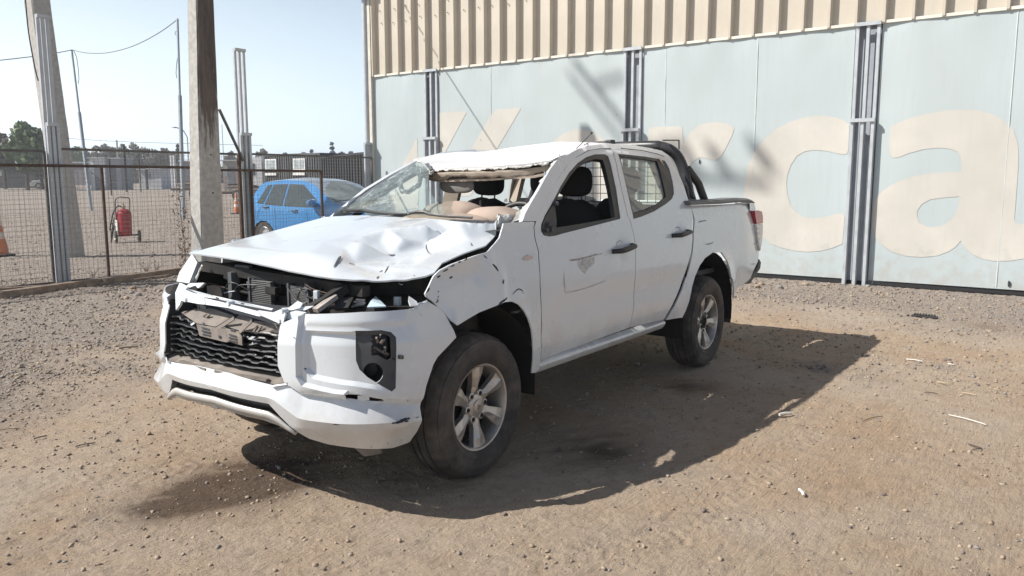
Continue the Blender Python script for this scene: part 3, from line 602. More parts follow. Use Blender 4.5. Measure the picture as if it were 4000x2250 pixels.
# ================================================================== PICKUP
def trifield(P, vals, edges=()):
    P = np.array(P, float); vals = np.array(vals, float)
    vs, _, fs, ov, _, _ = delaunay_2d_cdt([Vector((a, b)) for a, b in P], list(edges), [], 0, 1e-6)
    vs = np.array([tuple(v) for v in vs]); vv = []
    for i, v in enumerate(vs):
        if len(ov[i]): vv.append(vals[ov[i][0]])
        else: vv.append(vals[np.argmin(((P-v)**2).sum(1))])
    vv = np.array(vv); fs = [f for f in fs if len(f) == 3]
    def ev(Q):
        Q = np.asarray(Q, float); out = vv[np.argmin(((Q[:, None]-vs[None])**2).sum(2), axis=1)].copy()
        for f in fs:
            a, b, c = vs[list(f)]; D = (b[0]-a[0])*(c[1]-a[1])-(b[1]-a[1])*(c[0]-a[0])
            if abs(D) < 1e-12: continue
            u = ((Q[:, 0]-a[0])*(c[1]-a[1])-(Q[:, 1]-a[1])*(c[0]-a[0]))/D; v = ((b[0]-a[0])*(Q[:, 1]-a[1])-(b[1]-a[1])*(Q[:, 0]-a[0]))/D
            k = (u >= -1e-6) & (v >= -1e-6) & (u+v <= 1+1e-6)
            out[k] = vv[f[0]]*(1-u[k]-v[k])+vv[f[1]]*u[k]+vv[f[2]]*v[k]
        return out
    return ev
def white_mat():
    m = mat('white_paint', (.65, .685, .71), .30, var=.02, vscale=3, coat=.8, col2=(.56, .565, .56), c2amt=.12, c2scale=2.2, c2lo=.5, c2hi=.75, spec=.5)
    # road dust thickening towards the sills
    t = m.node_tree; N = t.nodes; L = t.links; b = N['Principled BSDF']; src = b.inputs['Base Color'].links[0].from_socket
    g = N.new('ShaderNodeNewGeometry'); s = N.new('ShaderNodeSeparateXYZ'); L.new(g.outputs['Position'], s.inputs[0])
    n = N.new('ShaderNodeTexNoise'); n.inputs['Scale'].default_value = 3.5; n.inputs['Detail'].default_value = 9; n.inputs['Roughness'].default_value = .7; L.new(g.outputs['Position'], n.inputs['Vector'])
    a = N.new('ShaderNodeMapRange'); a.inputs[1].default_value = .95; a.inputs[2].default_value = .38; a.inputs[3].default_value = -.35; a.inputs[4].default_value = .5; L.new(s.outputs[2], a.inputs[0])
    q = N.new('ShaderNodeMath'); q.operation = 'ADD'; L.new(a.outputs[0], q.inputs[0])
    q2 = N.new('ShaderNodeMapRange'); q2.inputs[1].default_value = .35; q2.inputs[2].default_value = .7; q2.inputs[3].default_value = -.35; q2.inputs[4].default_value = .2; L.new(n.outputs[0], q2.inputs[0]); L.new(q2.outputs[0], q.inputs[1]); q.use_clamp = True
    mx = N.new('ShaderNodeMix'); mx.data_type = 'RGBA'; L.new(q.outputs[0], mx.inputs[0]); L.new(src, mx.inputs[6]); mx.inputs[7].default_value = (.42, .36, .30, 1)
    L.new(mx.outputs[2], b.inputs['Base Color']); return m
WHT = white_mat()
WHTR = mat('white_paint_dull_sunlit', (.70, .70, .70), .55, var=.03, vscale=3, coat=.05)  # roof copy of the paint: rougher, and whitened to look sun-blown
bplas = mat('black_plastic', (.022, .023, .025), .5, var=.3, vscale=12, col2=(.09, .08, .07), c2amt=.3, c2scale=5)
gplas = mat('grey_plastic', (.055, .058, .062), .55, var=.2)
dark = mat('dark_metal', (.02, .02, .02), .7, .2, var=.4, vscale=10, col2=(.07, .055, .045), c2amt=.5, c2scale=6)
dusty = mat('dusty_plastic', (.21, .18, .155), .8, var=.25, vscale=12, col2=(.10, .09, .085), c2amt=.6, c2scale=8)
alum = mat('alloy', (.56, .54, .51), .42, .75, var=.12, vscale=14, col2=(.34, .28, .22), c2amt=.75, c2scale=7)
rub = mat('tyre_rubber', (.036, .034, .033), .8, var=.3, vscale=9, col2=(.14, .115, .095), c2amt=.6, c2scale=5, c2lo=.4, c2hi=.62, bump=.15, bscale=90)
fabr = mat('black_fabric', (.012, .012, .014), .95, var=.3, vscale=30)
beige = mat('beige_bag', (.40, .315, .26), .85, var=.1, vscale=8, bump=.25, bscale=22)
hliner = mat('headliner', (.40, .34, .28), .9, var=.1)
trimb = mat('trim_grey', (.10, .105, .115), .6, var=.15)
seal = mat('window_seal', (.018, .018, .02), .5, var=.3)
crackm = mat('crack_dark', (.03, .035, .045), .8)
root = empty('pickup_truck', (1.6, 0, 0), 'wrecked white double cab pickup with crumpled hood, smashed windscreen and dented roof', 'pickup truck')
part = lambda mb, n, m, p=None, **k: mb.build(n, m, p or root, **k)
WZ = [.28, .40, .46, .60, .80, 1.0, 1.15, 1.27, 1.45, 1.62, 1.70, 1.75, 1.79]; WY = [.84, .865, .875, .893, .90, .893, .872, .845, .765, .675, .622, .57, .50]
def Ws(x, z):
    w = np.interp(z, WZ, WY)
    r = np.hypot(x-0, z-.37); w = w+.016*np.exp(-((r-.50)/.07)**2)*(np.asarray(z) < 1.0)
    r = np.hypot(x-3.0, z-.37); w = w+.020*np.exp(-((r-.50)/.08)**2)*(np.asarray(z) < 1.05)
    w = w-.045*sstep(.12, .015, abs(np.asarray(z)-.78))*sstep(.55, .8, x)*sstep(2.75, 2.2, x)*.22
    w = w-.05*sstep(3.75, 4.3, x)-.05*sstep(-.15, -.5, x)*(np.asarray(z) > .85)
    return w
gside = lambda P: -P[1]-float(Ws(P[0], P[2]))
DENT = []
def fside(p, off=0):
    x, z = p[:, 0], p[:, 1]; y = -Ws(x, z)
    for (cx, cz, rx, rz, d) in DENT: y = y+d*np.exp(-((x-cx)/rx)**2-((z-cz)/rz)**2)
    y = y+.0018*(fbm(x*3, z*3, 2, 41)-.5)-off
    return np.stack([x, y, z], -1)
def SD(k, *pts):
    out = []
    for p in pts: q = onsurf(k, *p, gside, 2.5, 9); out.append((q[0], q[2]))
    return out
Dt = lambda k, x, z_, *a: DENT.append((*SD(k, (x, z_))[0], *a))
Dt('G', 1180, 700, .16, .09, .035); Dt('G', 1430, 560, .05, .10, -.018); Dt('G', 1540, 720, .03, .12, -.014); Dt('G', 1330, 640, .04, .05, .012)
Dt('G', 1700, 850, .05, .03, -.012); Dt('E', 1530, 960, .045, .045, .014); Dt('E', 985, 1105, .045, .045, .014); Dt('E', 500, 1000, .2, .03, .006)
seam_front = [('E', 905, 192), ('E', 800, 195), ('E', 700, 213), ('E', 600, 268), ('E', 500, 360), ('E', 430, 465), ('E', 350, 600), ('E', 280, 730), ('E', 222, 850), ('G', 1843, 200), ('G', 1850, 290), ('G', 1870, 370), ('G', 1885, 430), ('G', 1892, 560), ('G', 1900, 720), ('G', 1908, 900), ('G', 1912, 1100), ('G', 1908, 1250), ('G', 1905, 1425)]
seam_mid = [('F', 135, 888), ('F', 170, 740), ('F', 178, 560), ('F', 190, 330), ('F', 188, 130), ('F', 165, 0), ('E', 1075, 835), ('E', 1058, 812), ('E', 1000, 560), ('E', 960, 380), ('E', 930, 250), ('E', 907, 192)]
T = lambda L: [SD(p[0], p[1:])[0] for p in L]
sf, sm = T(seam_front), T(seam_mid)
def sh(L, dx): return [(a+dx, b) for a, b in L]
def door_part(name, outl, hole, label=None):
    o = panel(name, outl, fside, WHT, root, holes=[hole], h=.05, edge=.03, thick=.02, smooth=50); 
    if label: o['label'] = label
    m = o.modifiers.new('b', 'BEVEL'); m.width = .004; m.segments = 2; m.limit_method = 'ANGLE'; m.angle_limit = 1.0
    return o
fwin = SD('E', (850, 238), (760, 240), (680, 265), (600, 320), (520, 410), (440, 540), (370, 680), (300, 800), (268, 880), (266, 940), (290, 980), (340, 992), (405, 985), (470, 965), (985, 832), (992, 815), (960, 600), (920, 400), (880, 255))
fin = SD('E', (835, 292), (770, 283), (690, 305), (600, 365), (530, 450), (460, 560), (405, 665), (388, 700), (400, 915), (870, 835), (948, 815), (905, 560), (868, 400))
fd = door_part('front_door', [sf[0]]+sf[1:]+sm[0:], fwin)
rdb = T([('E', 1000, 192), ('E', 1200, 212), ('E', 1330, 242), ('E', 1400, 266), ('E', 1440, 322), ('E', 1495, 438), ('E', 1550, 550), ('E', 1600, 650), ('E', 1640, 740), ('E', 1655, 810), ('E', 1650, 900), ('E', 1645, 980), ('E', 1638, 1150), ('E', 1610, 1300), ('E', 1585, 1445), ('F', 700, 200), ('F', 660, 350), ('F', 600, 520), ('F', 530, 680), ('F', 480, 770), ('F', 455, 815)])
rwin = SD('E', (968, 234), (1100, 248), (1230, 262), (1345, 282), (1400, 300), (1440, 370), (1470, 490), (1482, 600), (1462, 650), (1400, 700), (1300, 762), (1180, 812), (1110, 832), (1090, 740), (1050, 560), (1005, 370))
rin = SD('E', (990, 258), (1090, 267), (1230, 285), (1330, 303), (1362, 400), (1400, 560), (1412, 630), (1330, 700), (1220, 750), (1115, 780), (1065, 590), (1022, 420))
rdo = [(q[0]+.007, q[1]) for q in sm]
rd = door_part('rear_door', rdb+rdo, rwin)
fd_i = lambda p: fside(p, -.006)
def ring(name, outl, inn, parent, off=-.004, th=.03, m=seal): return panel(name, outl, lambda p: fside(p, off), m, parent, holes=[inn], h=.06, edge=.03, thick=th, smooth=50)
ring('window_seal', fwin, fin, fd); ring('window_seal', rwin, rin, rd)
tint, _a, _t, _d = glassmat('tinted_glass', (.74, .86, .78), .40, 0)
panel('window_glass', rin, lambda p: fside(p, -.018), tint, rd, h=.08, thick=0, smooth=179)
# mirror sail and torn mirror mount
ml = MB(); c = fside(np.array(SD('E', (335, 860))))[0]
panel('mirror_mount', SD('E', (385, 670), (300, 810), (268, 890), (270, 945), (300, 982), (350, 990), (405, 975), (402, 900)), lambda p: fside(p, .004), bplas, fd, h=.04, thick=.02)
for (ex, ey, r) in ((300, 930, .016), (345, 925, .02), (390, 690, .018), (320, 880, .014)):
    q = fside(np.array(SD('E', (ex, ey))))[0]; ml.tube([q+(0, .01, 0), q+(0, -.022, 0)], [r, r*.7], 7)
part(ml, 'mirror_bracket', gplas, fd, smooth=40)
# door handles
def handle(k, x0, y0, x1, y1, par):
    a, b = SD(k, (x0, y0), (x1, y1)); A, B = fside(np.array([a]))[0], fside(np.array([b]))[0]; m = MB(); n = 14; path = []; rr = []
    for i in range(n+1):
        t = i/n; p = A+(B-A)*t; d = .045*min(1, math.sin(math.pi*min(max(t, 0.0), 1))*2.2)+.004; path.append(p+(0, -d, 0)); rr.append(.015+.004*math.sin(math.pi*t)*(1 if t < .6 else .6))
    m.tube(path, rr, 8)
    part(m, 'handle', bplas, par, smooth=60)
    c = fside(np.array(SD(k, ((x0*.55+x1*.45), (y0*.55+y1*.45)))))[0]
    M_ = Matrix.Translation(Vector(c)+Vector((0, .012, 0))) @ Matrix.Rotation(math.pi/2, 4, 'X')
    m = MB().lathe([(.052, .018), (.050, .014), (.036, .004), (.0, .0)], 24, M_); part(m, 'handle_cup', WHT, par, smooth=80)
handle('E', 915, 1130, 1092, 1070, fd); handle('E', 1462, 985, 1600, 942, rd)
# scuffed patch, decal outline, and scratches on the front door
scm = mat('scuff', (.36, .33, .30), .9, var=.5, vscale=60)
def decal(k, pts, nm, m, par, off=.0016): return panel(nm, SD(k, *pts), lambda p: fside(p, off), m, par, h=.04, thick=0)
def strokes(k, pts, w, nm, m, par, off=.0018):
    P = SD(k, *pts); a = spline([np.array(p) for p in P], 4); L_ = []; R_ = []
    for i, p in enumerate(a):
        t = a[min(i+1, len(a)-1)]-a[max(i-1, 0)]; t = t/(np.linalg.norm(t)+1e-9); nn = np.array([-t[1], t[0]]); ww = w*(.25+.75*math.sin(math.pi*(i+.5)/len(a)))*random.uniform(.7, 1.2); L_.append(p+nn*ww/2); R_.append(p-nn*ww/2)
    Q = fside(np.array(L_+R_[::-1]), off); n = len(L_); F = [(i, i+1, 2*n-2-i, 2*n-1-i) for i in range(n-1)]
    return link(nm, mesh(nm, Q, F), m, par)
decal('E', [(512, 1205), (590, 1196), (680, 1175), (775, 1148), (780, 1160), (700, 1185), (600, 1210), (545, 1218)], 'scuff', scm, fd)
decal('E', [(610, 1215), (700, 1190), (760, 1180), (750, 1240), (690, 1290), (665, 1335), (640, 1310), (600, 1250)], 'scuff', mat('scuff_light', (.54, .54, .53), .8, var=.3, vscale=50), fd, .0014)
strokes('E', [(475, 1320), (478, 1420), (490, 1470)], .004, 'scratch', scm, fd)
strokes('G', [(2110, 620), (2116, 770), (2150, 800), (2300, 765), (2440, 715), (2490, 690), (2498, 658)], .005, 'scratch', mat('scratch_pale', (.44, .43, .42), .8), fd)
strokes('E', [(780, 1160), (830, 1145)], .004, 'scratch', scm, fd); strokes('E', [(850, 1160), (852, 1170)], .005, 'scratch', scm, fd)
# fender
fend = SD('G', (1560, 168), (1545, 230), (1525, 300), (1480, 355), (1400, 428), (1250, 490), (1100, 550), (1000, 600), (940, 655), (895, 740), (850, 815), (860, 840), (930, 890), (1000, 960), (1035, 1000), (1080, 1060), (1140, 1103), (1240, 1042), (1340, 985), (1440, 945), (1515, 915), (1560, 890), (1640, 884), (1700, 915), (1750, 965), (1790, 1040), (1820, 1140), (1830, 1250))+SD('C', (1597, 120), (1597, 250), (1585, 370), (1620, 362), (1660, 325))+[(a-.008, b) for a, b in reversed(sf[9:])]+SD('G', (1846, 156), (1750, 155))
fnd = panel('fender', fend, fside, WHT, root, h=.035, edge=.02, thick=.008, smooth=30, creases=[SD('G', (1370, 460), (1430, 540), (1500, 620), (1530, 690), (1525, 800)), SD('G', (1560, 270), (1845, 272))]); fnd['label'] = 'torn and dented left fender'
for pts, w_ in [([(1515, 915), (1545, 880), (1590, 850)], .012), ([(1640, 822), (1670, 785), (1700, 770), (1728, 785), (1740, 815)], .006), ([(1440, 540), (1480, 575), (1500, 605)], .012), ([(1370, 460), (1395, 490)], .006), ([(1030, 615), (1080, 590)], .008), ([(1100, 570), (1135, 552)], .006), ([(1160, 528), (1190, 520)], .008), ([(1215, 510), (1238, 490)], .008), ([(975, 665), (1010, 650)], .010), ([(1110, 675), (1140, 662)], .010), ([(985, 790), (988, 800)], .008), ([(860, 805), (895, 760)], .010), ([(1535, 720), (1545, 680)], .012), ([(950, 895), (970, 880), (965, 860)], .006), ([(976, 850), (978, 835)], .005)]:
    strokes('G', pts, w_, 'crack', crackm, fnd, .002)
oc = SD('G', (1730, 485), (1780, 455), (1820, 470), (1825, 490), (1780, 508), (1745, 505)); panel('side_repeater', oc, lambda p: fside(p, .006), mat('repeater_lens', (.62, .50, .46), .15, var=.1), fnd, h=.03, thick=.01)
# bed side
bedo = SD('E', (1632, 708), (1900, 700), (2212, 682), (2228, 745), (2218, 800), (2226, 900), (2258, 1120))+SD('F', (1322, 195), (1312, 285), (1242, 440), (1180, 492), (1130, 522), (1112, 560), (1092, 620), (1086, 450), (1072, 430), (1058, 350), (1030, 270), (980, 200), (900, 202), (830, 252), (780, 322), (740, 412), (710, 520), (680, 660), (650, 740), (620, 798), (472, 820), (504, 770), (553, 690), (624, 530), (679, 370), (716, 200), (722, 120), (726, 60))+SD('E', (1660, 980), (1670, 830), (1652, 760))
bed = panel('bed_side', bedo, fside, WHT, root, h=.05, edge=.03, thick=.012, smooth=40)
for pts in ([(1705, 868), (1718, 855), (1745, 850), (1780, 847)], [(1765, 1062), (1790, 1062), (1828, 1052), (1840, 1043)]): strokes('E', pts, .007, 'fuel_flap_edge', crackm, bed)
strokes('F', [(1240, 308), (1290, 306)], .006, 'scratch', crackm, bed)
# cab frame: pillar, roof rail, rear pillar
rail_in = [('E', 1652, 765), ('E', 1640, 745), ('E', 1600, 655), ('E', 1552, 555), ('E', 1497, 443), ('E', 1437, 326), ('E', 1397, 268), ('E', 1330, 247), ('E', 1200, 217), ('E', 1000, 197), ('E', 905, 197), ('E', 800, 200), ('E', 700, 218), ('E', 605, 273), ('E', 506, 365), ('E', 436, 470), ('E', 356, 605), ('E', 286, 735), ('E', 228, 852)]
cab_o = T([('D', 1735, 850), ('D', 1760, 780), ('D', 1810, 690), ('D', 1870, 590), ('D', 1930, 480), ('D', 1990, 375), ('D', 2055, 285), ('D', 2130, 235), ('E', 440+40, 262), ('E', 540, 225), ('E', 600, 192), ('E', 700, 162), ('E', 800, 150), ('E', 900, 146), ('E', 1060, 150), ('E', 1250, 180), ('E', 1370, 208), ('E', 1425, 245), ('E', 1480, 330), ('E', 1520, 410), ('E', 1560, 500), ('E', 1600, 620), ('E', 1628, 700)])
cab = panel('cab_frame', cab_o+T(rail_in), fside, WHT, root, h=.035, edge=.02, thick=.03, smooth=60)
# sill under the doors
sl0, sl1 = SD('C', (1672, 262))[0], SD('F', (455, 822))[0]
m = MB(); V = []
for (x, z) in [(sl0[0]-.02, sl0[1]-.012), (sl1[0]+.02, sl1[1]-.012)]:
    for dy, dz in ((.0, 0), (-.004, -.012), (.004, -.03), (.022, -.052), (.05, -.055), (.12, -.03), (.12, .02), (.03, .02)): V.append((x, -Ws(x, z)+dy, z+dz))
k = 8; part(m.add(V, [(i, (i+1) % k, (i+1) % k+k, i+k) for i in range(k)]+[tuple(range(k)), tuple(range(k, 2*k))]), 'sill', WHT, smooth=30)
for L_ in (sf, sm, [tuple(q) for q in rdb[8:]], [tuple(q) for q in rdb[:10]]):
    q = fside(np.array(L_), -.009); part(MB().tube(list(q), .0085, 5), 'seam_dark_strip', seal)  # dark tubes added behind the gaps to darken the door seams
# far side, plain mirrored sheets (seen through the windows)
def mir(p, off=0): q = fside(p, off); q[:, 1] *= -1; return q
BELT = [(.50, 1.24), (.9, 1.255), (1.3, 1.262), (1.7, 1.275), (2.1, 1.29), (2.62, 1.32)]
lowo = [(-.28, 1.10), (.1, 1.17), (.45, 1.25)]+BELT+[(2.66, 1.32), (4.05, 1.315), (4.12, 1.0), (4.2, .85), (4.05, .60), (3.62, .52), (3.52, .62), (3.44, .74), (3.2, .90), (3.0, .94), (2.8, .90), (2.6, .76), (2.46, .50), (.55, .46), (.47, .62), (.40, .76), (.2, .90), (0, .93), (-.2, .90), (-.3, .80)]
flip(panel('far_body_side', lowo, mir, WHT, root, h=.12, edge=.06, thick=.012, smooth=40))
frs = [(.56, 1.27), (.80, 1.45), (1.0, 1.56), (1.17, 1.64), (1.45, 1.715), (1.8, 1.745), (2.3, 1.735), (2.55, 1.67), (2.66, 1.33), (2.56, 1.33), (2.44, 1.62), (2.25, 1.675), (1.82, 1.685), (1.86, 1.29), (1.68, 1.28), (1.70, 1.685), (1.5, 1.67), (1.22, 1.585), (1.0, 1.47), (.75, 1.285)]
flip(panel('far_window_frame', frs, mir, WHT, root, h=.06, edge=.04, thick=.02, smooth=60))
flip(panel('far_window_seal', [(.74, 1.272), (1.0, 1.475), (1.22, 1.59), (1.5, 1.675), (1.70, 1.69), (1.70, 1.66), (1.5, 1.645), (1.24, 1.565), (1.02, 1.45), (.80, 1.285)], lambda p: mir(p, -.02), seal, root, h=.06, thick=.03))
part(MB().bar((1.62, .70, 1.28), (1.66, .60, 1.66), .05, .11), 'pillar_trim', hliner); part(MB().bar((1.68, .70, 1.28), (1.72, .61, 1.66), .03, .06), 'pillar_trim', seal)
# ------------------------------------------------------------------ roof
RC = [(1.13, .60, 1.655), (1.10, .52, 1.648), (1.08, .44, 1.605), (1.05, .37, 1.588), (1.03, .1, 1.595), (1.03, -.15, 1.597), (1.07, -.4, 1.612), (1.12, -.56, 1.632), (1.18, -.60, 1.66),
      (1.35, .60, 1.695), (1.33, .42, 1.645), (1.35, .36, 1.625), (1.4, 0, 1.665), (1.4, -.35, 1.682), (1.4, -.56, 1.70), (1.6, .60, 1.725), (1.62, .44, 1.70), (1.66, .33, 1.690), (1.7, 0, 1.735), (1.7, -.3, 1.745), (1.7, -.57, 1.735),
      (2.05, .60, 1.745), (2.05, .3, 1.775), (2.1, 0, 1.80), (2.1, -.3, 1.785), (2.1, -.57, 1.745), (2.45, .60, 1.73), (2.45, .3, 1.785), (2.45, 0, 1.80), (2.45, -.3, 1.785), (2.45, -.57, 1.73), (2.64, .57, 1.69), (2.66, 0, 1.765), (2.64, -.57, 1.69)]
rz = trifield([(a, b) for a, b, c in RC], [c for a, b, c in RC], [(2, 10), (3, 11), (11, 17), (17, 22)])
def froof(p): return np.stack([p[:, 0], p[:, 1], rz(p)+.003*(fbm(p[:, 0]*5, p[:, 1]*5, 3, 2)-.5)], -1)
ro = [(1.13, .60), (1.10, .52), (1.08, .44), (1.05, .37), (1.035, .2), (1.03, .1), (1.03, -.15), (1.07, -.4), (1.12, -.56), (1.25, -.60), (1.5, -.585), (2.1, -.575), (2.64, -.57), (2.66, 0), (2.64, .57), (2.1, .60)]
roof = panel('roof', ro, froof, WHTR, root, h=.035, thick=.01, smooth=30, relax=1, creases=[[(1.05, .37), (1.35, .36), (1.66, .33), (2.05, .3)], [(1.08, .44), (1.33, .42), (1.62, .44)]]); roof['label'] = 'roof panel caved in at the front edge'
liner = panel('headliner', [(1.10, .54), (1.08, .3), (1.06, -.1), (1.10, -.52), (1.6, -.54), (2.55, -.52), (2.55, .52), (1.6, .54)], lambda p: froof(p)-np.array([[0, 0, .055]])-np.stack([0*p[:, 0], 0*p[:, 0], .03*sstep(1.35, 1.1, p[:, 0])], -1), hliner, root, h=.07, thick=.012)
# torn header: curled strips of liner, laminate and metal along the windscreen edge
def crumple(name, pts, w0, m, parent, seed, amp=.012, n=5, dirv=(0, 0, -1), step=.018):
    g = np.random.default_rng(seed); a = dens(pts, step); a = [np.array(q) for q in a]; V = []; k = len(a)
    for i, p in enumerate(a):
        ww = w0*(.45+.9*vnoise(np.array([i*.31]), np.array([seed*1.3]), seed)[0])
        for j in range(n): t = j/(n-1); V.append(p+np.array(dirv)*ww*t+g.uniform(-amp, amp, 3)*(.3+t))
    F = [(i*n+j, i*n+j+1, (i+1)*n+j+1, (i+1)*n+j) for i in range(k-1) for j in range(n-1)]
    o = link(name, mesh(name, V, F), m, parent, 30); md = o.modifiers.new('s', 'SOLIDIFY'); md.thickness = .003; return o
lam = mat('shattered_laminate', (.62, .61, .58), .45, var=.25, vscale=60, col2=(.40, .37, .33), c2amt=.8, c2scale=30, bump=.6, bscale=70)
lamg = mat('laminate_grey', (.50, .50, .48), .5, var=.3, vscale=70, col2=(.25, .24, .22), c2amt=.8, c2scale=35, bump=.6, bscale=70)
hd = [(1.035, .38, 1.578), (1.02, .2, 1.584), (1.015, 0, 1.585), (1.02, -.2, 1.59), (1.06, -.4, 1.600), (1.11, -.55, 1.622)]
crumple('torn_header', hd, .015, lam, root, 3, .0035, 4, (-.02, 0, -1), .009); crumple('header_rail', [tuple(np.array(p)+(.03, 0, -.02)) for p in hd], .05, hliner, root, 5, .003, 4, (.3, 0, -.9)); 0 and crumple('header_gap', [tuple(np.array(p)+(.015, 0, -.012)) for p in hd], .02, crackm, root, 6, .003, 3, (-.1, 0, -1))
crumple('torn_header', [(1.10, .55, 1.635), (1.06, .46, 1.62), (1.035, .38, 1.58)], .03, lam, root, 8, .007, 4, (-.3, 0, -.9))
part(MB().tube([tuple(np.array(ony('D', 1590, 440, -.05))+(0, 0, 0)), tuple(ony('D', 1560, 440, 0))], .012, 6), 'reading_lamp', trimb)
# pillar remnants of the windscreen
rem = [onx('D', *p, X_)for p, X_ in (((2050, 300), 1.14), ((1985, 400), 1.05), ((1935, 500), .97), ((1875, 600), .87), ((1820, 680), .78), ((1770, 760), .68), ((1730, 840), .60))]
crumple('laminate_edge', rem, .038, lamg, root, 11, .007, 4, (-.15, .9, -.25)); crumple('laminate_edge', rem[4:]+[onx('D', 1660, 850, .5)], .10, mat('laminate_dark', (.24, .25, .24), .5, var=.3, vscale=40), root, 12, .006, 5, (-.1, .85, -.5))
crumple('laminate_edge', [onx('D', 1640, 835, .45), onx('D', 1600, 850, .43), onx('D', 1540, 850, .40), onx('D', 1530, 890, .36)], .04, lam, root, 14, .012, 4, (0, .2, .8))
crumple('rail_tear', [onx('E', 470, 275, 1.2), onx('E', 520, 250, 1.25), onx('E', 580, 225, 1.33)], .03, lam, root, 15, .01, 4, (.2, 0, -.8)); crumple('rail_tear', [onx('E', 490, 285, 1.21), onx('E', 560, 255, 1.29)], .018, crackm, root, 16, .004, 3, (.2, 0, -.8))
# ------------------------------------------------------------------ windscreen
def wbase(y): return np.array([.56-.17*(1-(y/.72)**2), y, 1.275])
def wtop(y): t = y/.72; return np.array([1.13-.07*(1-t*t), t*.57, 1.648-.05*sstep(.6, .1, t)])
def fwind(p): return np.array([wbase(a)*(1-b)+wtop(a)*b+np.array([-.012, 0, .008])*4*b*(1-b) for a, b in p])
def onwind(k, x, y):
    u, v = px(k, x, y); q = np.array([.3, .5])
    def pr(q):
        P = fwind([q])[0]-CAM; z = P@FW; return np.array([2000+FPX*(P@RT)/z, 1125-FPX*(P@UP)/z])
    for _ in range(12):
        r = pr(q)-(u, v); J = np.stack([(pr(q+(1e-4, 0))-pr(q))/1e-4, (pr(q+(0, 1e-4))-pr(q))/1e-4], 1); q = q-np.clip(np.linalg.solve(J, r), -.3, .3)
    return tuple(q)
gout = [onwind('D', *p) for p in ((75, 772), (300, 610), (520, 455), (790, 296), (850, 345), (885, 400), (876, 480), (880, 580), (940, 650), (1008, 735), (1015, 790), (900, 800), (600, 785), (300, 778))]
cg = bpy.data.materials.new('cracked_glass'); cg.use_nodes = True
def crackglass(m, thick_, scl, lo):
    t = m.node_tree; N = t.nodes; L = t.links; N.clear(); o = N.new('ShaderNodeOutputMaterial'); tr = N.new('ShaderNodeBsdfTransparent'); tr.inputs[0].default_value = (.83, .90, .875, 1)
    df = N.new('ShaderNodeBsdfDiffuse'); df.inputs[0].default_value = (.68, .78, .75, 1); gl = N.new('ShaderNodeBsdfGlossy'); gl.inputs['Roughness'].default_value = .04
    tc = N.new('ShaderNodeTexCoord'); at = N.new('ShaderNodeAttribute'); at.attribute_name = 'crush'
    def math_(op, a, b=0, c=0):
        q = N.new('ShaderNodeMath'); q.operation = op
        for i, s in enumerate((a, b, c)): L.new(s, q.inputs[i]) if not isinstance(s, (int, float)) else setattr(q.inputs[i], 'default_value', s)
        q.use_clamp = op == 'MULTIPLY_ADD'; return q.outputs[0]
    tot = None
    for s, wd in ((9, .05), (28, .10), (80, .16)):
        v = N.new('ShaderNodeTexVoronoi'); v.feature = 'DISTANCE_TO_EDGE'; v.inputs['Scale'].default_value = s; L.new(tc.outputs['Object'], v.inputs['Vector'])
        r = N.new('ShaderNodeMapRange'); r.inputs[1].default_value = 0; r.inputs[2].default_value = wd*.35; r.inputs[3].default_value = 1; r.inputs[4].default_value = 0; L.new(v.outputs[0], r.inputs[0]); tot = r.outputs[0] if tot is None else math_('MAXIMUM', tot, r.outputs[0])
    nz = N.new('ShaderNodeTexNoise'); nz.inputs['Scale'].default_value = 14; nz.inputs['Detail'].default_value = 6; L.new(tc.outputs['Object'], nz.inputs['Vector'])
    cr = math_('MULTIPLY', math_('MULTIPLY', tot, at.outputs['Fac']), math_('MULTIPLY_ADD', nz.outputs[0], 3.2, -1.1))
    a = N.new('ShaderNodeMixShader'); L.new(math_('MULTIPLY_ADD', cr, .8, .13), a.inputs[0]); L.new(tr.outputs[0], a.inputs[1]); L.new(df.outputs[0], a.inputs[2])
    fr = N.new('ShaderNodeFresnel'); fr.inputs[0].default_value = 1.5; c = N.new('ShaderNodeMixShader'); L.new(fr.outputs[0], c.inputs[0]); L.new(a.outputs[0], c.inputs[1]); L.new(gl.outputs[0], c.inputs[2])
    bp = N.new('ShaderNodeBump'); bp.inputs['Strength'].default_value = .3; L.new(nz.outputs[0], bp.inputs['Height']); L.new(bp.outputs[0], gl.inputs['Normal']); L.new(c.outputs[0], o.inputs[0])
crackglass(cg, 0, 0, 0)
ws = flip(panel('windscreen', gout, fwind, cg, root, h=.035, edge=.012, thick=0, smooth=50))
at = ws.data.attributes.new('crush', 'FLOAT', 'POINT'); cc = [fwind([onwind('D', *p)])[0] for p in ((350, 560), (560, 620), (300, 700), (820, 330), (620, 420), (520, 520))]
vv = np.array([v.co[:] for v in ws.data.vertices]); vv = np.array([tuple(ws.matrix_parent_inverse.inverted() @ Vector(v)) if False else v for v in vv])
f = np.zeros(len(vv)); 
for c in cc: f = np.maximum(f, np.exp(-(((vv-c)**2).sum(1))/.03))
at.data.foreach_set('value', (.15+f).clip(0, 1).astype(np.float32)); ws['label'] = 'shattered windscreen with a large torn hole'
crumple('glass_edge', [fwind([onwind('D', *p)])[0] for p in ((790, 300), (850, 345), (888, 395), (930, 375))], .03, lam, ws, 21, .006, 3, (0, 0, -1)); crumple('glass_edge', [fwind([onwind('D', *p)])[0] for p in ((500, 470), (600, 408), (700, 350), (790, 300))], .022, lam, ws, 22, .004, 3, (0, -.3, -.8))
part(MB().tube([fwind([onwind('D', *p)])[0] for p in ((70, 770), (300, 605), (520, 450), (790, 292))], .006, 6), 'windscreen_trim', galv, ws, smooth=60)
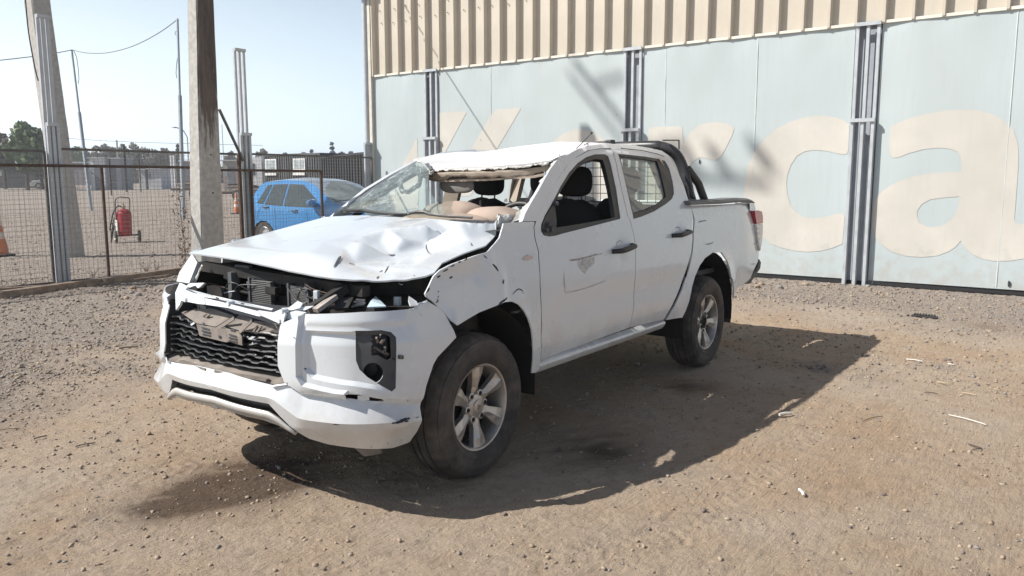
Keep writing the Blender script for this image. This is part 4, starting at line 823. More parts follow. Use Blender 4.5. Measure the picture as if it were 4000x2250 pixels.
part(MB().tube([onx('D', 800, 370, 1.0), onx('D', 806, 430, .95), onx('D', 795, 560, .8), onx('D', 775, 700, .6)], .0035, 5), 'loose_wire', mat('pale_wire', (.6, .58, .5), .6), root)
low = [onwind('D', *p) for p in ((1015, 765), (1100, 772), (1250, 790), (1400, 805), (1540, 835), (1540, 850), (1250, 832), (1015, 795))]
# wipers
for pts in (((115, 762), (240, 770), (290, 768), (420, 785), (560, 795), (700, 797)), ((720, 790), (790, 782), (860, 785), (900, 800), (1050, 818), (1300, 832))):
    P = [fwind([onwind('D', *p)])[0]+(-.02, 0, .012) for p in pts]; m = MB().tube(P, [.006, .012, .012, .007, .005, .004], 6); part(m, 'wiper', bplas, smooth=50)
    m = MB(); P2 = [q+(-.005, 0, -.006) for q in P]; m.tube(P2, .005, 4); part(m, 'wiper_blade', bplas)
# ------------------------------------------------------------------ hood
def H0(x, y): return 1.108+.165*(x+.6)+.028*(1-(y/.75)**2)-.05*sstep(-.45, -.78, x)
def HP(k, x, y, dz):
    q = onsurf(k, x, y, lambda P: P[2]-(float(H0(P[0], P[1]))+dz), 2.2, 7); return (q[0], q[1], dz)
hc = [HP('G', *p) for p in [(1500, 140, -.004), (1150, 150, .008), (860, 168, .014), (500, 215, .010), (290, 275, .0), (170, 330, -.008), (100, 400, -.016), (75, 470, -.018), (10, 560, -.022),
      (1500, 200, -.045), (1110, 270, -.070), (850, 350, -.082), (530, 465, -.085), (190, 540, -.060),
      (450, 330, -.042), (860, 250, -.036), (640, 320, -.036), (300, 400, -.045), (1200, 205, -.030),
      (860, 400, -.100), (905, 440, -.070), (700, 480, -.095), (560, 520, -.098), (430, 560, -.072), (300, 590, -.075), (640, 610, -.080), (800, 540, -.075), (480, 630, -.090), (150, 625, -.050), (1240, 315, -.070), (1060, 400, -.085), (350, 660, -.07), (600, 570, -.072)]]
NEAR = [(1520, 134, -.008), (1508, 195, -.045), (1490, 280, -.085), (1400, 370, -.095), (1200, 440, -.095), (1000, 530, -.090), (930, 615, -.088), (850, 645, -.088), (680, 678, -.085), (500, 692, -.080), (350, 695, -.070), (200, 692, -.055), (20, 672, -.035)]
k0 = len(hc); hc += [HP('G', *p) for p in NEAR]
ed = [(i, i+1) for i in range(8)]+[(9+i, 10+i) for i in range(4)]+[(k0+i, k0+i+1) for i in range(len(NEAR)-1)]
hfar = [HP('A', *p) for p in [(1500, 533, -.02), (1240, 485, -.008), (1000, 430, 0), (500, 345, 0), (322, 325, 0)]]
base_pts = [(x, y, 0.) for x in (-.5, -.3, -.05, .2, .4) for y in (-.05, .25, .5, .72)]+[(-.2, -.25, 0), (.1, -.25, .005), (.35, -.25, 0.), (-.50, -.2, 0)]
HC = hc+hfar+base_pts+[(.52, .74, -.02), (.36, .3, -.005), (.34, -.1, -.005), (-.05, .80, -.05), (.3, .80, -.05), (-.35, .80, -.04)]
hz = trifield([(a, b) for a, b, c in HC], [c for a, b, c in HC], ed)
lumps = HP('G', 500, 600, -.04)
def fhood(p):
    x, y = p[:, 0], p[:, 1]; d = hz(p); n = len(p)
    m = np.exp(-(((x-lumps[0])/.22)**2+((y-lumps[1])/.16)**2))
    z = H0(x, y)+d+.014*m*(vnoise(x*15, y*15, 5)-.5)+.002*(fbm(x*4, y*4, 2, 6)-.5)
    return np.stack([x, y, z], -1)
xy = lambda k, *L: [HP(k, *p)[:2] for p in L]
ho = xy('G', *NEAR)+[h[:2] for h in hfar]+[(-.50, .79), (-.30, .815), (.1, .80), (.50, .76), (.44, .5), (.37, .2), (.35, -.1), (.39, -.35)]
hood = panel('hood', ho, fhood, WHT, root, h=.018, edge=.015, thick=.008, smooth=30, relax=1, creases=[[h[:2] for h in hc[:9]], [h[:2] for h in hc[9:14]]]); hood['label'] = 'crumpled hood buckled along its left side'
def hstroke(k, pts, w, dz=0):
    P = [np.array(HP(k, x, y, d)[:2]) for x, y, d in pts]; a = spline(P, 4); L_, R_ = [], []
    for i, p in enumerate(a):
        t = a[min(i+1, len(a)-1)]-a[max(i-1, 0)]; t = t/(np.linalg.norm(t)+1e-9); nn = np.array([-t[1], t[0]]); ww = w*(.3+.7*math.sin(math.pi*(i+.5)/len(a)))*random.uniform(.7, 1.3); L_.append(p+nn*ww/2); R_.append(p-nn*ww/2)
    Q = fhood(np.array(L_+R_[::-1]))+(0, 0, .0035); n = len(L_); link('tear', mesh('tear', Q, [(i, i+1, 2*n-2-i, 2*n-1-i) for i in range(n-1)]), mat('tear_grey', (.10, .10, .11), .8), hood)
for pts, w_ in [([(75, 462, -.012), (60, 480, -.014), (35, 525, -.016), (8, 565, -.018)], .012), ([(510, 450, -.075), (540, 460, -.082), (565, 448, -.08)], .016), ([(855, 362, -.085), (858, 395, -.09), (890, 432, -.06)], .007), ([(1262, 300, -.05), (1270, 320, -.055), (1255, 330, -.06)], .006), ([(150, 545, -.055), (200, 538, -.055)], .010), ([(418, 585, -.045), (400, 620, -.045)], .007), ([(470, 555, -.05), (510, 540, -.06)], .006), ([(425, 540, -.045), (455, 541, -.05)], .006), ([(600, 647, -.04), (640, 645, -.04)], .006), ([(735, 538, -.03), (745, 542, -.03)], .006)]: hstroke('G', pts, w_)
# cowl under the windscreen
part(MB().add([wbase(y)+(dx, 0, dz) for y in np.linspace(-.72, .72, 9) for dx, dz in ((-.10, -.045), (.06, -.02))], [(2*i, 2*i+1, 2*i+3, 2*i+2) for i in range(8)]), 'cowl', bplas)
# ------------------------------------------------------------------ front bumper
PL = np.array([(-.93, 0), (-.925, .2), (-.885, .42), (-.83, .6), (-.755, .74), (-.66, .83), (-.54, .88), (-.40, .90), (-.2, .905)])
PL = np.array(spline([PL[0]*(1, -1)+(0, 0)]+list(PL[1:]), 8)); PL = PL[::1]
SEG = np.hypot(*np.diff(PL, axis=0).T); CS = np.r_[0, np.cumsum(SEG)]
nzB = lambda z: np.interp(z, [.3, .42, .55, .8, .9, 1.05], [-.05, 0, .01, 0, -.03, -.08])
bf = [(-.99, .58, 0), (-.99, .9, 0)]
BD = []   # (s,z,d) on the near half (s<0 mirrored)
def bdp(L): BD.extend(L)
bdp([(.0, .64, 0), (.3, .635, 0), (.475, .617, 0.0), (.547, .581, -.01), (.74, .562, -.03), (.916, .528, -.03), (1.08, .50, -.015), (1.2, .50, 0)])
bdp([(.0, .56, .03), (.38, .552, .032), (.41, .548, .035), (.545, .472, .045), (.72, .462, .045), (.902, .455, .035), (1.078, .43, .02), (1.2, .43, 0)])
bdp([(.0, .52, .012), (.40, .50, .012), (.52, .39, .01), (.66, .345, .0), (.82, .32, -.0), (.98, .30, -.005), (1.08, .31, -.005), (1.2, .3, 0)])
bdp([]) if True else bdp([(.43, .64, .02), (.43, .87, .02), (.50, .90, .005), (.535, .88, .02), (.535, .66, .02), (.56, .62, .018), (.70, .595, .012), (.76, .59, .005), (.43, .95, -.01), (.6, .95, -.01)])
bdp([(.556, .855, -.018), (.556, .67, -.022), (.585, .635, -.022), (.72, .612, -.024), (.79, .60, -.02), (.80, .855, -.02), (.80, .70, -.024), (.87, .63, -.018), (.945, .585, -.01)])
bdp([(.56, .885, .012), (.80, .888, .012), (.95, .885, .006), (1.1, .88, .0), (1.0, .84, .0), (1.0, .6, 0), (1.1, .7, 0), (1.3, .7, 0), (1.3, .9, 0), (1.3, 1.0, 0), (.8, .95, -.005), (1.1, .95, -.01), (1.05, .78, .004)])
ROWS = [BD[0:7], BD[8:15], BD[16:23]]
ROWS = [[(0, .64, 0), (.3, .637, 0), (.475, .62, 0), (.547, .583, -.008), (.74, .563, -.026), (.916, .53, -.03), (1.08, .50, -.012), (1.3, .5, 0)],
        [(0, .56, .026), (.38, .553, .028), (.41, .549, .030), (.545, .474, .040), (.72, .464, .042), (.902, .457, .034), (1.078, .432, .016), (1.3, .43, .01)],
        [(0, .53, .016), (.376, .515, .016), (.515, .395, .012), (.66, .345, .0), (.82, .32, -.005), (.98, .302, -.010), (1.08, .30, -.010), (1.3, .3, 0)]]
def band(P):
    s_, z = P[:, 0], P[:, 1]; zz = [np.interp(s_, [q[0] for q in R], [q[1] for q in R]) for R in ROWS]; dd = [np.interp(s_, [q[0] for q in R], [q[2] for q in R]) for R in ROWS]
    t = np.clip((z-zz[1])/(zz[0]-zz[1]), 0, 1); u = np.clip((z-zz[2])/(zz[1]-zz[2]), 0, 1)
    up = dd[1]*(1-t)+dd[0]*t; up = np.where(z > zz[0], dd[0]*sstep(.035, 0, z-zz[0]), up); return np.where(z >= zz[1], up, dd[2]*(1-u)+dd[1]*u)
FANG = [(.40, .60), (.40, .99), (.535, .99), (.535, .66), (.56, .625), (.70, .60), (.748, .597), (.748, .560), (.547, .580), (.475, .617)]
RECS = [(.562, .850), (.562, .69), (.592, .658), (.72, .638), (.79, .63), (.86, .615), (.93, .59), (.985, .59), (.985, .850)]
SHLD = [(.552, .884), (.80, .887), (.95, .884), (1.05, .88), (1.10, 1.0), (.552, 1.0)]
def blendin(P, poly, w_): d = dline(P, poly, True); i = inpoly(P, poly); return sstep(-w_, w_, np.where(i, d, -d))
def bfield(P):
    d = band(P)
    return d+.024*blendin(P, FANG, .007)-.020*blendin(P, RECS, .009)*sstep(.96, .80, P[:, 0])+.010*blendin(P, SHLD, .012)
def fb(p, off=0):
    s = np.abs(p[:, 0]); z = p[:, 1]; sg = np.where(p[:, 0] >= 0, 1., -1.)
    x = np.interp(s, CS, PL[:, 0]); y = np.interp(s, CS, PL[:, 1]); x2 = np.interp(s+.02, CS, PL[:, 0]); y2 = np.interp(s+.02, CS, PL[:, 1]); x1 = np.interp(s-.02, CS, PL[:, 0]); y1 = np.interp(s-.02, CS, PL[:, 1])
    tx, ty = x2-x1, y2-y1; L = np.hypot(tx, ty); nx, ny = -ty/L, tx/L
    d = bfield(np.stack([s, z], -1))+nzB(z)+off
    return np.stack([x+nx*d, sg*(y+ny*d), z], -1)
OUT = [(.437, .87), (.442, .884), (.50, .91), (.547, .928), (.82, .942), (1.098, .938), (1.187, .962), (1.281, .905), (1.336, .772), (1.20, .702), (1.171, .672), (1.121, .584), (1.089, .482), (1.082, .37), (1.062, .318), (.971, .305), (.80, .322), (.645, .342), (.557, .368), (.515, .395), (.432, .465), (.376, .52), (0, .535)]
INN = [(.0, .63), (.125, .630), (.406, .605), (.475, .617), (.437, .70)]
near = [(-a, b) for a, b in OUT]; far_ = [(min(a, 1.17), b) for a, b in OUT][:-1]
bo = near+far_[::-1]+[(.437, .70), (.475, .617), (.406, .605), (.125, .63), (0, .63), (-.125, .63), (-.406, .605), (-.475, .617), (-.437, .70)]
# remove doubled far arch points squeezed by the clamp
bo2 = []
for q in bo:
    if not bo2 or math.hypot(q[0]-bo2[-1][0], q[1]-bo2[-1][1]) > .004: bo2.append(q)
pod = [(.79, .862), (.909, .860), (.955, .848), (.975, .825), (.968, .70), (.962, .600), (.943, .586), (.90, .615), (.84, .655), (.805, .69), (.79, .73)]
slot = [(.745, .585), (.80, .585), (.90, .555), (.915, .538), (.80, .555), (.745, .563)]
sgn = lambda L, s: [(s*a, b) for a, b in L]
def offs(poly, w_):
    Q = np.array(poly, float); n = len(Q); out = []; ar = sum(Q[i][0]*Q[(i+1) % n][1]-Q[(i+1) % n][0]*Q[i][1] for i in range(n))
    for i in range(n):
        a, b, c = Q[i-1], Q[i], Q[(i+1) % n]; d1 = (b-a)/np.linalg.norm(b-a); d2 = (c-b)/np.linalg.norm(c-b); n1 = np.array([d1[1], -d1[0]]); n2 = np.array([d2[1], -d2[0]]); m_ = n1+n2; m_ /= max(m_@m_/2, .6); out.append(b+m_*w_*(1 if ar > 0 else -1))
    return out
cr = []
cons = [[(s_, float(np.interp(s_, [q[0] for q in R], [q[1] for q in R]))) for s_ in np.arange(0, 1.08, .03)] for R in ROWS[:2]]
for Q, w_ in ((FANG, .007), (RECS, .009), (SHLD, .012)):
    for sg_ in (-1, 1): P_ = dens(offs(Q, sg_*w_), .02, True); cons.append([tuple(p) for p in P_]+[tuple(P_[0])])
for s in (-1, 1):
    for L in cons:
        run = []
        for p in L:
            q = (s*p[0], p[1]); A_ = np.array([q]); ok = p[0] > .004 and inpoly(A_, bo2)[0] and dline(A_, bo2, True)[0] > .006 and not inpoly(A_, sgn(pod, s))[0] and dline(A_, sgn(pod, s), True)[0] > .006 and dline(A_, sgn(slot, s), True)[0] > .006
            if ok: run.append(q)
            else:
                if len(run) > 1: cr.append(run)
                run = []
        if len(run) > 1: cr.append(run)
bump = panel('front_bumper', bo2, fb, WHT, root, off=1, holes=[sgn(pod, -1), sgn(slot, -1), sgn(pod, 1)], h=.014, edge=.012, thick=.006, smooth=28, creases=cr, jit=.1); flip(bump); bump.modifiers[0].offset = -1
bump['label'] = 'white front bumper shell, cracked at the corner'
def bstroke(L, w_, nm='crack', m=None, off=.004):
    a = spline([np.array(q) for q in L], 4); l, r = [], []
    for i, p in enumerate(a):
        t = a[min(i+1, len(a)-1)]-a[max(i-1, 0)]; t = t/(np.linalg.norm(t)+1e-9); nn = np.array([-t[1], t[0]]); ww = w_*(.3+.7*math.sin(math.pi*(i+.5)/len(a)))*random.uniform(.6, 1.3); l.append(p+nn*ww/2); r.append(p-nn*ww/2)
    Q = fb(np.array(l+r[::-1]), off); n = len(l); return link(nm, mesh(nm, Q, [(i, i+1, 2*n-2-i, 2*n-1-i) for i in range(n-1)]), m or crackm, bump)
bstroke([(-.93, .452), (-.96, .450), (-.99, .455), (-1.02, .455)], .012); bstroke([(-.99, .445), (-1.01, .447)], .006); bstroke([(-.70, .462), (-.725, .461)], .005); bstroke([(-1.05, .45), (-1.07, .45)], .004)
for s_, z_ in ((-.52, .83), (-.56, .69), (-.93, .34), (-.85, .33), (-1.0, .345), (-1.02, .53)): bstroke([(s_-.003, z_), (s_+.003, z_+.001)], .006, 'chip')
# fog lamp housing: dark pod with an empty round socket and broken parts
fpod = lambda off, s: (lambda p: fb(p, off) if s > 0 else fb(p, off))
def podpt(s, z, off): return fb(np.array([[s, z]]), off)[0]
for s in (-1, 1):
    sock = [(s*(.865+.045*math.cos(t)), .672+.046*math.sin(t)) for t in np.linspace(0, 2*math.pi, 22, endpoint=False)]
    wn = sgn([(.865, .842), (.925, .842), (.948, .825), (.948, .735), (.93, .725), (.89, .75), (.862, .75), (.862, .79), (.87, .80), (.862, .81)], s)
    o = panel('lamp_housing', sgn(pod, s), lambda p: fb(p, -.014), gplas, root, holes=[sock, wn], h=.03, edge=.012, thick=.010, smooth=40)
    c = podpt(s*.865, .672, -.012); c2 = podpt(s*.865, .672, -.11); m = MB(); R1 = [podpt(a, b, -.010) for a, b in sock]; R2 = [podpt(s*.865+(a-s*.865)*.8, .672+(b-.672)*.8, -.10) for a, b in sock]; n = len(R1)
    part(m.add(R1+R2, [(i, (i+1) % n, n+(i+1) % n, n+i) for i in range(n)]+[tuple(range(n, 2*n))]), 'lamp_socket', bplas, o, smooth=60)
    part(MB().tube([podpt(a*1.0+s*0, b, -.006) for a, b in sock[11:]], .0022, 5), 'socket_rim', pale, o)
    m = MB(); rs = random.Random(5)
    for i in range(10): a = podpt(s*rs.uniform(.87, .94), rs.uniform(.75, .84), -.035-rs.random()*.03); b = a+np.array([rs.uniform(-.03, .03), rs.uniform(-.03, .03), rs.uniform(-.03, .03)]); m.bar(a, b, rs.uniform(.006, .016), rs.uniform(.003, .012))
    part(m, 'broken_lamp_piece', mat('broken_chrome', (.40, .34, .30), .35, .5, var=.5, vscale=40, col2=(.06, .05, .05), c2amt=.9, c2scale=25), o)
    part(MB().box(podpt(s*.985, .737, .006), (.012, .03, .016)), 'clip', bplas, o)
    bk = sgn(pod, s); panel('lamp_backing', bk, lambda p: fb(p, -.10), crackm, root, h=.08, thick=0)
part(MB().box(podpt(-.82, .565, -.03), (.06, .05, .022), R=Matrix.Rotation(.75, 3, 'Z')), 'bumper_bracket', WHT)
# silver skid strip and black lower grille strip
def podflat(s, z, off):
    a = abs(s); x = np.interp(a, CS, PL[:, 0]); y = np.interp(a, CS, PL[:, 1]); x2 = np.interp(a+.03, CS, PL[:, 0]); y2 = np.interp(a+.03, CS, PL[:, 1]); L = math.hypot(x2-x, y2-y); nx, ny = -(y2-y)/L, (x2-x)/L; d = off+.012
    return np.array([x+nx*d, math.copysign(1, s)*(y+ny*d), z])
def strip(nm, top, bot, m_, off0, off1, th=.02, par=None, podpt=podpt):
    P = []; n = 36
    for i in range(n+1):
        s = -1+2*i/n; a = s*.5
        def at(L): return np.interp(abs(a), [q[0] for q in L], [q[1] for q in L])
        P.append((a, at(top), at(bot)))
    V = [podpt(a, t, off0) for a, t, b in P]+[podpt(a, b, off1) for a, t, b in P]; k = n+1
    o = link(nm, mesh(nm, V, [(i, i+1, k+i+1, k+i) for i in range(n)]), m_, par or root, 40); md = o.modifiers.new('s', 'SOLIDIFY'); md.thickness = th; md.offset = 0; return o
silv = mat('silver_trim', (.50, .49, .47), .42, .35, var=.1, col2=(.42, .38, .34), c2amt=.4)
strip('intake_strip', [(0, .53), (.38, .52), (.5, .43)], [(0, .495), (.38, .475), (.5, .40)], bplas, -.035, -.03, .01, podpt=podflat)
strip('skid_bar', [(0, .498), (.36, .48), (.41, .462), (.5, .405)], [(0, .462), (.36, .442), (.41, .428), (.5, .39)], silv, .0, .0, .012, podpt=podflat)
strip('skid_lower', [(0, .462), (.33, .444), (.42, .425), (.5, .39)], [(0, .425), (.28, .418), (.36, .405), (.42, .405)], silv, -.002, -.06, .012, podpt=podflat)
m = MB()
for a in (-.26, -.13, 0, .13, .26): q = podflat(a, .437, -.026); q2 = podflat(a+.055, .437, -.026); m = MB().bar(q, q2, .02, .012); part(m, 'skid_block', silv, bev=.003)
part(MB().add([podpt(s*.5, z, -.12) for s in (-1, -.6, -.2, .2, .6, 1) for z in (.54, .40)], [(2*i, 2*i+1, 2*i+3, 2*i+2) for i in range(5)]), 'intake_void', crackm)
# grille
GO = lambda s: .43
gv = MB(); part(gv.add([podpt(s, z, -.14) for s in np.linspace(-.46, .46, 9) for z in (.93, .60)], [(2*i, 2*i+1, 2*i+3, 2*i+2) for i in range(8)]), 'grille_backing', crackm)
for r in range(7):
    z0 = .668+r*.027; V = []; n = 96
    for i in range(n+1):
        s = -.435+.87*i/n; ph = (s/.105+.22*r) % 1; wv = (.0035+.0025*math.sin(r*1.9+s*5))*(1 if ph < .35 else (1-(ph-.35)/.15*2 if ph < .5 else (-1 if ph < .85 else -1+(ph-.85)/.15*2)))
        for off, dz in ((-.025, .0), (-.022, -.006), (-.075, -.010), (-.075, .002)): V.append(podpt(s, min(max(z0+wv+dz, .62), .93), off))
    part(MB().add(V, [(i*4+j, i*4+(j+1) % 4, (i+1)*4+(j+1) % 4, (i+1)*4+j) for i in range(n) for j in range(4)]), 'grille_slat', mat('grille_black', (.012, .0125, .014), .45, var=.2))
strip('grille_sill', [(0, .655), (.3, .652), (.42, .645), (.5, .64)], [(0, .628), (.406, .605), (.47, .612), (.5, .62)], dusty, -.085, -.012, .006)
for s in (-1, 1): part(MB().add([podpt(s*.46, z, o) for z in (.90, .64) for o in (.0, -.13)], [(0, 1, 3, 2)]), 'grille_cheek', bplas)
m = MB()
for a, b in ((-.36, -.02), (.05, .30)): m = MB().bar(podpt(a, .622, -.006), podpt(b, .624, -.006), .022, .010); part(m, 'trim_strip', dusty)
# dusty emblem tray with brackets, hanging in the upper grille
def quad(nm, pts, th, m_, par=None):
    o = link(nm, mesh(nm, pts, [tuple(range(len(pts)))]), m_, par or root); md = o.modifiers.new('s', 'SOLIDIFY'); md.thickness = th; return o
QA = lambda off, *L: [onsurf('A', *p, lambda P: gB(P)-off, 1.5, 6) for p in L]
def gB(P):
    x, y, z = P; a = np.array([x, abs(y)]); d = PL-a; i = int(np.argmin((d**2).sum(1))); i = min(max(i, 1), len(PL)-2); t = PL[i+1]-PL[i-1]; t = t/np.linalg.norm(t); nn = np.array([-t[1], t[0]]); return float((a-PL[i])@nn-nzB(z))
tr = empty('emblem_bracket', (-.86, 0, .8)); tr.parent = root; tr.matrix_parent_inverse = PINV(root)
quad('tray', QA(-.06, (245, 868), (430, 845))+QA(-.07, (535, 838), (740, 905))+QA(-.015, (575, 1005), (400, 975), (300, 905)), .006, dusty, tr)
quad('tray', QA(-.07, (790, 897), (905, 930))+QA(-.02, (790, 1040), (665, 1000)), .006, dusty, tr)
quad('tray', QA(-.06, (930, 950), (1170, 985), (1180, 1075))+QA(-.02, (1010, 1065), (820, 1040)), .006, dusty, tr)
for P in ([(400, 975), (575, 1005), (690, 1140), (660, 1138), (430, 1080)], [(580, 1005), (740, 905), (745, 935), (600, 1030)], [(665, 1010), (780, 1040), (815, 1090), (820, 1170), (690, 1130)], [(785, 1040), (905, 930), (905, 960), (800, 1060)], [(575, 1010), (665, 1015), (690, 1140), (600, 1110)]): quad('bracket_face', QA(-.008, *P), .006, dusty, tr)
for P in ([(440, 1000), (505, 1015), (512, 1030), (440, 1012)], [(440, 1028), (515, 1045), (520, 1058), (442, 1042)], [(445, 1060), (520, 1075), (520, 1085), (447, 1070)], [(690, 1062), (755, 1080), (760, 1095), (690, 1075)], [(688, 1090), (762, 1108), (765, 1120), (690, 1105)], [(690, 1118), (765, 1135), (765, 1145), (692, 1130)], [(595, 1078), (615, 1082), (615, 1105), (597, 1100)], [(705, 1020), (750, 1030), (750, 1045), (705, 1036)], [(450, 960), (470, 963), (470, 985), (452, 982)]): quad('bracket_slot', QA(-.001, *P), .002, crackm, tr)
for P in ([(450, 895), (490, 880), (495, 885), (460, 905)], [(480, 905), (520, 885), (527, 890), (492, 915)], [(915, 1040), (955, 985), (962, 988), (930, 1045)], [(945, 1045), (990, 990), (998, 993), (960, 1050)]): quad('tray_rib', QA(-.03, *P), .008, dusty, tr)
for P in ([(865, 1110), (905, 1085), (935, 1090), (895, 1118)], [(895, 1160), (910, 1135), (920, 1160)], [(1045, 1268), (1100, 1270), (1100, 1280), (1045, 1278)], [(925, 1245), (945, 1255), (935, 1260)], [(340, 975), (375, 955), (380, 970), (350, 990)]): quad('plastic_shard', QA(-.004, *P), .003, pale, tr)
# broken white crossbar above the grille
cb = empty('grille_crossbar', (-.88, 0, .93)); cb.parent = root; cb.matrix_parent_inverse = PINV(root)
for P, o_ in (([(220, 690), (270, 650), (485, 735), (490, 800), (430, 795), (275, 765)], 0), ([(490, 740), (700, 790), (975, 860), (1000, 905), (975, 905), (700, 830), (495, 800)], .0), ([(970, 850), (1110, 870), (1180, 840), (1220, 880), (1200, 970), (1150, 965), (1000, 900)], .004), ([(220, 690), (260, 600), (330, 640), (300, 680), (260, 800), (225, 850)], -.01),
             ([(1200, 960), (1400, 865), (1300, 850), (1150, 890)], -.01)): quad('crossbar_piece', QA(o_, *P), .012, WHT, cb)
for P, o_ in (([(300, 650), (560, 720), (620, 740), (600, 752), (480, 735), (290, 665)], -.05), ([(560, 715), (840, 780), (1110, 835), (1090, 852), (820, 800), (560, 740)], -.05), ([(300, 640), (350, 605), (480, 600), (440, 640), (420, 650), (400, 625), (330, 650)], -.07), ([(1180, 830), (1250, 825), (1330, 765), (1375, 785), (1350, 830), (1280, 850), (1200, 850)], -.04), ([(1290, 825), (1480, 810), (1400, 850), (1290, 860)], -.05)): quad('crossbar_piece', QA(o_, *P), .01, WHT, cb)
for x_, y_ in ((300, 752), (695, 785), (1160, 945), (1185, 858)): q = QA(.008, (x_, y_))[0]; part(MB().tube([q+(.02, 0, 0), q+(-.012, 0, 0)], [.014, .010], 10), 'clip_boss', WHT, cb, smooth=50)
for P in ([(485, 745), (498, 748), (495, 805), (480, 800)], [(570, 725), (600, 735), (598, 748), (572, 740)], [(800, 780), (830, 785), (828, 797), (800, 792)]): quad('crossbar_gap', QA(.004, *P), .002, crackm, cb)
# far headlight remains
quad('far_headlamp_lens', [onx('A', x, y, X_) for x, y, X_ in ((375, 348, -.60), (425, 430, -.64), (350, 620, -.72), (235, 602, -.72), (260, 520, -.68))], .02, mat('hazed_lens', (.48, .49, .48), .5, var=.2, vscale=12))
crumple('lens_edge', [onx('A', x, y, -.69) for x, y in ((440, 430), (400, 520), (350, 620))], .03, lam, root, 31, .006, 4, (0, -.8, -.3))
# ------------------------------------------------------------------ engine bay and near headlamp cavity
part(MB().box((-.16, .0, .60), (.50, 1.28, .04)).box((.30, 0, .84), (.04, 1.2, .52)).box((-.15, .72, .92), (.8, .04, .24)).box((-.1, -.66, .82), (.6, .04, .20)), 'engine_bay_walls', dark, kind=None)
for dz, dy in ((0, 0),): part(MB().box((-.1, -.02, .82), (.5, .7, .34)), 'engine_block', dark, bev=.02)
part(MB().box((-.50, -.0, .80), (.04, 1.3, .26)), 'radiator_support', dark)
part(MB().bar((-.52, .68, 1.04), (-.52, -.60, 1.0), .05, .05), 'bonnet_slam_panel', dark); part(MB().bar((-.55, .36, 1.03), (-.55, .36, .80), .05, .03), 'latch_stay', trimb); part(MB().bar((-.56, -.26, 1.02), (-.56, -.28, .86), .06, .02), 'latch_stay', trimb)
fin = mat('condenser_fin', (.26, .26, .26), .5, .5)
for (x0, y0, x1, y1) in ((893, 562, 1090, 800), (1250, 615, 1470, 820)):
    a, b = onx('A', x0, y0, -.56), onx('A', x1, y1, -.56); c = empty('condenser', tuple((a+b)/2)); c.parent = root; c.matrix_parent_inverse = PINV(root)
    part(MB().box(((a+b)/2+(.02, 0, 0)), (.01, abs(a[1]-b[1]), abs(a[2]-b[2]))), 'core', crackm, c)
    nn = 13
    for i in range(nn): z_ = b[2]+(a[2]-b[2])*(i+.5)/nn; part(MB().box((-.56, (a[1]+b[1])/2, z_), (.02, abs(a[1]-b[1]), .004)), 'fin', fin, c)
    part(MB().box((-.562, a[1], (a[2]+b[2])/2), (.03, .012, abs(a[2]-b[2])+.02)), 'side_tank', trimb, c)
rs = random.Random(3)
for i in range(5): y_ = rs.uniform(-.4, .6); part(MB().tube(spline([(-.50, y_, rs.uniform(.95, 1.04)), (-.55, y_-.06, rs.uniform(.85, 1.0)), (-.5, y_-.2, rs.uniform(.9, 1.0)), (-.45, y_-.3, .98)], 5), .011, 7), 'hose', dark, smooth=60)
for i in range(14):
    y_ = rs.uniform(-.42, .62); z_ = rs.uniform(.86, 1.0); x_ = rs.uniform(-.60, -.45); part(MB().box((x_, y_, z_), (rs.uniform(.01, .05), rs.uniform(.01, .08), rs.uniform(.01, .06)), R=Matrix.Rotation(rs.uniform(-.5, .5), 3, 'X')), 'bay_bracket', rs.choice([dark, trimb, bplas, dusty]))
for i in range(7):
    y_ = rs.uniform(-.3, .6); part(MB().tube(spline([(-.6, y_, rs.uniform(.9, 1.03)), (-.6, y_-rs.uniform(.03, .12), rs.uniform(.88, 1.02)), (-.55, y_-.2, rs.uniform(.88, 1.03))], 5), .0035, 5), 'wiring', rs.choice([bplas, rust, trimb]), smooth=60)
part(MB().tube([onx('A', 640, 690, -.6), onx('A', 750, 672, -.6)], .004, 5), 'bonnet_stay', galv)
part(MB().box(onx('A', 1493, 735, -.66), (.02, .03, .07)).box(onx('A', 1493, 790, -.66), (.02, .02, .06)), 'hood_latch', pale, bev=.004)
part(MB().box(onx('A', 820, 460, -.52), (.02, .12, .03)), 'radiator_cap_plate', trimb)
part(MB().bar(onx('A', 1430, 845, -.72), onx('A', 1760, 640, -.55), .05, .04), 'headlamp_bracket', dark); part(MB().bar(onx('A', 1480, 850, -.74), onx('A', 1660, 720, -.62), .035, .02), 'headlamp_bracket', mat('raw_plastic', (.38, .34, .30), .7, var=.3, vscale=20))
# dark shell of the missing headlamp
def AX(x, y, X_): return onx('A', x, y, X_)
part(MB().add([(-.62, -.42, .93), (-.42, -.80, .93), (-.20, -.84, .96), (-.2, -.80, 1.02), (-.40, -.74, .99), (-.55, -.42, 1.06), (-.30, -.40, .94), (-.30, -.40, 1.06), (-.1, -.62, .94), (-.1, -.62, 1.04)], [(6, 7, 9, 8), (8, 9, 3, 2), (0, 1, 2, 8, 6)]), 'headlamp_shell', dark)
quad('headlamp_shard', [AX(2030, 728, -.46), AX(2125, 820, -.52), AX(1950, 828, -.58), AX(1985, 770, -.54)], .006, mat('pale_blue_shard', (.55, .66, .72), .4)); quad('headlamp_shard', [AX(1660, 730, -.6), AX(1830, 735, -.55), AX(1780, 830, -.6), AX(1660, 840, -.64)], .006, bplas)
m = MB()
for (x0, y0, x1, y1) in ((1810, 815, 1930, 790), (1820, 800, 1940, 778), (1850, 750, 1935, 752), (1830, 770, 1930, 768)): m = MB().bar(AX(x0, y0, -.55), AX(x1, y1, -.52), .012, .008); part(m, 'chrome_sliver', mat('chrome', (.75, .75, .75), .2, .9), bev=.001)
part(MB().box(AX(2230, 762, -.42), (.02, .03, .04)), 'bulb_holder', galv)
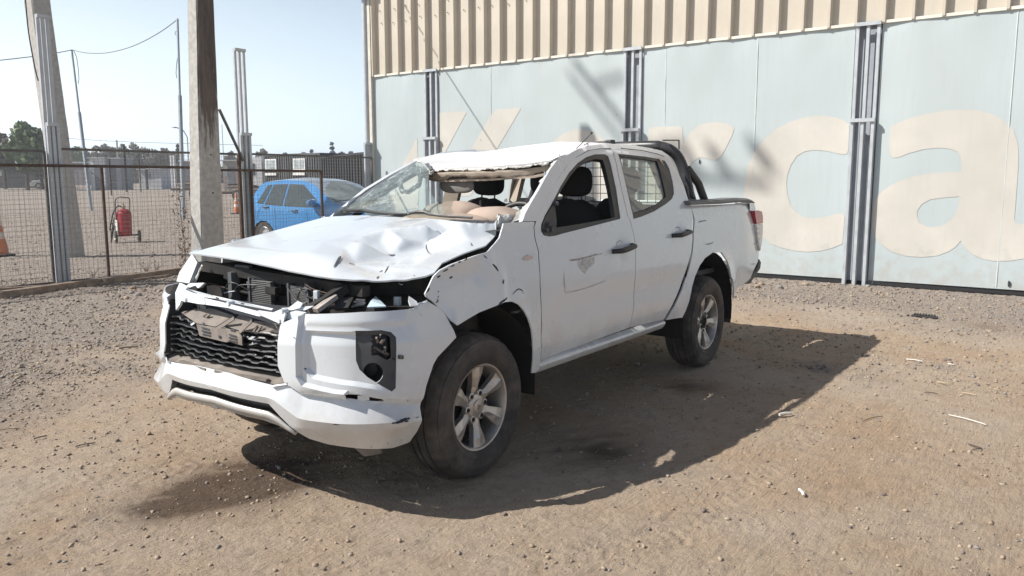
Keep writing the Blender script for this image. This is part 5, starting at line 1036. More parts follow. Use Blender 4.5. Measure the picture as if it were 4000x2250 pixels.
crumple('torn_bumper_edge', [fb(np.array([[-s, z]]), .002)[0] for s, z in ((1.08, .93), (1.13, .955), (1.19, .965))], .05, WHT, bump, 41, .006, 4, (.3, -.2, -.9))
quad('torn_bumper_tab', [fb(np.array([[-s, z]]), o)[0] for s, z, o in ((1.07, .952, .004), (1.12, .948, .006), (1.135, .962, -.01), (1.12, .985, -.04), (1.09, .972, -.02))], .005, WHT, bump)
# inner fender liners and underbody
for s in (-1, 1):
    for cx in (0, 3.0):
        n = 14; V = []; r = .485 if cx < 1 else .535
        for i in range(n+1):
            t = math.pi*(-.05+1.1*i/n); 
            for yy in (.87, .56): V.append((cx-r*math.cos(t), s*yy, .40+r*math.sin(t)))
        c = len(V); part(MB().add(V, [(2*i, 2*i+1, 2*i+3, 2*i+2) for i in range(n)]), 'wheel_liner', mat('liner', (.012, .012, .013), .85, var=.3), smooth=60)
        V = [(cx-r*math.cos(math.pi*i/n), s*.56, .40+r*math.sin(math.pi*i/n)) for i in range(n+1)]; part(MB().add(V, [tuple(range(n+1))]), 'wheel_liner', MATS['liner'])
    part(MB().box((1.75, s*.42, .46), (4.6, .09, .14)), 'chassis_rail', dark)
part(MB().box((1.5, 0, .55), (1.95, 1.60, .08)).box((1.5, 0, .50), (1.2, .4, .16)), 'floor_pan', dark); part(MB().tube([(3.0, -.62, .38), (3.0, .62, .38)], .05, 10), 'rear_axle', dark, smooth=40); part(MB().tube([(0, -.62, .36), (0, .62, .36)], .045, 10), 'front_axle', dark, smooth=40); part(MB().tube([(2.86, 0, .38), (3.14, 0, .38)], .14, 12), 'differential', dark, smooth=40)
part(MB().box((-.28, 0, .40), (.5, 1.1, .03)), 'engine_undertray', dark)
quad('torn_splash_flap', [(-.52, -.38, .33), (-.50, -.62, .34), (-.44, -.60, .20), (-.46, -.50, .17), (-.50, -.40, .25)], .006, dusty)
fl_ = part(MB().box((3.545, -.755, .47), (.012, .21, .38)), 'mud_flap', rub, bev=.004); part(MB().box((3.545, .755, .47), (.012, .21, .38)), 'mud_flap', rub)
# ------------------------------------------------------------------ wheels
def wheel(cx, cy, s, rot, par):
    e = bpy.data.objects.new('wheel', None); COL.objects.link(e); e.parent = par; e.matrix_parent_inverse = PINV(par); e.location = (cx, cy, .368)
    B = Matrix.Translation((cx, cy, .368)) @ (Matrix.Rotation(math.pi/2, 4, 'X') if s < 0 else Matrix.Rotation(-math.pi/2, 4, 'X')) @ Matrix.Rotation(rot, 4, 'Z')
    pr = [(.214, -.095), (.235, -.112), (.29, -.122), (.335, -.118), (.352, -.106), (.366, -.085), (.372, -.06), (.372, -.052), (.362, -.05), (.362, -.042), (.373, -.04), (.374, -.012), (.364, -.01), (.364, .0), (.374, .002), (.373, .04), (.362, .042), (.362, .05), (.372, .052), (.372, .06), (.366, .085), (.352, .106), (.346, .109), (.344, .114), (.335, .118), (.312, .1205), (.308, .1235), (.29, .124), (.262, .121), (.258, .124), (.240, .116), (.226, .106), (.214, .096)]
    m = MB(); m.lathe(pr, 96, B); o = m.build('tyre', rub, e, 35)
    # worn tread: shoulder blocks cut by notches
    me = o.data; n = 96
    for i, (r, h) in enumerate(pr):
        if r > .345 and abs(h) > .055:
            for k in range(0, n, 3): 
                v = me.vertices[i*n+k]; p = B.inverted() @ v.co; L = math.hypot(p.x, p.y); f = (L-.013)/L; p.x *= f; p.y *= f; v.co = B @ p
    part(MB().lathe([(.218, .098), (.2235, .102), (.2215, .106), (.2135, .104), (.208, .09), (.2, .05), (.195, -.04), (.2, -.09)], 64, B), 'rim', alum, e, smooth=40)
    part(MB().lathe([(.198, .0), (.12, -.005), (.0, -.005)], 32, B), 'rim_back', dark, e); part(MB().lathe([(.15, .03), (.15, .018), (.06, .018)], 32, B), 'brake_disc', galv if False else dark, e)
    for k in range(6):
        a = 2*math.pi*k/6; R = Matrix.Rotation(a, 4, 'Z'); T4 = [(.045, -.030, .060), (.045, .030, .060), (.11, -.030, .072), (.11, .022, .072), (.165, -.052, .085), (.205, -.060, .090), (.207, .000, .092), (.205, .036, .090), (.16, .030, .085), (.10, -.006, .084), (.16, -.012, .097), (.207, -.016, .099)]
        lo = [(x, y, z-.03) for x, y, z in T4]; V = [tuple(B @ (R @ Vector(v))) for v in T4+lo]; q = 12
        F = [(0, 2, 9), (0, 9, 1), (1, 9, 3), (2, 4, 10, 9), (4, 5, 11, 10), (9, 10, 8, 3), (10, 11, 6, 8), (6, 7, 8)]
        rim_ = [0, 2, 4, 5, 11, 6, 7, 8, 3, 1]; F += [(rim_[i], rim_[i]+q, rim_[(i+1) % 10]+q, rim_[(i+1) % 10]) for i in range(10)]
        part(MB().add(V, F), 'spoke', alum, e)
        R2 = Matrix.Rotation(a+math.pi/6, 4, 'Z'); L0 = B @ R2 @ Matrix.Translation((.0695, 0, 0))
        part(MB().lathe([(.019, .05), (.019, .076), (.013, .078), (.012, .068), (0, .068)], 14, L0), 'lug_seat', alum, e, smooth=40); part(MB().lathe([(.0095, .066), (.0095, .080), (.005, .086), (0, .087)], 8, L0), 'lug_nut', dark, e)
    part(MB().lathe([(.064, .055), (.062, .074), (.045, .080), (.036, .082), (.034, .088), (.025, .0905), (0, .091)] if cx < 1 else [(.064, .055), (.062, .074), (.045, .080), (.036, .082), (.033, .078), (.03, .06), (0, .058)], 28, B), 'hub_cap', alum if cx < 1 else dark, e, smooth=40)
    if cx < 1 and s < 0:
        m = MB()
        for a in (90, 210, 330):
            a = math.radians(a); c_, s_ = math.cos(a), math.sin(a); d = [(.0, 0), (.008, .0046), (.016, 0), (.008, -.0046)]; m.add([tuple(B @ Vector((x*c_-y*s_, x*s_+y*c_, .0935))) for x, y in d], [(0, 1, 2, 3)])
        part(m, 'hub_emblem', mat('emblem_grey', (.16, .15, .15), .4, .5), e, kind='stuff')
    return e
wheel(0, -.76, -1, math.radians(35), root); wheel(3.0, -.76, -1, math.radians(52), root); wheel(0, .76, 1, .3, root); wheel(3.0, .76, 1, .9, root)
# ------------------------------------------------------------------ load bed
m = MB()
for s in (-1, 1):
    P = [ony('E', 1626, 672, -.86), ony('E', 1640, 668, -.86), ony('E', 1900, 655, -.86), ony('E', 2030, 642, -.86), ony('E', 2150, 642, -.86), ony('E', 2190, 655, -.86), ony('E', 2212, 682, -.86)]; L_ = [ony('E', 1628, 706, -.86), ony('E', 1640, 705, -.86), ony('E', 1900, 694, -.86), ony('E', 2030, 682, -.86), ony('E', 2150, 676, -.86), ony('E', 2190, 678, -.86), ony('E', 2212, 686, -.86)]
    V = []
    for p, q in zip(P, L_):
        for y_, z_ in ((-.868, q[2]), (-.872, (p[2]+q[2])/2), (-.855, p[2]), (-.76, p[2]+.004), (-.745, q[2])): V.append((p[0], y_*-s, z_))
    n = len(P); F = [(i*5+j, i*5+(j+1) % 5, (i+1)*5+(j+1) % 5, (i+1)*5+j) for i in range(n-1) for j in range(5)]+[tuple(range(5)), tuple((n-1)*5+j for j in range(5))]
    part(MB().add(V, F), 'bed_rail_cap', mat('bed_cap_grey', (.13, .135, .14), .55, var=.2), smooth=40)
part(MB().box((3.35, 0, .75), (1.45, 1.5, .04)).box((2.68, 0, 1.03), (.03, 1.56, .55)), 'bed_floor', gplas)
part(MB().prism([(4.00, .72), (4.13, .72), (4.10, 1.0), (4.06, 1.315), (4.0, 1.315)], 1, -.70, .70), 'tailgate', WHT, bev=.01)
for s in (-1, 1):
    o = MB().add([(x, s*y, z) for z, w_ in ((1.30, .0), (.85, .02)) for x, y in ((3.98, .84), (4.06+w_, .82), (4.09+w_, .71), (4.0, .70))], [(0, 1, 5, 4), (1, 2, 6, 5), (2, 3, 7, 6), (0, 3, 2, 1)]); part(o, 'bed_corner', WHT)
red = mat('red_lens', (.35, .015, .03), .15, var=.1, coat=.5); clr = mat('clear_lens', (.62, .60, .58), .15, var=.15, vscale=30, coat=.5)
def lampp(nm, L, m_, y0=-.872, y1=-.70):
    for sg in (1, -1):
        P = [ony('E', *p, -.86) for p in L]; o = part(MB().prism([(p[0], p[2]) for p in P], 1, y0*sg, y1*sg), nm, m_, bev=.006)
        if sg == 1: R = o
    return R
lampp('tail_lamp_red', [(2207, 757), (2245, 752), (2276, 762), (2285, 800), (2286, 872), (2225, 878), (2212, 800)], red)
tlc = lampp('tail_lamp_clear', [(2225, 883), (2285, 877), (2284, 960), (2278, 1030), (2262, 1125), (2250, 1090), (2232, 980)], clr)
for yy in (920, 965, 1015, 1060): a_, b_ = ony('E', 2236, yy, -.876), ony('E', 2264, yy-3, -.876); part(MB().bar(a_, b_, .006, .008), 'lens_rib', pale, tlc)
rp = [ony('F', x, y, -.84) for x, y in ((1322, 258), (1340, 290), (1332, 350), (1240, 488), (1182, 490), (1238, 432), (1285, 372), (1312, 300))]
part(MB().prism([(p[0], p[2]) for p in rp], 1, -.845, .845), 'rear_step_bumper', bplas, bev=.01)
# ------------------------------------------------------------------ roll bar
rbm = mat('roll_bar_black', (.03, .031, .034), .42, var=.3, vscale=6, col2=(.10, .09, .085), c2amt=.4, c2scale=5)
RB = empty('roll_bar', (2.8, 0, 1.35)); RB.parent = root; RB.matrix_parent_inverse = PINV(root)
hoop = [(2.87, -.74, 1.36), (2.91, -.68, 1.53), (2.90, -.635, 1.66), (2.86, -.585, 1.735), (2.82, -.50, 1.772), (2.80, -.38, 1.778)]
hoop = hoop+[(x, -y, z) for x, y, z in reversed(hoop)]
part(MB().tube(spline(hoop, 6), .043, 14), 'hoop', rbm, RB, smooth=60)
for s in (-1, 1):
    part(MB().tube([(2.92, s*.69, 1.60), (3.02, s*.745, 1.48), (3.10, s*.77, 1.34)], .032, 12), 'rear_stay', rbm, RB, smooth=60)
    part(MB().add([(2.80, s*.77, 1.33), (2.95, s*.77, 1.33), (2.96, s*.70, 1.52), (2.90, s*.67, 1.58), (2.82, s*.72, 1.50), (2.80, s*.74, 1.33), (2.95, s*.74, 1.33), (2.94, s*.67, 1.52), (2.89, s*.65, 1.58), (2.81, s*.69, 1.50)], [(0, 1, 2, 3, 4), (5, 6, 7, 8, 9), (0, 1, 6, 5), (1, 2, 7, 6), (2, 3, 8, 7), (3, 4, 9, 8), (4, 0, 5, 9)]), 'side_plate', rbm, RB)
fr_ = [ony('E', x, y, -.56) for x, y in ((1380, 112), (1526, 112), (1528, 192))]; part(MB().tube([fr_[0], fr_[1], fr_[2]], .006, 6), 'light_bracket', rbm, RB)
part(MB().box(ony('E', 902, 128, -.20)+np.array([.2, .3, .01])*0, (.07, .05, .035)), 'beacon_foot', bplas, RB, bev=.008); part(MB().tube([ony('E', 845, 120, -.15), ony('E', 935, 130, -.15)], .005, 6), 'beacon_wire', bplas, RB)
# rear window guard mesh
gm = MB()
for y_ in np.arange(-.56, .57, .07): gm.tube([(2.63, y_, 1.33), (2.62, y_, 1.67)], .0028, 4)
for z_ in np.arange(1.335, 1.68, .068): gm.tube([(2.63, -.6, z_), (2.63, .6, z_)], .0028, 4)
for y_ in (-.28, .28): gm.box((2.635, y_, 1.5), (.02, .024, .36))
part(gm, 'rear_window_guard', bplas, kind='stuff')
part(MB().box((2.6, 0, 1.02), (.03, 1.62, .60)), 'cab_back_panel', WHT); part(MB().bar((2.56, -.74, 1.32), (2.50, -.60, 1.66), .04, .10), 'cab_rear_pillar', hliner); part(MB().bar((2.56, .74, 1.32), (2.50, .60, 1.66), .04, .10), 'cab_rear_pillar', hliner)
# ------------------------------------------------------------------ interior
def blob(nm, c, r, m_, par=None, sq=1., seed=1, amp=.08, taper=0):
    V = []; n, k = 18, 14
    for i in range(k+1):
        ph = math.pi*i/k-math.pi/2
        for j in range(n):
            th = 2*math.pi*j/n; f = lambda a: math.copysign(abs(a)**sq, a); v = np.array([f(math.cos(ph))*f(math.cos(th)), f(math.cos(ph))*f(math.sin(th)), f(math.sin(ph))])
            w_ = 1+amp*(vnoise(np.array([v[0]*2+seed]), np.array([v[1]*2+v[2]*1.7]), seed)[0]-.5)*2; v = v*w_; v[:2] *= 1+taper*v[2]; V.append(np.array(c)+v*r)
    F = [(i*n+j, i*n+(j+1) % n, (i+1)*n+(j+1) % n, (i+1)*n+j) for i in range(k) for j in range(n)]
    return part(MB().add(V, F), nm, m_, par, smooth=80)
def seat(y, x, hr=True):
    e = empty('front_seat' if x < 2 else 'rear_seat', (x, y, .7)); e.parent = root; e.matrix_parent_inverse = PINV(root)
    blob('cushion', (x-.28, y, .80), (.27, .25, .10), fabr, e, .5, 2); blob('backrest', (x+.03, y, 1.08), (.09, .25, .30), fabr, e, .55, 3, taper=-.12)
    blob('headrest', (x+.08, y, 1.50), (.055, .135, .105), fabr, e, .6, 4, .02)
    for d in (-.06, .06): part(MB().tube([(x+.07, y+d, 1.30), (x+.08, y+d, 1.43)], .006, 6), 'headrest_post', trimb, e)
seat(-.38, 1.62); seat(.37, 1.62); seat(-.36, 2.38); seat(.36, 2.38)
part(MB().prism([(.42, 1.0), (.48, 1.235), (.62, 1.275), (.86, 1.255), (.93, 1.19), (.90, .95)], 1, -.70, .70), 'dashboard', gplas, bev=.02)
blob('airbag', (1.0, .12, 1.255), (.16, .23, .11), beige, None, .8, 5, .12); blob('airbag', (.94, -.26, 1.27), (.13, .20, .075), beige, None, .9, 6, .12); blob('airbag', (.78, .0, 1.265), (.18, .32, .035), beige, None, .8, 9, .1)
sw_ = Matrix.Translation((.98, -.37, 1.20)) @ Matrix.Rotation(math.radians(-62), 4, 'Y'); n = 28
part(MB().tube([tuple(sw_ @ Vector((.185*math.cos(2*math.pi*i/n), .185*math.sin(2*math.pi*i/n), 0))) for i in range(n)], .016, 8, closed=True), 'steering_wheel', bplas, smooth=60)
q = onx('D', 1200, 500, 1.15); blob('sun_visor', (1.12, .20, 1.475), (.02, .15, .055), mat('visor_grey', (.20, .19, .18), .9), None, .8, 7, .1)
gh = [fwind([onwind('D', *p)])[0]+(.06, -.015, 0) for p in ((545, 520), (560, 580), (620, 585), (715, 520), (735, 440), (700, 400), (650, 425), (560, 490))]
part(MB().tube(gh, .017, 8, closed=True), 'grab_handle', trimb, smooth=60)
quad('pillar_cover', [fwind([onwind('D', *p)])[0]+(.075, -.02, 0) for p in ((560, 445), (650, 385), (800, 340), (830, 400), (740, 435), (700, 400), (620, 450), (570, 490))], .02, trimb)
part(MB().tube([ony('E', 590, 188, -.555), ony('E', 728, 48, -.50)], .0028, 5).add([], []), 'antenna', bplas); part(MB().tube([ony('E', 725, 51, -.50), ony('E', 732, 43, -.50)], .007, 6), 'antenna_tip', bplas)
part(MB().tube([ony('E', 660, 155, -.5), ony('E', 690, 138, -.3), ony('E', 850, 120, -.1)], .003, 5), 'beacon_cable', bplas)
# ================================================================== YARD BEYOND THE FENCE
def U(u, D, z=None):
    """ground point in the column of the view at depth D"""
    p = ond('S', u, 453, D); h = float(height(np.array([p[0]]), np.array([p[1]]))[0]); return np.array([p[0], p[1], h if z is None else z])
def zof(v, D): return 1.508+(453-v)/2004*D
AZ0 = YAW
rvec = np.array([RT[0], RT[1], 0]); fvec = np.array([math.cos(YAW), math.sin(YAW), 0])
blue = mat('blue_paint', (.04, .22, .50), .25, var=.05, coat=1, rvar=.03); dglass = mat('dark_car_glass', (.05, .07, .075), .08, var=.1, rvar=.02, spec=.8)
silverp = mat('silver_paint', (.62, .63, .64), .3, .3, coat=.5); wpaint = mat('white_truck_paint', (.75, .75, .74), .35)
rim2 = mat('wheel_silver', (.45, .45, .45), .4, .5)
def smallwheel(c, R, w, ax, par, nm='wheel'):
    """c hub, ax unit axle direction"""
    ax = Vector(ax).normalized(); q = ax.to_track_quat('Z', 'Y').to_matrix().to_4x4(); B = Matrix.Translation(Vector(c)) @ q
    e = bpy.data.objects.new(nm, None); COL.objects.link(e); e.parent = par; e.matrix_parent_inverse = PINV(par); e.location = Vector(c)
    MB().lathe([(R*.62, -w/2), (R*.95, -w/2), (R, -w*.35), (R, w*.35), (R*.95, w/2), (R*.62, w/2)], 28, B).build('tyre', rub, e, 35)
    MB().lathe([(R*.62, w*.45), (R*.58, w*.5), (R*.5, w*.25), (R*.2, w*.3), (0, w*.35)], 24, B).lathe([(R*.62, -w*.45), (0, -w*.3)], 24, B).build('rim', rim2, e, 35)
    return e
def hatch(root_, heading, paint, prof, L, Wd, wins, wr=.30, wheels=(.62, 3.0), zscale=1):
    """car in local coords: x forward from the tail 0..L, half width Wd; built then turned to heading"""
    c, s = math.cos(heading), math.sin(heading); o3 = np.array(root_)
    def G(p): p = np.atleast_2d(p).astype(float); x = p[:, 0]-L/2; return np.stack([o3[0]+x*c-p[:, 1]*s, o3[1]+x*s+p[:, 1]*c, o3[2]+p[:, 2]], 1)
    def hw(x, z): return Wd*(1-.10*sstep(.35, 0, x)-.16*sstep(L-.7, L, x))*(1-.035*sstep(.55, .2, z))-.30*np.clip(z-.90, 0, 1)**1.05*(1.0)
    return G, hw
def build_car(name, label, cat, root_, heading, paint, L, Wd, topz, body, arches, sidewins, front, rear, wr, hub, extra=None):
    e = empty(name, tuple(root_), label, cat); G, hw = hatch(root_, heading, paint, None, L, Wd, None)
    for sg in (-1, 1):
        f = lambda p, off=0: G(np.stack([p[:, 0], sg*(hw(p[:, 0], p[:, 1])+off), p[:, 1]], 1))
        o = panel('body_side', body, lambda p: f(p), paint, e, h=.10, edge=.05, thick=0, smooth=50)
        if sg > 0: flip(o)
        for nm, w_ in sidewins: 
            q = panel(nm, w_, lambda p: f(p, .006), dglass if nm == 'side_window' else paint, e, h=.15, edge=.08, thick=0, smooth=60)
            panel('window_seal', [( (a-np.mean([z[0] for z in w_]))*1.05+np.mean([z[0] for z in w_]), (b-np.mean([z[1] for z in w_]))*1.09+np.mean([z[1] for z in w_])) for a, b in w_], lambda p: f(p, .003), seal, e, h=.15, edge=.08, thick=0)
    # top skin swept across between the two sides along the upper outline
    up = [q for q in body if q in topz]; V = []; n = 11
    for x, z in topz:
        h0 = float(hw(x, z))
        for i in range(n): t = -1+2*i/(n-1); V.append((x, h0*t, z+.05*(1-t*t)*(1 if z > .7 else .5)))
    me = MB().add(G(V), [(i*n+j, i*n+j+1, (i+1)*n+j+1, (i+1)*n+j) for i in range(len(topz)-1) for j in range(n-1)]); part(me, 'body_top', mat('dusty_glare_top', (.30, .36, .42), .35, var=.15, coat=.6) if name == 'blue_hatchback' else paint, e, smooth=50)  # hatchback roof and bonnet colour paled for sky glare as well as dust
    def across(nm, a, b, m_, ins=.06, off=.012):
        V = []; 
        for k in range(5):
            x, z = a[0]+(b[0]-a[0])*k/4, a[1]+(b[1]-a[1])*k/4; h0 = float(hw(x, z))-ins; d = np.array([-(b[1]-a[1]), (b[0]-a[0])]); d = d/np.linalg.norm(d); 
            if d[1] < 0: d = -d
            for i in range(n): t = -1+2*i/(n-1); V.append((x+d[0]*off, h0*t, z+d[1]*off+.05*(1-t*t)))
        part(MB().add(G(V), [(i*n+j, i*n+j+1, (i+1)*n+j+1, (i+1)*n+j) for i in range(4) for j in range(n-1)]), nm, m_, e, smooth=60)
    across('windscreen', *front, mat('glare_windscreen', (.22, .25, .245), .08, var=.35, vscale=2.5, rvar=.02)); across('rear_window', *rear, dglass)  # windscreen glass colour lightened to carry the glare
    for x in hub:
        for sg in (-1, 1): c_ = G([(x, sg*(Wd-.11), wr)])[0]; a_ = G([(x, sg*2, wr)])[0]-G([(x, 0, wr)])[0]; smallwheel(c_, wr, .19, a_, e)
        part(MB().add(G([(x+.36*math.cos(t)*1.0, y, wr+.36*math.sin(t)) for t in np.linspace(0, math.pi, 10) for y in (-Wd+.03, Wd-.03)]), [(2*i, 2*i+1, 2*i+3, 2*i+2) for i in range(9)]), 'wheel_liner', MATS['liner'], e)
    part(MB().add(G([(.1, y, .3) for y in (-Wd+.1, Wd-.1)]+[(L-.1, y, .3) for y in (-Wd+.1, Wd-.1)]), [(0, 1, 3, 2)]), 'underbody', dark, e)
    if extra: extra(e, G, hw)
    return e
def arch(x, r, n=8): return [(x+r*math.cos(t), .28+r*math.sin(t)) for t in np.linspace(math.pi, 0, n)]
topH = [(.03, .62), (.05, .86), (.10, .98), (.42, 1.40), (.60, 1.475), (1.2, 1.52), (1.75, 1.50), (2.1, 1.42), (2.75, 1.03), (3.1, .96), (3.5, .86), (3.66, .72), (3.68, .5)]
bodyH = [(.06, .26)]+[(.03, .62), (.05, .86), (.10, .98), (.42, 1.40), (.60, 1.475), (1.2, 1.52), (1.75, 1.50), (2.1, 1.42), (2.75, 1.03), (3.1, .96), (3.5, .86), (3.66, .72), (3.68, .5)]+[(3.66, .25)]+arch(3.02, .34)[::-1]+arch(.62, .34)[::-1]
hx = []
def hatchx(e, G, hw):
    for sg in (-1, 1):
        f = lambda p, off=0: G(np.stack([p[:, 0], sg*(hw(p[:, 0], p[:, 1])+off), p[:, 1]], 1))
        panel('tail_lamp', [(.0, .80), (.05, .99), (.16, 1.02), (.30, .90), (.22, .78), (.06, .74)], lambda p: f(p, .008), red, e, h=.05, thick=0)
        for x, z in ((.72, .92), (1.62, .86)): part(MB().tube([f(np.array([[x+d, z]]), o)[0] for d, o in ((-.09, .0), (-.06, .03), (.06, .03), (.09, .0))], .014, 6), 'door_handle', bplas, e)
        for L_ in ([(1.02, .32), (1.0, .95), (1.03, 1.0), (1.06, 1.38)], [(1.98, .32), (2.02, .6), (1.98, .95)], [(1.0, .32), (1.98, .32)], [(.42, .62), (.46, .8), (.62, .95)]):
            part(MB().tube([f(np.array([q]), .001)[0] for q in dens(L_, .08)], .004, 4), 'door_gap', crackm, e)
        m = MB(); c = f(np.array([[2.22, 1.03]]), .12)[0]; blob('mirror', c, (.09, .09, .08), blue, e, .7, 3, 0)
        panel('head_lamp', [(3.25, .68), (3.55, .66), (3.62, .75), (3.35, .84)], lambda p: f(p, .008), clr, e, h=.08, thick=0)
    part(MB().add(G([(3.69, -.6, .48), (3.69, .6, .48), (3.69, .5, .62), (3.69, -.5, .62)]), [(0, 1, 2, 3)]), 'front_grille', bplas, e)
hc0 = U(828, 17.8); 
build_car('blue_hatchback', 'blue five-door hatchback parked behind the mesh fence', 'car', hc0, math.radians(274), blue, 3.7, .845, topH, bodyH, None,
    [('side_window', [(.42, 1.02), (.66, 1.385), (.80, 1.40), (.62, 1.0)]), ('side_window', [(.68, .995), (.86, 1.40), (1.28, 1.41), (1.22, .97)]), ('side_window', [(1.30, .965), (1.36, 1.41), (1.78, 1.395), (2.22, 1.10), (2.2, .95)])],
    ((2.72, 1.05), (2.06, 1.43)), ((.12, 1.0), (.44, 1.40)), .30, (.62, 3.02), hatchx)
# silver car far off
topS = [(.02, .6), (.08, .92), (.8, 1.0), (1.35, 1.40), (2.1, 1.42), (2.9, .98), (4.1, .80), (4.3, .6)]
build_car('parked_car', 'silver sedan parked far off behind the first fence post', 'car', U(131, 88), AZ0+math.radians(115), silverp, 4.35, .86, topS, [(.1, .25)]+topS+[(4.28, .25)]+arch(3.45, .34)[::-1]+arch(.85, .34)[::-1], None,
    [('side_window', [(.95, 1.0), (1.4, 1.36), (1.8, 1.37), (1.8, .98)]), ('side_window', [(1.86, .98), (1.86, 1.37), (2.1, 1.36), (2.75, .98)])], ((2.85, .99), (2.14, 1.39)), ((.85, 1.0), (1.33, 1.37)), .31, (.85, 3.45))
# ---- wheeled extinguisher
redp = mat('extinguisher_red', (.36, .022, .03), .4, var=.12, vscale=9, col2=(.24, .03, .03), c2amt=.5)
xc = U(306, 19.4); EX = empty('wheeled_extinguisher', tuple(xc), 'red wheeled fire extinguisher with bent handle standing in the yard', 'fire extinguisher')
X = lambda r, f, z: xc+rvec*r+fvec*f+np.array([0, 0, z])
def LA(prof, c, m_=None, n=24): return MB().lathe(prof, n, Matrix.Translation(Vector(c)))
part(LA([(.0, .14), (.12, .15), (.155, .19), (.16, .30), (.17, .66), (.165, .69), (.172, .70), (.165, .72), (.15, .76), (.09, .80), (.04, .82), (0, .82)], X(0, 0, 0)), 'cylinder', redp, EX, smooth=50)
part(LA([(.03, .80), (.03, .86), (.045, .86), (.045, .88), (.02, .90), (.02, .95), (0, .95)], X(0, 0, 0)), 'valve', mat('brass', (.35, .26, .14), .4, .8), EX, smooth=40)
hb = mat('handle_brown', (.10, .06, .05), .5, .3)
part(MB().tube(spline([X(-.13, -.13, .55), X(-.125, -.15, .80), X(-.09, -.20, 1.02), X(0.0, -.22, 1.10), X(.12, -.2, 1.10), X(.20, -.10, 1.07), X(.17, -.02, .95), X(.145, .0, .75)], 5), .014, 7), 'handle', hb, EX, smooth=60)
part(MB().tube(spline([X(-.02, 0, .86), X(-.12, -.05, .88), X(-.22, -.08, .72), X(-.28, -.08, .5), X(-.33, -.06, .38), X(-.28, -.1, .28), X(-.20, -.12, .36), X(-.27, -.12, .48), X(-.33, -.08, .30)], 5), .017, 7), 'hose', bplas, EX, smooth=60)
part(MB().tube(spline([X(-.22, -.05, .6), X(-.27, -.07, .35), X(-.31, -.1, .12)], 4), .012, 6), 'prop_leg', dark, EX); part(MB().bar(X(-.31, -.1, .0), X(-.24, -.06, .42), .03, .03), 'stand_leg', dark, EX)
part(MB().tube([X(-.17, -.16, .16), X(.28, .1, .18)], .016, 8), 'axle', dark, EX)
av = rvec*.87+fvec*.5
for r, f in ((-.16, -.14), (.29, .12)): smallwheel(X(r, f, .145), .145, .06, av*(-1 if r < 0 else 1), EX)
part(MB().box(X(-.135, -.13, .42), (.02, .1, .25)), 'label_plate', mat('label_white', (.6, .58, .55), .6), EX)
# ---- cones
orange = mat('cone_orange', (.62, .19, .07), .6, var=.15, vscale=6, col2=(.50, .20, .11), c2amt=.6); conew = mat('cone_band', (.66, .55, .46), .6, var=.15)
def cone(c, H, lb):
    e = empty('traffic_cone', tuple(c), lb, 'traffic cone', 'orange striped traffic cones'); c = Vector(c)
    part(MB().lathe([(.16*H, .04), (.145*H, H*.22), (.12*H, H*.35)], 20, Matrix.Translation(c)), 'cone_body', orange, e, smooth=50); part(MB().lathe([(.12*H, H*.35), (.10*H, H*.49)], 20, Matrix.Translation(c)), 'band', conew, e, smooth=50)
    part(MB().lathe([(.10*H, H*.49), (.085*H, H*.62)], 20, Matrix.Translation(c)), 'cone_body', orange, e, smooth=50); part(MB().lathe([(.085*H, H*.62), (.068*H, H*.78)], 20, Matrix.Translation(c)), 'band', conew, e, smooth=50)
    part(MB().lathe([(.068*H, H*.78), (.045*H, H*.99), (.03*H, H), (0, H)], 20, Matrix.Translation(c)), 'cone_body', orange, e, smooth=50)
    part(MB().box(c+Vector((0, 0, .025)), (.42*H, .42*H, .05)), 'base', bplas, e, bev=.01)
cone(U(-17, 15.9), 1.0, 'tall orange and white cone at the left edge of the yard'); cone(U(592, 33), .85, 'small faded orange cone left of the blue hatchback')
# ---- containers
cont = mat('container_dark', (.028, .03, .034), .6, .2, var=.25, vscale=2); contg = mat('container_grey', (.10, .105, .11), .6, .2, var=.2, vscale=2); wfr = mat('window_white', (.70, .70, .68), .5); pane = mat('window_pane', (.32, .36, .38), .15, var=.3, vscale=3)
def container(name, lb, uA, DA, uB, DB, ztop, m_, ribs, depth=2.4, flat=False):
    a, b = U(uA, DA), U(uB, DB); d = (b-a)*(1, 1, 0); L = np.linalg.norm(d); d = d/L; nn = np.array([-d[1], d[0], 0]); nn = nn if nn@fvec > 0 else -nn; zb = min(a[2], b[2])-.05; H = ztop-zb; mid = (a+b)/2; mid[2] = zb
    e = empty(name, tuple(mid), lb, 'container'); P = lambda s, f, z: np.array([a[0], a[1], zb])+d*s+nn*f+np.array([0, 0, z])
    m = MB().add([P(s, f, z) for s in (0, L) for f in (0.05, depth) for z in (0, H)], [(0, 2, 3, 1), (4, 5, 7, 6), (0, 1, 5, 4), (2, 6, 7, 3), (1, 3, 7, 5), (0, 4, 6, 2)]); part(m, 'shell', m_, e)
    for s in (0, L): part(MB().bar(P(s, .02, 0), P(s, .02, H), .14, .14), 'corner_post', m_, e)
    part(MB().bar(P(0, .02, H-.05), P(L, .02, H-.05), .12, .10), 'top_rail', m_, e); part(MB().bar(P(0, .02, .06), P(L, .02, .06), .12, .12), 'bottom_rail', m_, e)
    for i in range(ribs): s = (i+.5)*L/ribs; part(MB().bar(P(s, .02, .1), P(s, .02, H-.1), L/ribs*.5, .07, up=nn), 'rib', contg if not flat else m_, e)
    return e, P, L, H
e, P, L, H = container('office_container', 'grey ribbed container with two white framed windows', 668, 46, 806, 43, zof(387, 45), contg, 24)
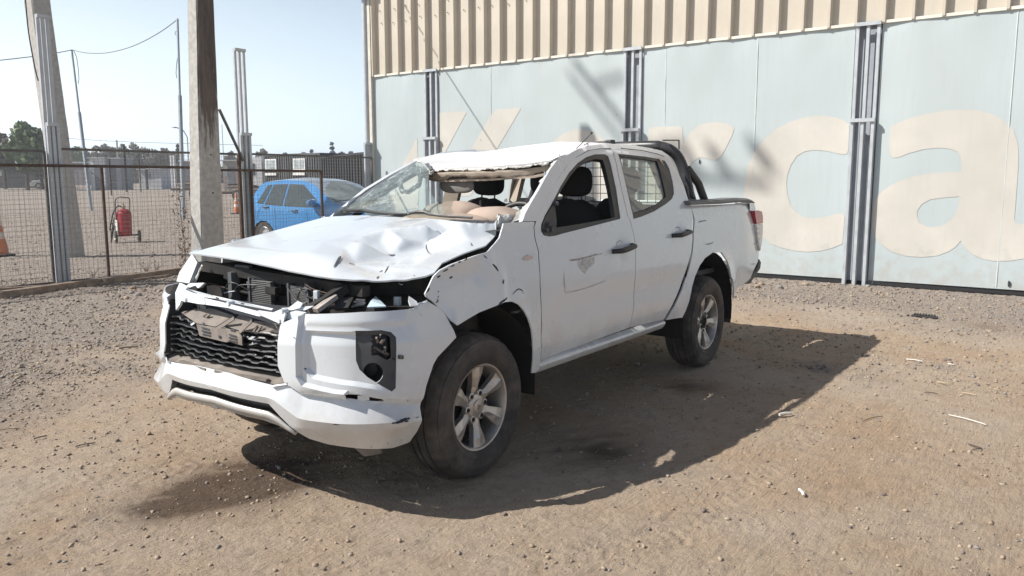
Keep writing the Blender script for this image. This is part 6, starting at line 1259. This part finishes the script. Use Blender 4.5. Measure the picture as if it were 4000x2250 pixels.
for u0, u1 in ((672, 701), (744, 773)):
    k0, k1 = (u0-668)/138*L, (u1-668)/138*L; z0, z1 = zof(427, 45)-P(0, 0, 0)[2], zof(399, 45)-P(0, 0, 0)[2]
    f_ = part(MB().add([P(s, f, z) for s in (k0, k1) for f in (-.09, .0) for z in (z0, z1)], [(0, 2, 3, 1), (4, 5, 7, 6), (0, 1, 5, 4), (2, 6, 7, 3), (1, 3, 7, 5), (0, 4, 6, 2)]), 'window', wfr, e)
    for a, b in ((.08, .47), (.53, .92)): part(MB().add([P(k0+(k1-k0)*a, -.1, z0+(z1-z0)*.1), P(k0+(k1-k0)*b, -.1, z0+(z1-z0)*.1), P(k0+(k1-k0)*b, -.1, z0+(z1-z0)*.9), P(k0+(k1-k0)*a, -.1, z0+(z1-z0)*.9)], [(0, 1, 2, 3)]), 'pane', pane, f_)
    part(MB().bar(P(k0, -.1, z0-.22), P(k1, -.1, z0-.22), .06, .14), 'window_sill', wfr, e)
container('black_container', 'long matt black container beside the grey ribbed one', 807, 42.5, 926, 35, zof(387, 38), cont, 18, flat=True)
vn = empty('parked_van', tuple(U(905, 60)), 'white van roof showing above the black container', 'van')
pv = lambda r, f, z: U(905, 60)+rvec*r+fvec*f+np.array([0, 0, z]); part(MB().box(U(905, 60)+(0, 0, 1.65), (2.1, 4.5, 2.6)), 'body', wpaint, vn, bev=.25); part(MB().box(U(905, 60)+(0, 0, 2.1), (2.15, 3.5, .5)), 'window_band', dglass, vn)
# ---- white truck cab
TC = U(641, 50); tc_ = empty('white_truck', tuple(TC), 'white lorry cab between the lattice post and the grey container', 'truck'); TP = lambda r, f, z: TC+rvec*r+fvec*f+np.array([0, 0, z-float(TC[2])*0])
zt_ = zof(396, 50)-TC[2]
prof = [(-.55, .45), (-.58, 1.1), (-.50, 1.5), (-.30, zt_-.15), (-.1, zt_), (.45, zt_+.1), (.5, .45)]
part(MB().add([TP(a, f, b) for f in (0, 2.2) for a, b in prof], [tuple(range(7)), tuple(range(13, 6, -1))]+[(i, 7+i, 7+(i+1) % 7, (i+1) % 7) for i in range(7)]), 'cab', wpaint, tc_)
part(MB().add([TP(a, -.02, b) for a, b in ((-.42, 1.55), (-.28, zt_-.35), (.05, zt_-.35), (.05, 1.55))], [(0, 1, 2, 3)]), 'side_window', dglass, tc_); part(MB().box(TP(1.9, 1.1, .85), (1, 1, .3)), 'chassis', dark, tc_)
for r in (-.05, 1.9): smallwheel(TP(r, 0, .5), .45, .3, -fvec, tc_)
part(MB().box(TP(1.6, 1.2, 1.6), (2.0, 2.0, 1.6)), 'load_box', mat('dull_box', (.30, .31, .32), .7), tc_)
# ---- sheds and clutter
def shed(name, lb, uA, uB, vt, D, m_, dp=2.5, door=True):
    a, b = U(uA, D), U(uB, D); zt = zof(vt, D); e = empty(name, tuple((a+b)/2), lb, 'shed'); w_ = np.linalg.norm((b-a)[:2]); P = lambda r, f, z: a+rvec*r+fvec*f+np.array([0, 0, z]); H = zt-a[2]
    part(MB().add([P(s, f, z) for s in (0, w_) for f in (0, dp) for z in (-.1, H)], [(0, 2, 3, 1), (4, 5, 7, 6), (0, 1, 5, 4), (2, 6, 7, 3), (1, 3, 7, 5), (0, 4, 6, 2)]), 'wall', m_, e)
    part(MB().add([P(s, f, z) for s in (-.15, w_+.15) for f in (-.2, dp+.2) for z in (H, H+.1)], [(0, 2, 3, 1), (4, 5, 7, 6), (0, 1, 5, 4), (2, 6, 7, 3), (1, 3, 7, 5), (0, 4, 6, 2)]), 'roof', mat('shed_roof', (.55, .56, .58), .6), e)
    if door: part(MB().add([P(s, -.02, z) for s, z in ((w_*.3, 0), (w_*.7, 0), (w_*.7, H*.8), (w_*.3, H*.8))], [(0, 1, 2, 3)]), 'door', mat('shed_door', (.16, .17, .19), .7), e)
    part(MB().add([P(s, -.02, z) for s, z in ((w_*.06, H*.5), (w_*.24, H*.5), (w_*.24, H*.78), (w_*.06, H*.78))], [(0, 1, 2, 3)]), 'window', pane, e)
    return e
s1 = mat('shed_white', (.62, .62, .62), .7, var=.1); s2 = mat('shed_grey', (.33, .34, .36), .7, var=.1); s3 = mat('shed_dull', (.30, .27, .25), .8, var=.2)
shed('small_shed', 'white panel shed far off between fence post and gate upright', 228, 265, 397, 80, s1); shed('small_shed', 'grey shed joined to the right of the white one', 267, 305, 398, 80.5, s2)
shed('small_shed', 'low pale booth far off left of the concrete pole', 373, 406, 424, 84, s1, door=False); shed('small_shed', 'narrow white cabinet far off, right of the grey shed', 350, 366, 426, 84, s1, door=False)
shed('small_shed', 'brown far shed just left of the concrete pole', 455, 492, 405, 90, s3); shed('small_shed', 'long low building glimpsed right of the concrete pole', 562, 604, 404, 75, s3)
shed('small_shed', 'dark shelter behind the fence at the left edge', -20, 88, 410, 90, mat('shelter_dark', (.05, .055, .06), .8), door=False)
shed('small_shed', 'purple-grey far warehouse beyond the trees', 168, 226, 408, 110, mat('shed_far', (.22, .20, .22), .8), door=False)
def yardpost(u, D, vt, r, lb, m_=thin, nm='yard_post', tilt=0):
    p = U(u, D); t = p.copy(); t[2] = zof(vt, D); t = t+rvec*tilt; return tag(MB().tube([p, t], r, 7).build(nm, m_, smooth=50), lb, 'post')
yardpost(317, 72, 362, .10, 'dark stub post with a black cap far beyond the gate', dark); yardpost(300, 100, 352, .11, 'thin pole among the far trees'); yardpost(353, 70, 388, .05, 'slim post right of the grey shed', dark); yardpost(278, 60, 398, .05, 'dark slim post in front of the sheds', dark)
yardpost(434, 70, 390, .12, 'pale square pillar far off left of the concrete pole', s1); yardpost(441, 70, 390, .12, 'second pale pillar beside the trailer', s1); yardpost(458, 70, 410, .15, 'stout beige pillar near the trailer', wood)
yardpost(607, 28, 395, .09, 'grey pipe post right behind the lattice post', galv); yardpost(565, 120, 314, .06, 'thin far mast with guy wires right of the concrete pole')
lp = U(477, 110); LP_ = empty('street_lamp', tuple(lp), 'curved street lamp far away left of the concrete pole', 'street lamp'); z1_ = zof(345, 110)
part(MB().tube([lp, (lp[0], lp[1], z1_), tuple(np.array([lp[0], lp[1], z1_+.9])-rvec*.5), tuple(np.array([lp[0], lp[1], z1_+1.3])-rvec*1.4)], .09, 6), 'pole', thin, LP_); part(MB().box(np.array([lp[0], lp[1], z1_+1.3])-rvec*1.7, (.5, .5, .15)), 'lamp_head', thin, LP_)
wirepx([(600, 1262), (900, 1285), (1400, 1305), (1800, 1315), (2400, 1330)], 120, 120, .03, 'thin power line far away above the trees')
# boundary rails / far fence
m = MB(); 
for u in range(0, 900, 14):
    a, b = U(u, 96), U(u, 96); b[2] = zof(430, 96); m.tube([a, b], .03, 4)
for v in (432, 448): m.tube([U(u, 96, zof(v, 96)) for u in range(-20, 920, 60)], .03, 4)
tag(m.build('yard_fence', dkrail), 'low dark railing along the far side of the yard', 'fence', kind='stuff')
# trailer / cart
def cart(lb, u0, u1, D, wu, hi=.62, seed=1):
    a, b = U(u0, D), U(u1, D); e = empty('flat_trailer', tuple((a+b)/2), lb, 'trailer', 'rusty flat trailers in the yard'); P = lambda t, f, z: a+(b-a)*t+fvec*f+np.array([0, 0, z]); rs = random.Random(seed)
    for f in (0, 1.3): part(MB().bar(P(0, f, hi), P(1, f, hi), .08, .12), 'chassis_beam', rust, e)
    for i in range(6): part(MB().bar(P(.08+.17*i, -.1, hi+.09), P(.08+.17*i, 1.4, hi+.09+rs.uniform(0, .05)), .25, .04), 'deck_board', wood, e)
    for i in range(4): part(MB().bar(P(rs.uniform(0, .3), rs.uniform(0, 1), hi+.2+.1*i), P(rs.uniform(.7, 1.05), rs.uniform(0, 1), hi+.22+.1*i), .08, .06), 'stacked_bar', rust if i % 2 else wood, e)
    for u in wu: smallwheel(P(u, -.12, .36), .34, .16, -fvec, e)
cart('rusty flat trailer with one spoked wheel left of the concrete pole', 428, 500, 52, (.84,), seed=2); cart('rusty low trailer loaded with scrap right of the concrete pole', 556, 612, 48, (.75,), .5, 4); cart('flat trailer end showing behind the blue hatchback tail', 618, 668, 40, (.2,), .5, 6)
# ---- trees
lf1 = mat('leaf_green', (.11, .16, .07), .8, var=.4, vscale=.6, col2=(.20, .24, .12), c2amt=.8, c2scale=.5); lf2 = mat('leaf_dull', (.15, .14, .115), .85, var=.35, vscale=.6, col2=(.24, .20, .17), c2amt=.8, c2scale=.5); lf3 = mat('leaf_dark', (.07, .09, .07), .85, var=.3, vscale=.6); bark = mat('bark', (.09, .07, .06), .9)
TG = 'trees on the horizon beyond the yard'
def tree(lb, u, D, vt, wpx, m_, n=900, kind='round', leaf=.30, nm='broadleaf_tree', gapf=.9):
    b = U(u, D); H = zof(vt, D)-b[2]; Wd = wpx/2004*D; e = empty(nm, tuple(b), lb, 'tree', TG); g = np.random.default_rng(int(abs(u)*7+D)); V = []
    nl = 9 if kind == 'round' else 1
    if kind == 'round':
        cs = [(g.uniform(-.32, .32)*Wd, g.uniform(-.3, .3)*Wd, H*g.uniform(.38, .82), Wd*g.uniform(.16, .30)) for _ in range(11)]+[(0, 0, H*.60, Wd*.36), (0, 0, H*.84, Wd*.17)]
        C = np.array([cs[i] for i in g.integers(0, len(cs), n)]); d = g.normal(size=(n, 3)); d /= np.linalg.norm(d, axis=1)[:, None]; d = d*(g.random((n, 1))**.33); Pp = C[:, :3]+d*C[:, 3:]*[1, 1, .85]
    else:
        t = g.random(n)**.8; lay = np.floor(t*9)/9+.02*g.random(n); r = (1-lay)*Wd*.5*g.random(n)**.6+.05; a = g.random(n)*6.28; Pp = np.stack([r*np.cos(a), r*np.sin(a), H*(.12+.88*lay)-r*.25], 1)
    Pp[:, 2] = np.clip(Pp[:, 2], .2, H); s = leaf*g.uniform(.5, 1.3, n)
    A = g.normal(size=(n, 3)); A /= np.linalg.norm(A, axis=1)[:, None]; B = np.cross(A, g.normal(size=(n, 3))); B /= np.linalg.norm(B, axis=1)[:, None]
    Q = np.stack([Pp+A*s[:, None], Pp+B*s[:, None]*.7, Pp-A*s[:, None], Pp-B*s[:, None]*.7], 1).reshape(-1, 3)+b
    me = bpy.data.meshes.new('crown'); me.from_pydata([tuple(q) for q in Q], [], [(4*i, 4*i+1, 4*i+2, 4*i+3) for i in range(n)]); link('crown', me, m_, e)
    m = MB().tube([b-(0, 0, .2), b+(0, 0, H*.4), b+(.1, 0, H*(.95 if kind != 'round' else .7))], [Wd*.03+.08, Wd*.02+.06, .03], 7)
    if kind == 'round':
        for _ in range(5): q = g.uniform(-.33, .33, 2)*Wd; m.tube([b+(0, 0, H*.3), b+(q[0], q[1], H*g.uniform(.55, .8))], [Wd*.015+.04, .03], 5)
    part(m, 'trunk', bark, e)
tree('big green tree just left of the leaning concrete pole', 68, 78, 294, 112, lf1, 4200, leaf=.26); tree('brownish tree at the far left edge', 12, 84, 322, 80, lf2, 2200, leaf=.26); tree('second brown tree low at the left edge', -25, 80, 335, 90, lf2, 1600); tree('green shrub tree under the big green one', 105, 84, 350, 80, lf1, 1300)
spec = [(172, 350, 40, lf2), (196, 358, 34, lf1), (218, 362, 36, lf1), (246, 358, 44, lf2), (268, 352, 36, lf2), (290, 360, 36, lf2), (314, 357, 30, lf1), (340, 350, 50, lf2), (366, 362, 44, lf2), (392, 368, 44, lf2), (418, 364, 50, lf2), (440, 372, 34, lf2)]
nmz = ['leftmost', 'second', 'third', 'fourth', 'fifth', 'sixth', 'seventh', 'eighth', 'ninth', 'tenth', 'eleventh', 'twelfth']
for i, (u, v, w_, m_) in enumerate(spec): tree(f'hazy scrub tree, {nmz[i]} from the left in the row between the two concrete poles', u, 150, v-1, w_*1.2, m_, 800, leaf=.27, nm='scrub_tree')
tree('dark conifer behind the second thin pole', 452, 150, 357, 20, lf3, 500, 'con', .4, 'conifer_tree'); tree('dark conifer touching the concrete pole', 492, 150, 355, 22, lf3, 500, 'con', .4, 'conifer_tree')
for u, v, w_, k, lb in [(585, 374, 40, 'round', 'low bush beyond the yard right of the concrete pole'), (694-30, 364, 26, 'round', 'small round tree above the grey container, left end'), (652, 372, 22, 'round', 'tiny tree above the white lorry cab'), (622, 370, 12, 'con', 'small dark conifer right beside the lattice post'), (720, 376, 20, 'round', 'sparse sapling above the first container window'), (766, 373, 16, 'round', 'low bush above the second container window'), (838, 352, 26, 'con', 'spiky conifer above the black container'), (786, 372, 12, 'con', 'short dark conifer above the container joint'), (862, 372, 24, 'round', 'dull tree right of the spiky conifer'), (885, 372, 22, 'round', 'dull tree near the warehouse downpipe'), (815, 377, 20, 'round', 'low tree left of the spiky conifer'), (740, 379, 16, 'round', 'low shrub between the container windows')]:
    tree(lb, u, 170, v, w_*1.2, lf3 if k == 'con' else lf2, 420, k, .42, 'conifer_tree' if k == 'con' else 'scrub_tree')
g = np.random.default_rng(5); n = 9000; uu = g.uniform(-60, 980, n); dd = g.uniform(155, 190, n); hh = g.random(n)**.7*(2.2+1.8*vnoise(uu*.03, uu*0, 3)); P0 = np.array([U(a, b) for a, b in zip(uu, dd)]); P0[:, 2] += hh; A = g.normal(size=(n, 3))*.5; B = g.normal(size=(n, 3))*.5
me = bpy.data.meshes.new('hedge'); me.from_pydata([tuple(q) for q in np.stack([P0+A, P0+B, P0-A, P0-B], 1).reshape(-1, 3)], [], [(4*i, 4*i+1, 4*i+2, 4*i+3) for i in range(n)]); tag(link('tree_line', me, lf2), 'dull far scrub closing the horizon behind the yard', 'trees', kind='stuff')
# ---- dry vine on the fence
dry = mat('dry_leaf', (.16, .085, .05), .85, var=.4, vscale=12)
vp = [ony('I', *p, FY-.03) for p in ((1625, 600), (1650, 700), (1655, 800), (1665, 900), (1680, 1000), (1690, 1100), (1695, 1200), (1700, 1330))]
ve = empty('dry_vine', tuple(vp[-1]*[1, 1, 0]), 'withered brown vine climbing the mesh fence left of the hood', 'vine'); part(MB().tube(spline(vp+[vp[-1]*[1, 1, 0]], 4), .006, 5), 'stem', bark, ve)
g = np.random.default_rng(9); Vv = []; sp_ = spline(vp, 12)
for i in range(330): p = sp_[g.integers(0, len(sp_))]+g.normal(size=3)*[.07, .03, .05]*(1 if g.random() < .8 else 1.7); a = g.normal(size=3); a /= np.linalg.norm(a); b = np.cross(a, g.normal(size=3)); b /= np.linalg.norm(b); s = g.uniform(.012, .03); Vv += [p+a*s, p+b*s*.5, p-a*s, p-b*s*.5]
part(MB().add(Vv, [(4*i, 4*i+1, 4*i+2, 4*i+3) for i in range(330)]), 'leaves', dry, ve, kind='stuff')
for (u, v) in ((235, 705), (370, 690), (393, 688), (470, 690)):
    p = onz('S', u, v, 0); e = empty('dry_weed', tuple(p), {235: 'dry weed tuft beside the white cup', 370: 'dry weed tuft behind the brown beam', 393: 'taller dry weed near the vine', 470: 'dry weed tuft against the bumper side of the fence'}[u], 'weed'); m = MB()
    for i in range(12): q = g.normal(size=2)*.05; m.tube([p, p+(q[0]*.5, q[1]*.5, .09), p+(q[0]*1.5, q[1]*1.5, g.uniform(.12, .25))], [.003, .0025, .001], 3)
    part(m, 'stalks', dry, e, kind='stuff')
# ---- litter on the dirt
tanw = mat('dry_stick', (.40, .32, .22), .85, var=.2, vscale=30); paper = mat('pale_scrap', (.68, .64, .58), .8)
def stick(p, q, r, lb, m_=tanw, k='S', nm='stick', h=.0):
    a, b = onz(k, *p, 0), onz(k, *q, 0)
    for t in (a, b): t[2] = float(height(t[:1], t[1:2])[0])+r+.003+h
    r *= .6; mid = (a+b)/2+(random.uniform(-.01, .01), random.uniform(-.01, .01), .004); return tag(MB().tube(spline([a, mid, b], 4), r, 6).build(nm, m_, smooth=60), lb, 'stick' if nm == 'stick' else 'scrap')
stick((2387, 1048), (2480, 1075), .006, 'long pale straw lying at the right of the shadow', paper); stick((2280, 905), (2320, 911), .009, 'white sliver right of the shadow tip', paper); stick((2357, 962), (2385, 968), .008, 'tan stick at the right, nearest the shadow edge'); stick((2325, 990), (2358, 996), .006, 'dark thin twig right of the shadow edge', bark); stick((2420, 992), (2455, 1000), .008, 'curved tan stick at the far right'); stick((2170, 1060), (2220, 1052), .004, 'thin twig just outside the shadow curve', bark)
stick((2435, 1120), (2470, 1132), .006, 'forked dark twig at the right', bark); stick((2470, 1132), (2445, 1134), .004, 'short dark twig touching the forked one', bark); stick((85, 1105), (118, 1095), .006, 'dark twig in the left foreground', bark); stick((300, 880), (345, 876), .012, 'dark wood chip on the gravel, left', bark, nm='wood_chip'); stick((190, 1125), (240, 1115), .006, 'brown twig lying left of the stain', bark); stick((1940, 845), (1985, 850), .005, 'thin straw inside the shadow behind the wheel', tanw)
stick((0, 1080), (50, 1075), .004, 'twig near the left border', bark); stick((1960, 1052), (1990, 1047), .016, 'small white block in the shadow edge', paper, nm='plastic_scrap'); stick((2168, 849), (2188, 850), .014, 'white scrap at the top corner of the shadow', paper, nm='plastic_scrap'); stick((2010, 1240), (2022, 1252), .012, 'pale chip in the right foreground', paper, nm='plastic_scrap'); stick((2385, 917), (2400, 919), .009, 'tiny white chip near the right slivers', paper, nm='plastic_scrap')
sp0 = onz('S', 2325, 798, 0); sl_ = empty('shoe_sole', tuple(sp0), 'dark ribbed rubber piece lying on the gravel before the wall', 'rubber scrap'); part(MB().box(sp0+(0, 0, .012), (.09, .26, .015)), 'pad', bplas, sl_, bev=.005)
for i in range(8): part(MB().box(sp0+(0, -.10+.028*i, .028), (.075, .012, .018)), 'rib', bplas, sl_)

# ---- the dusty air between here and the far trees
hz_ = mesh('haze', [(x, y, z) for x in (-960, 960) for y in (-960, 960) for z in (-2, 18.8)], [(0, 1, 3, 2), (4, 6, 7, 5), (0, 4, 5, 1), (2, 3, 7, 6), (0, 2, 6, 4), (1, 5, 7, 3)])
hm_ = bpy.data.materials.new('dusty_air'); hm_.use_nodes = True; t = hm_.node_tree; t.nodes.clear(); o_ = t.nodes.new('ShaderNodeOutputMaterial'); pv_ = t.nodes.new('ShaderNodeVolumePrincipled'); pv_.inputs['Color'].default_value = (.9, .93, .97, 1); pv_.inputs['Density'].default_value = .0012; pv_.inputs['Anisotropy'].default_value = .2; t.links.new(pv_.outputs[0], o_.inputs['Volume'])
tag(link('haze', hz_, hm_), kind='stuff')
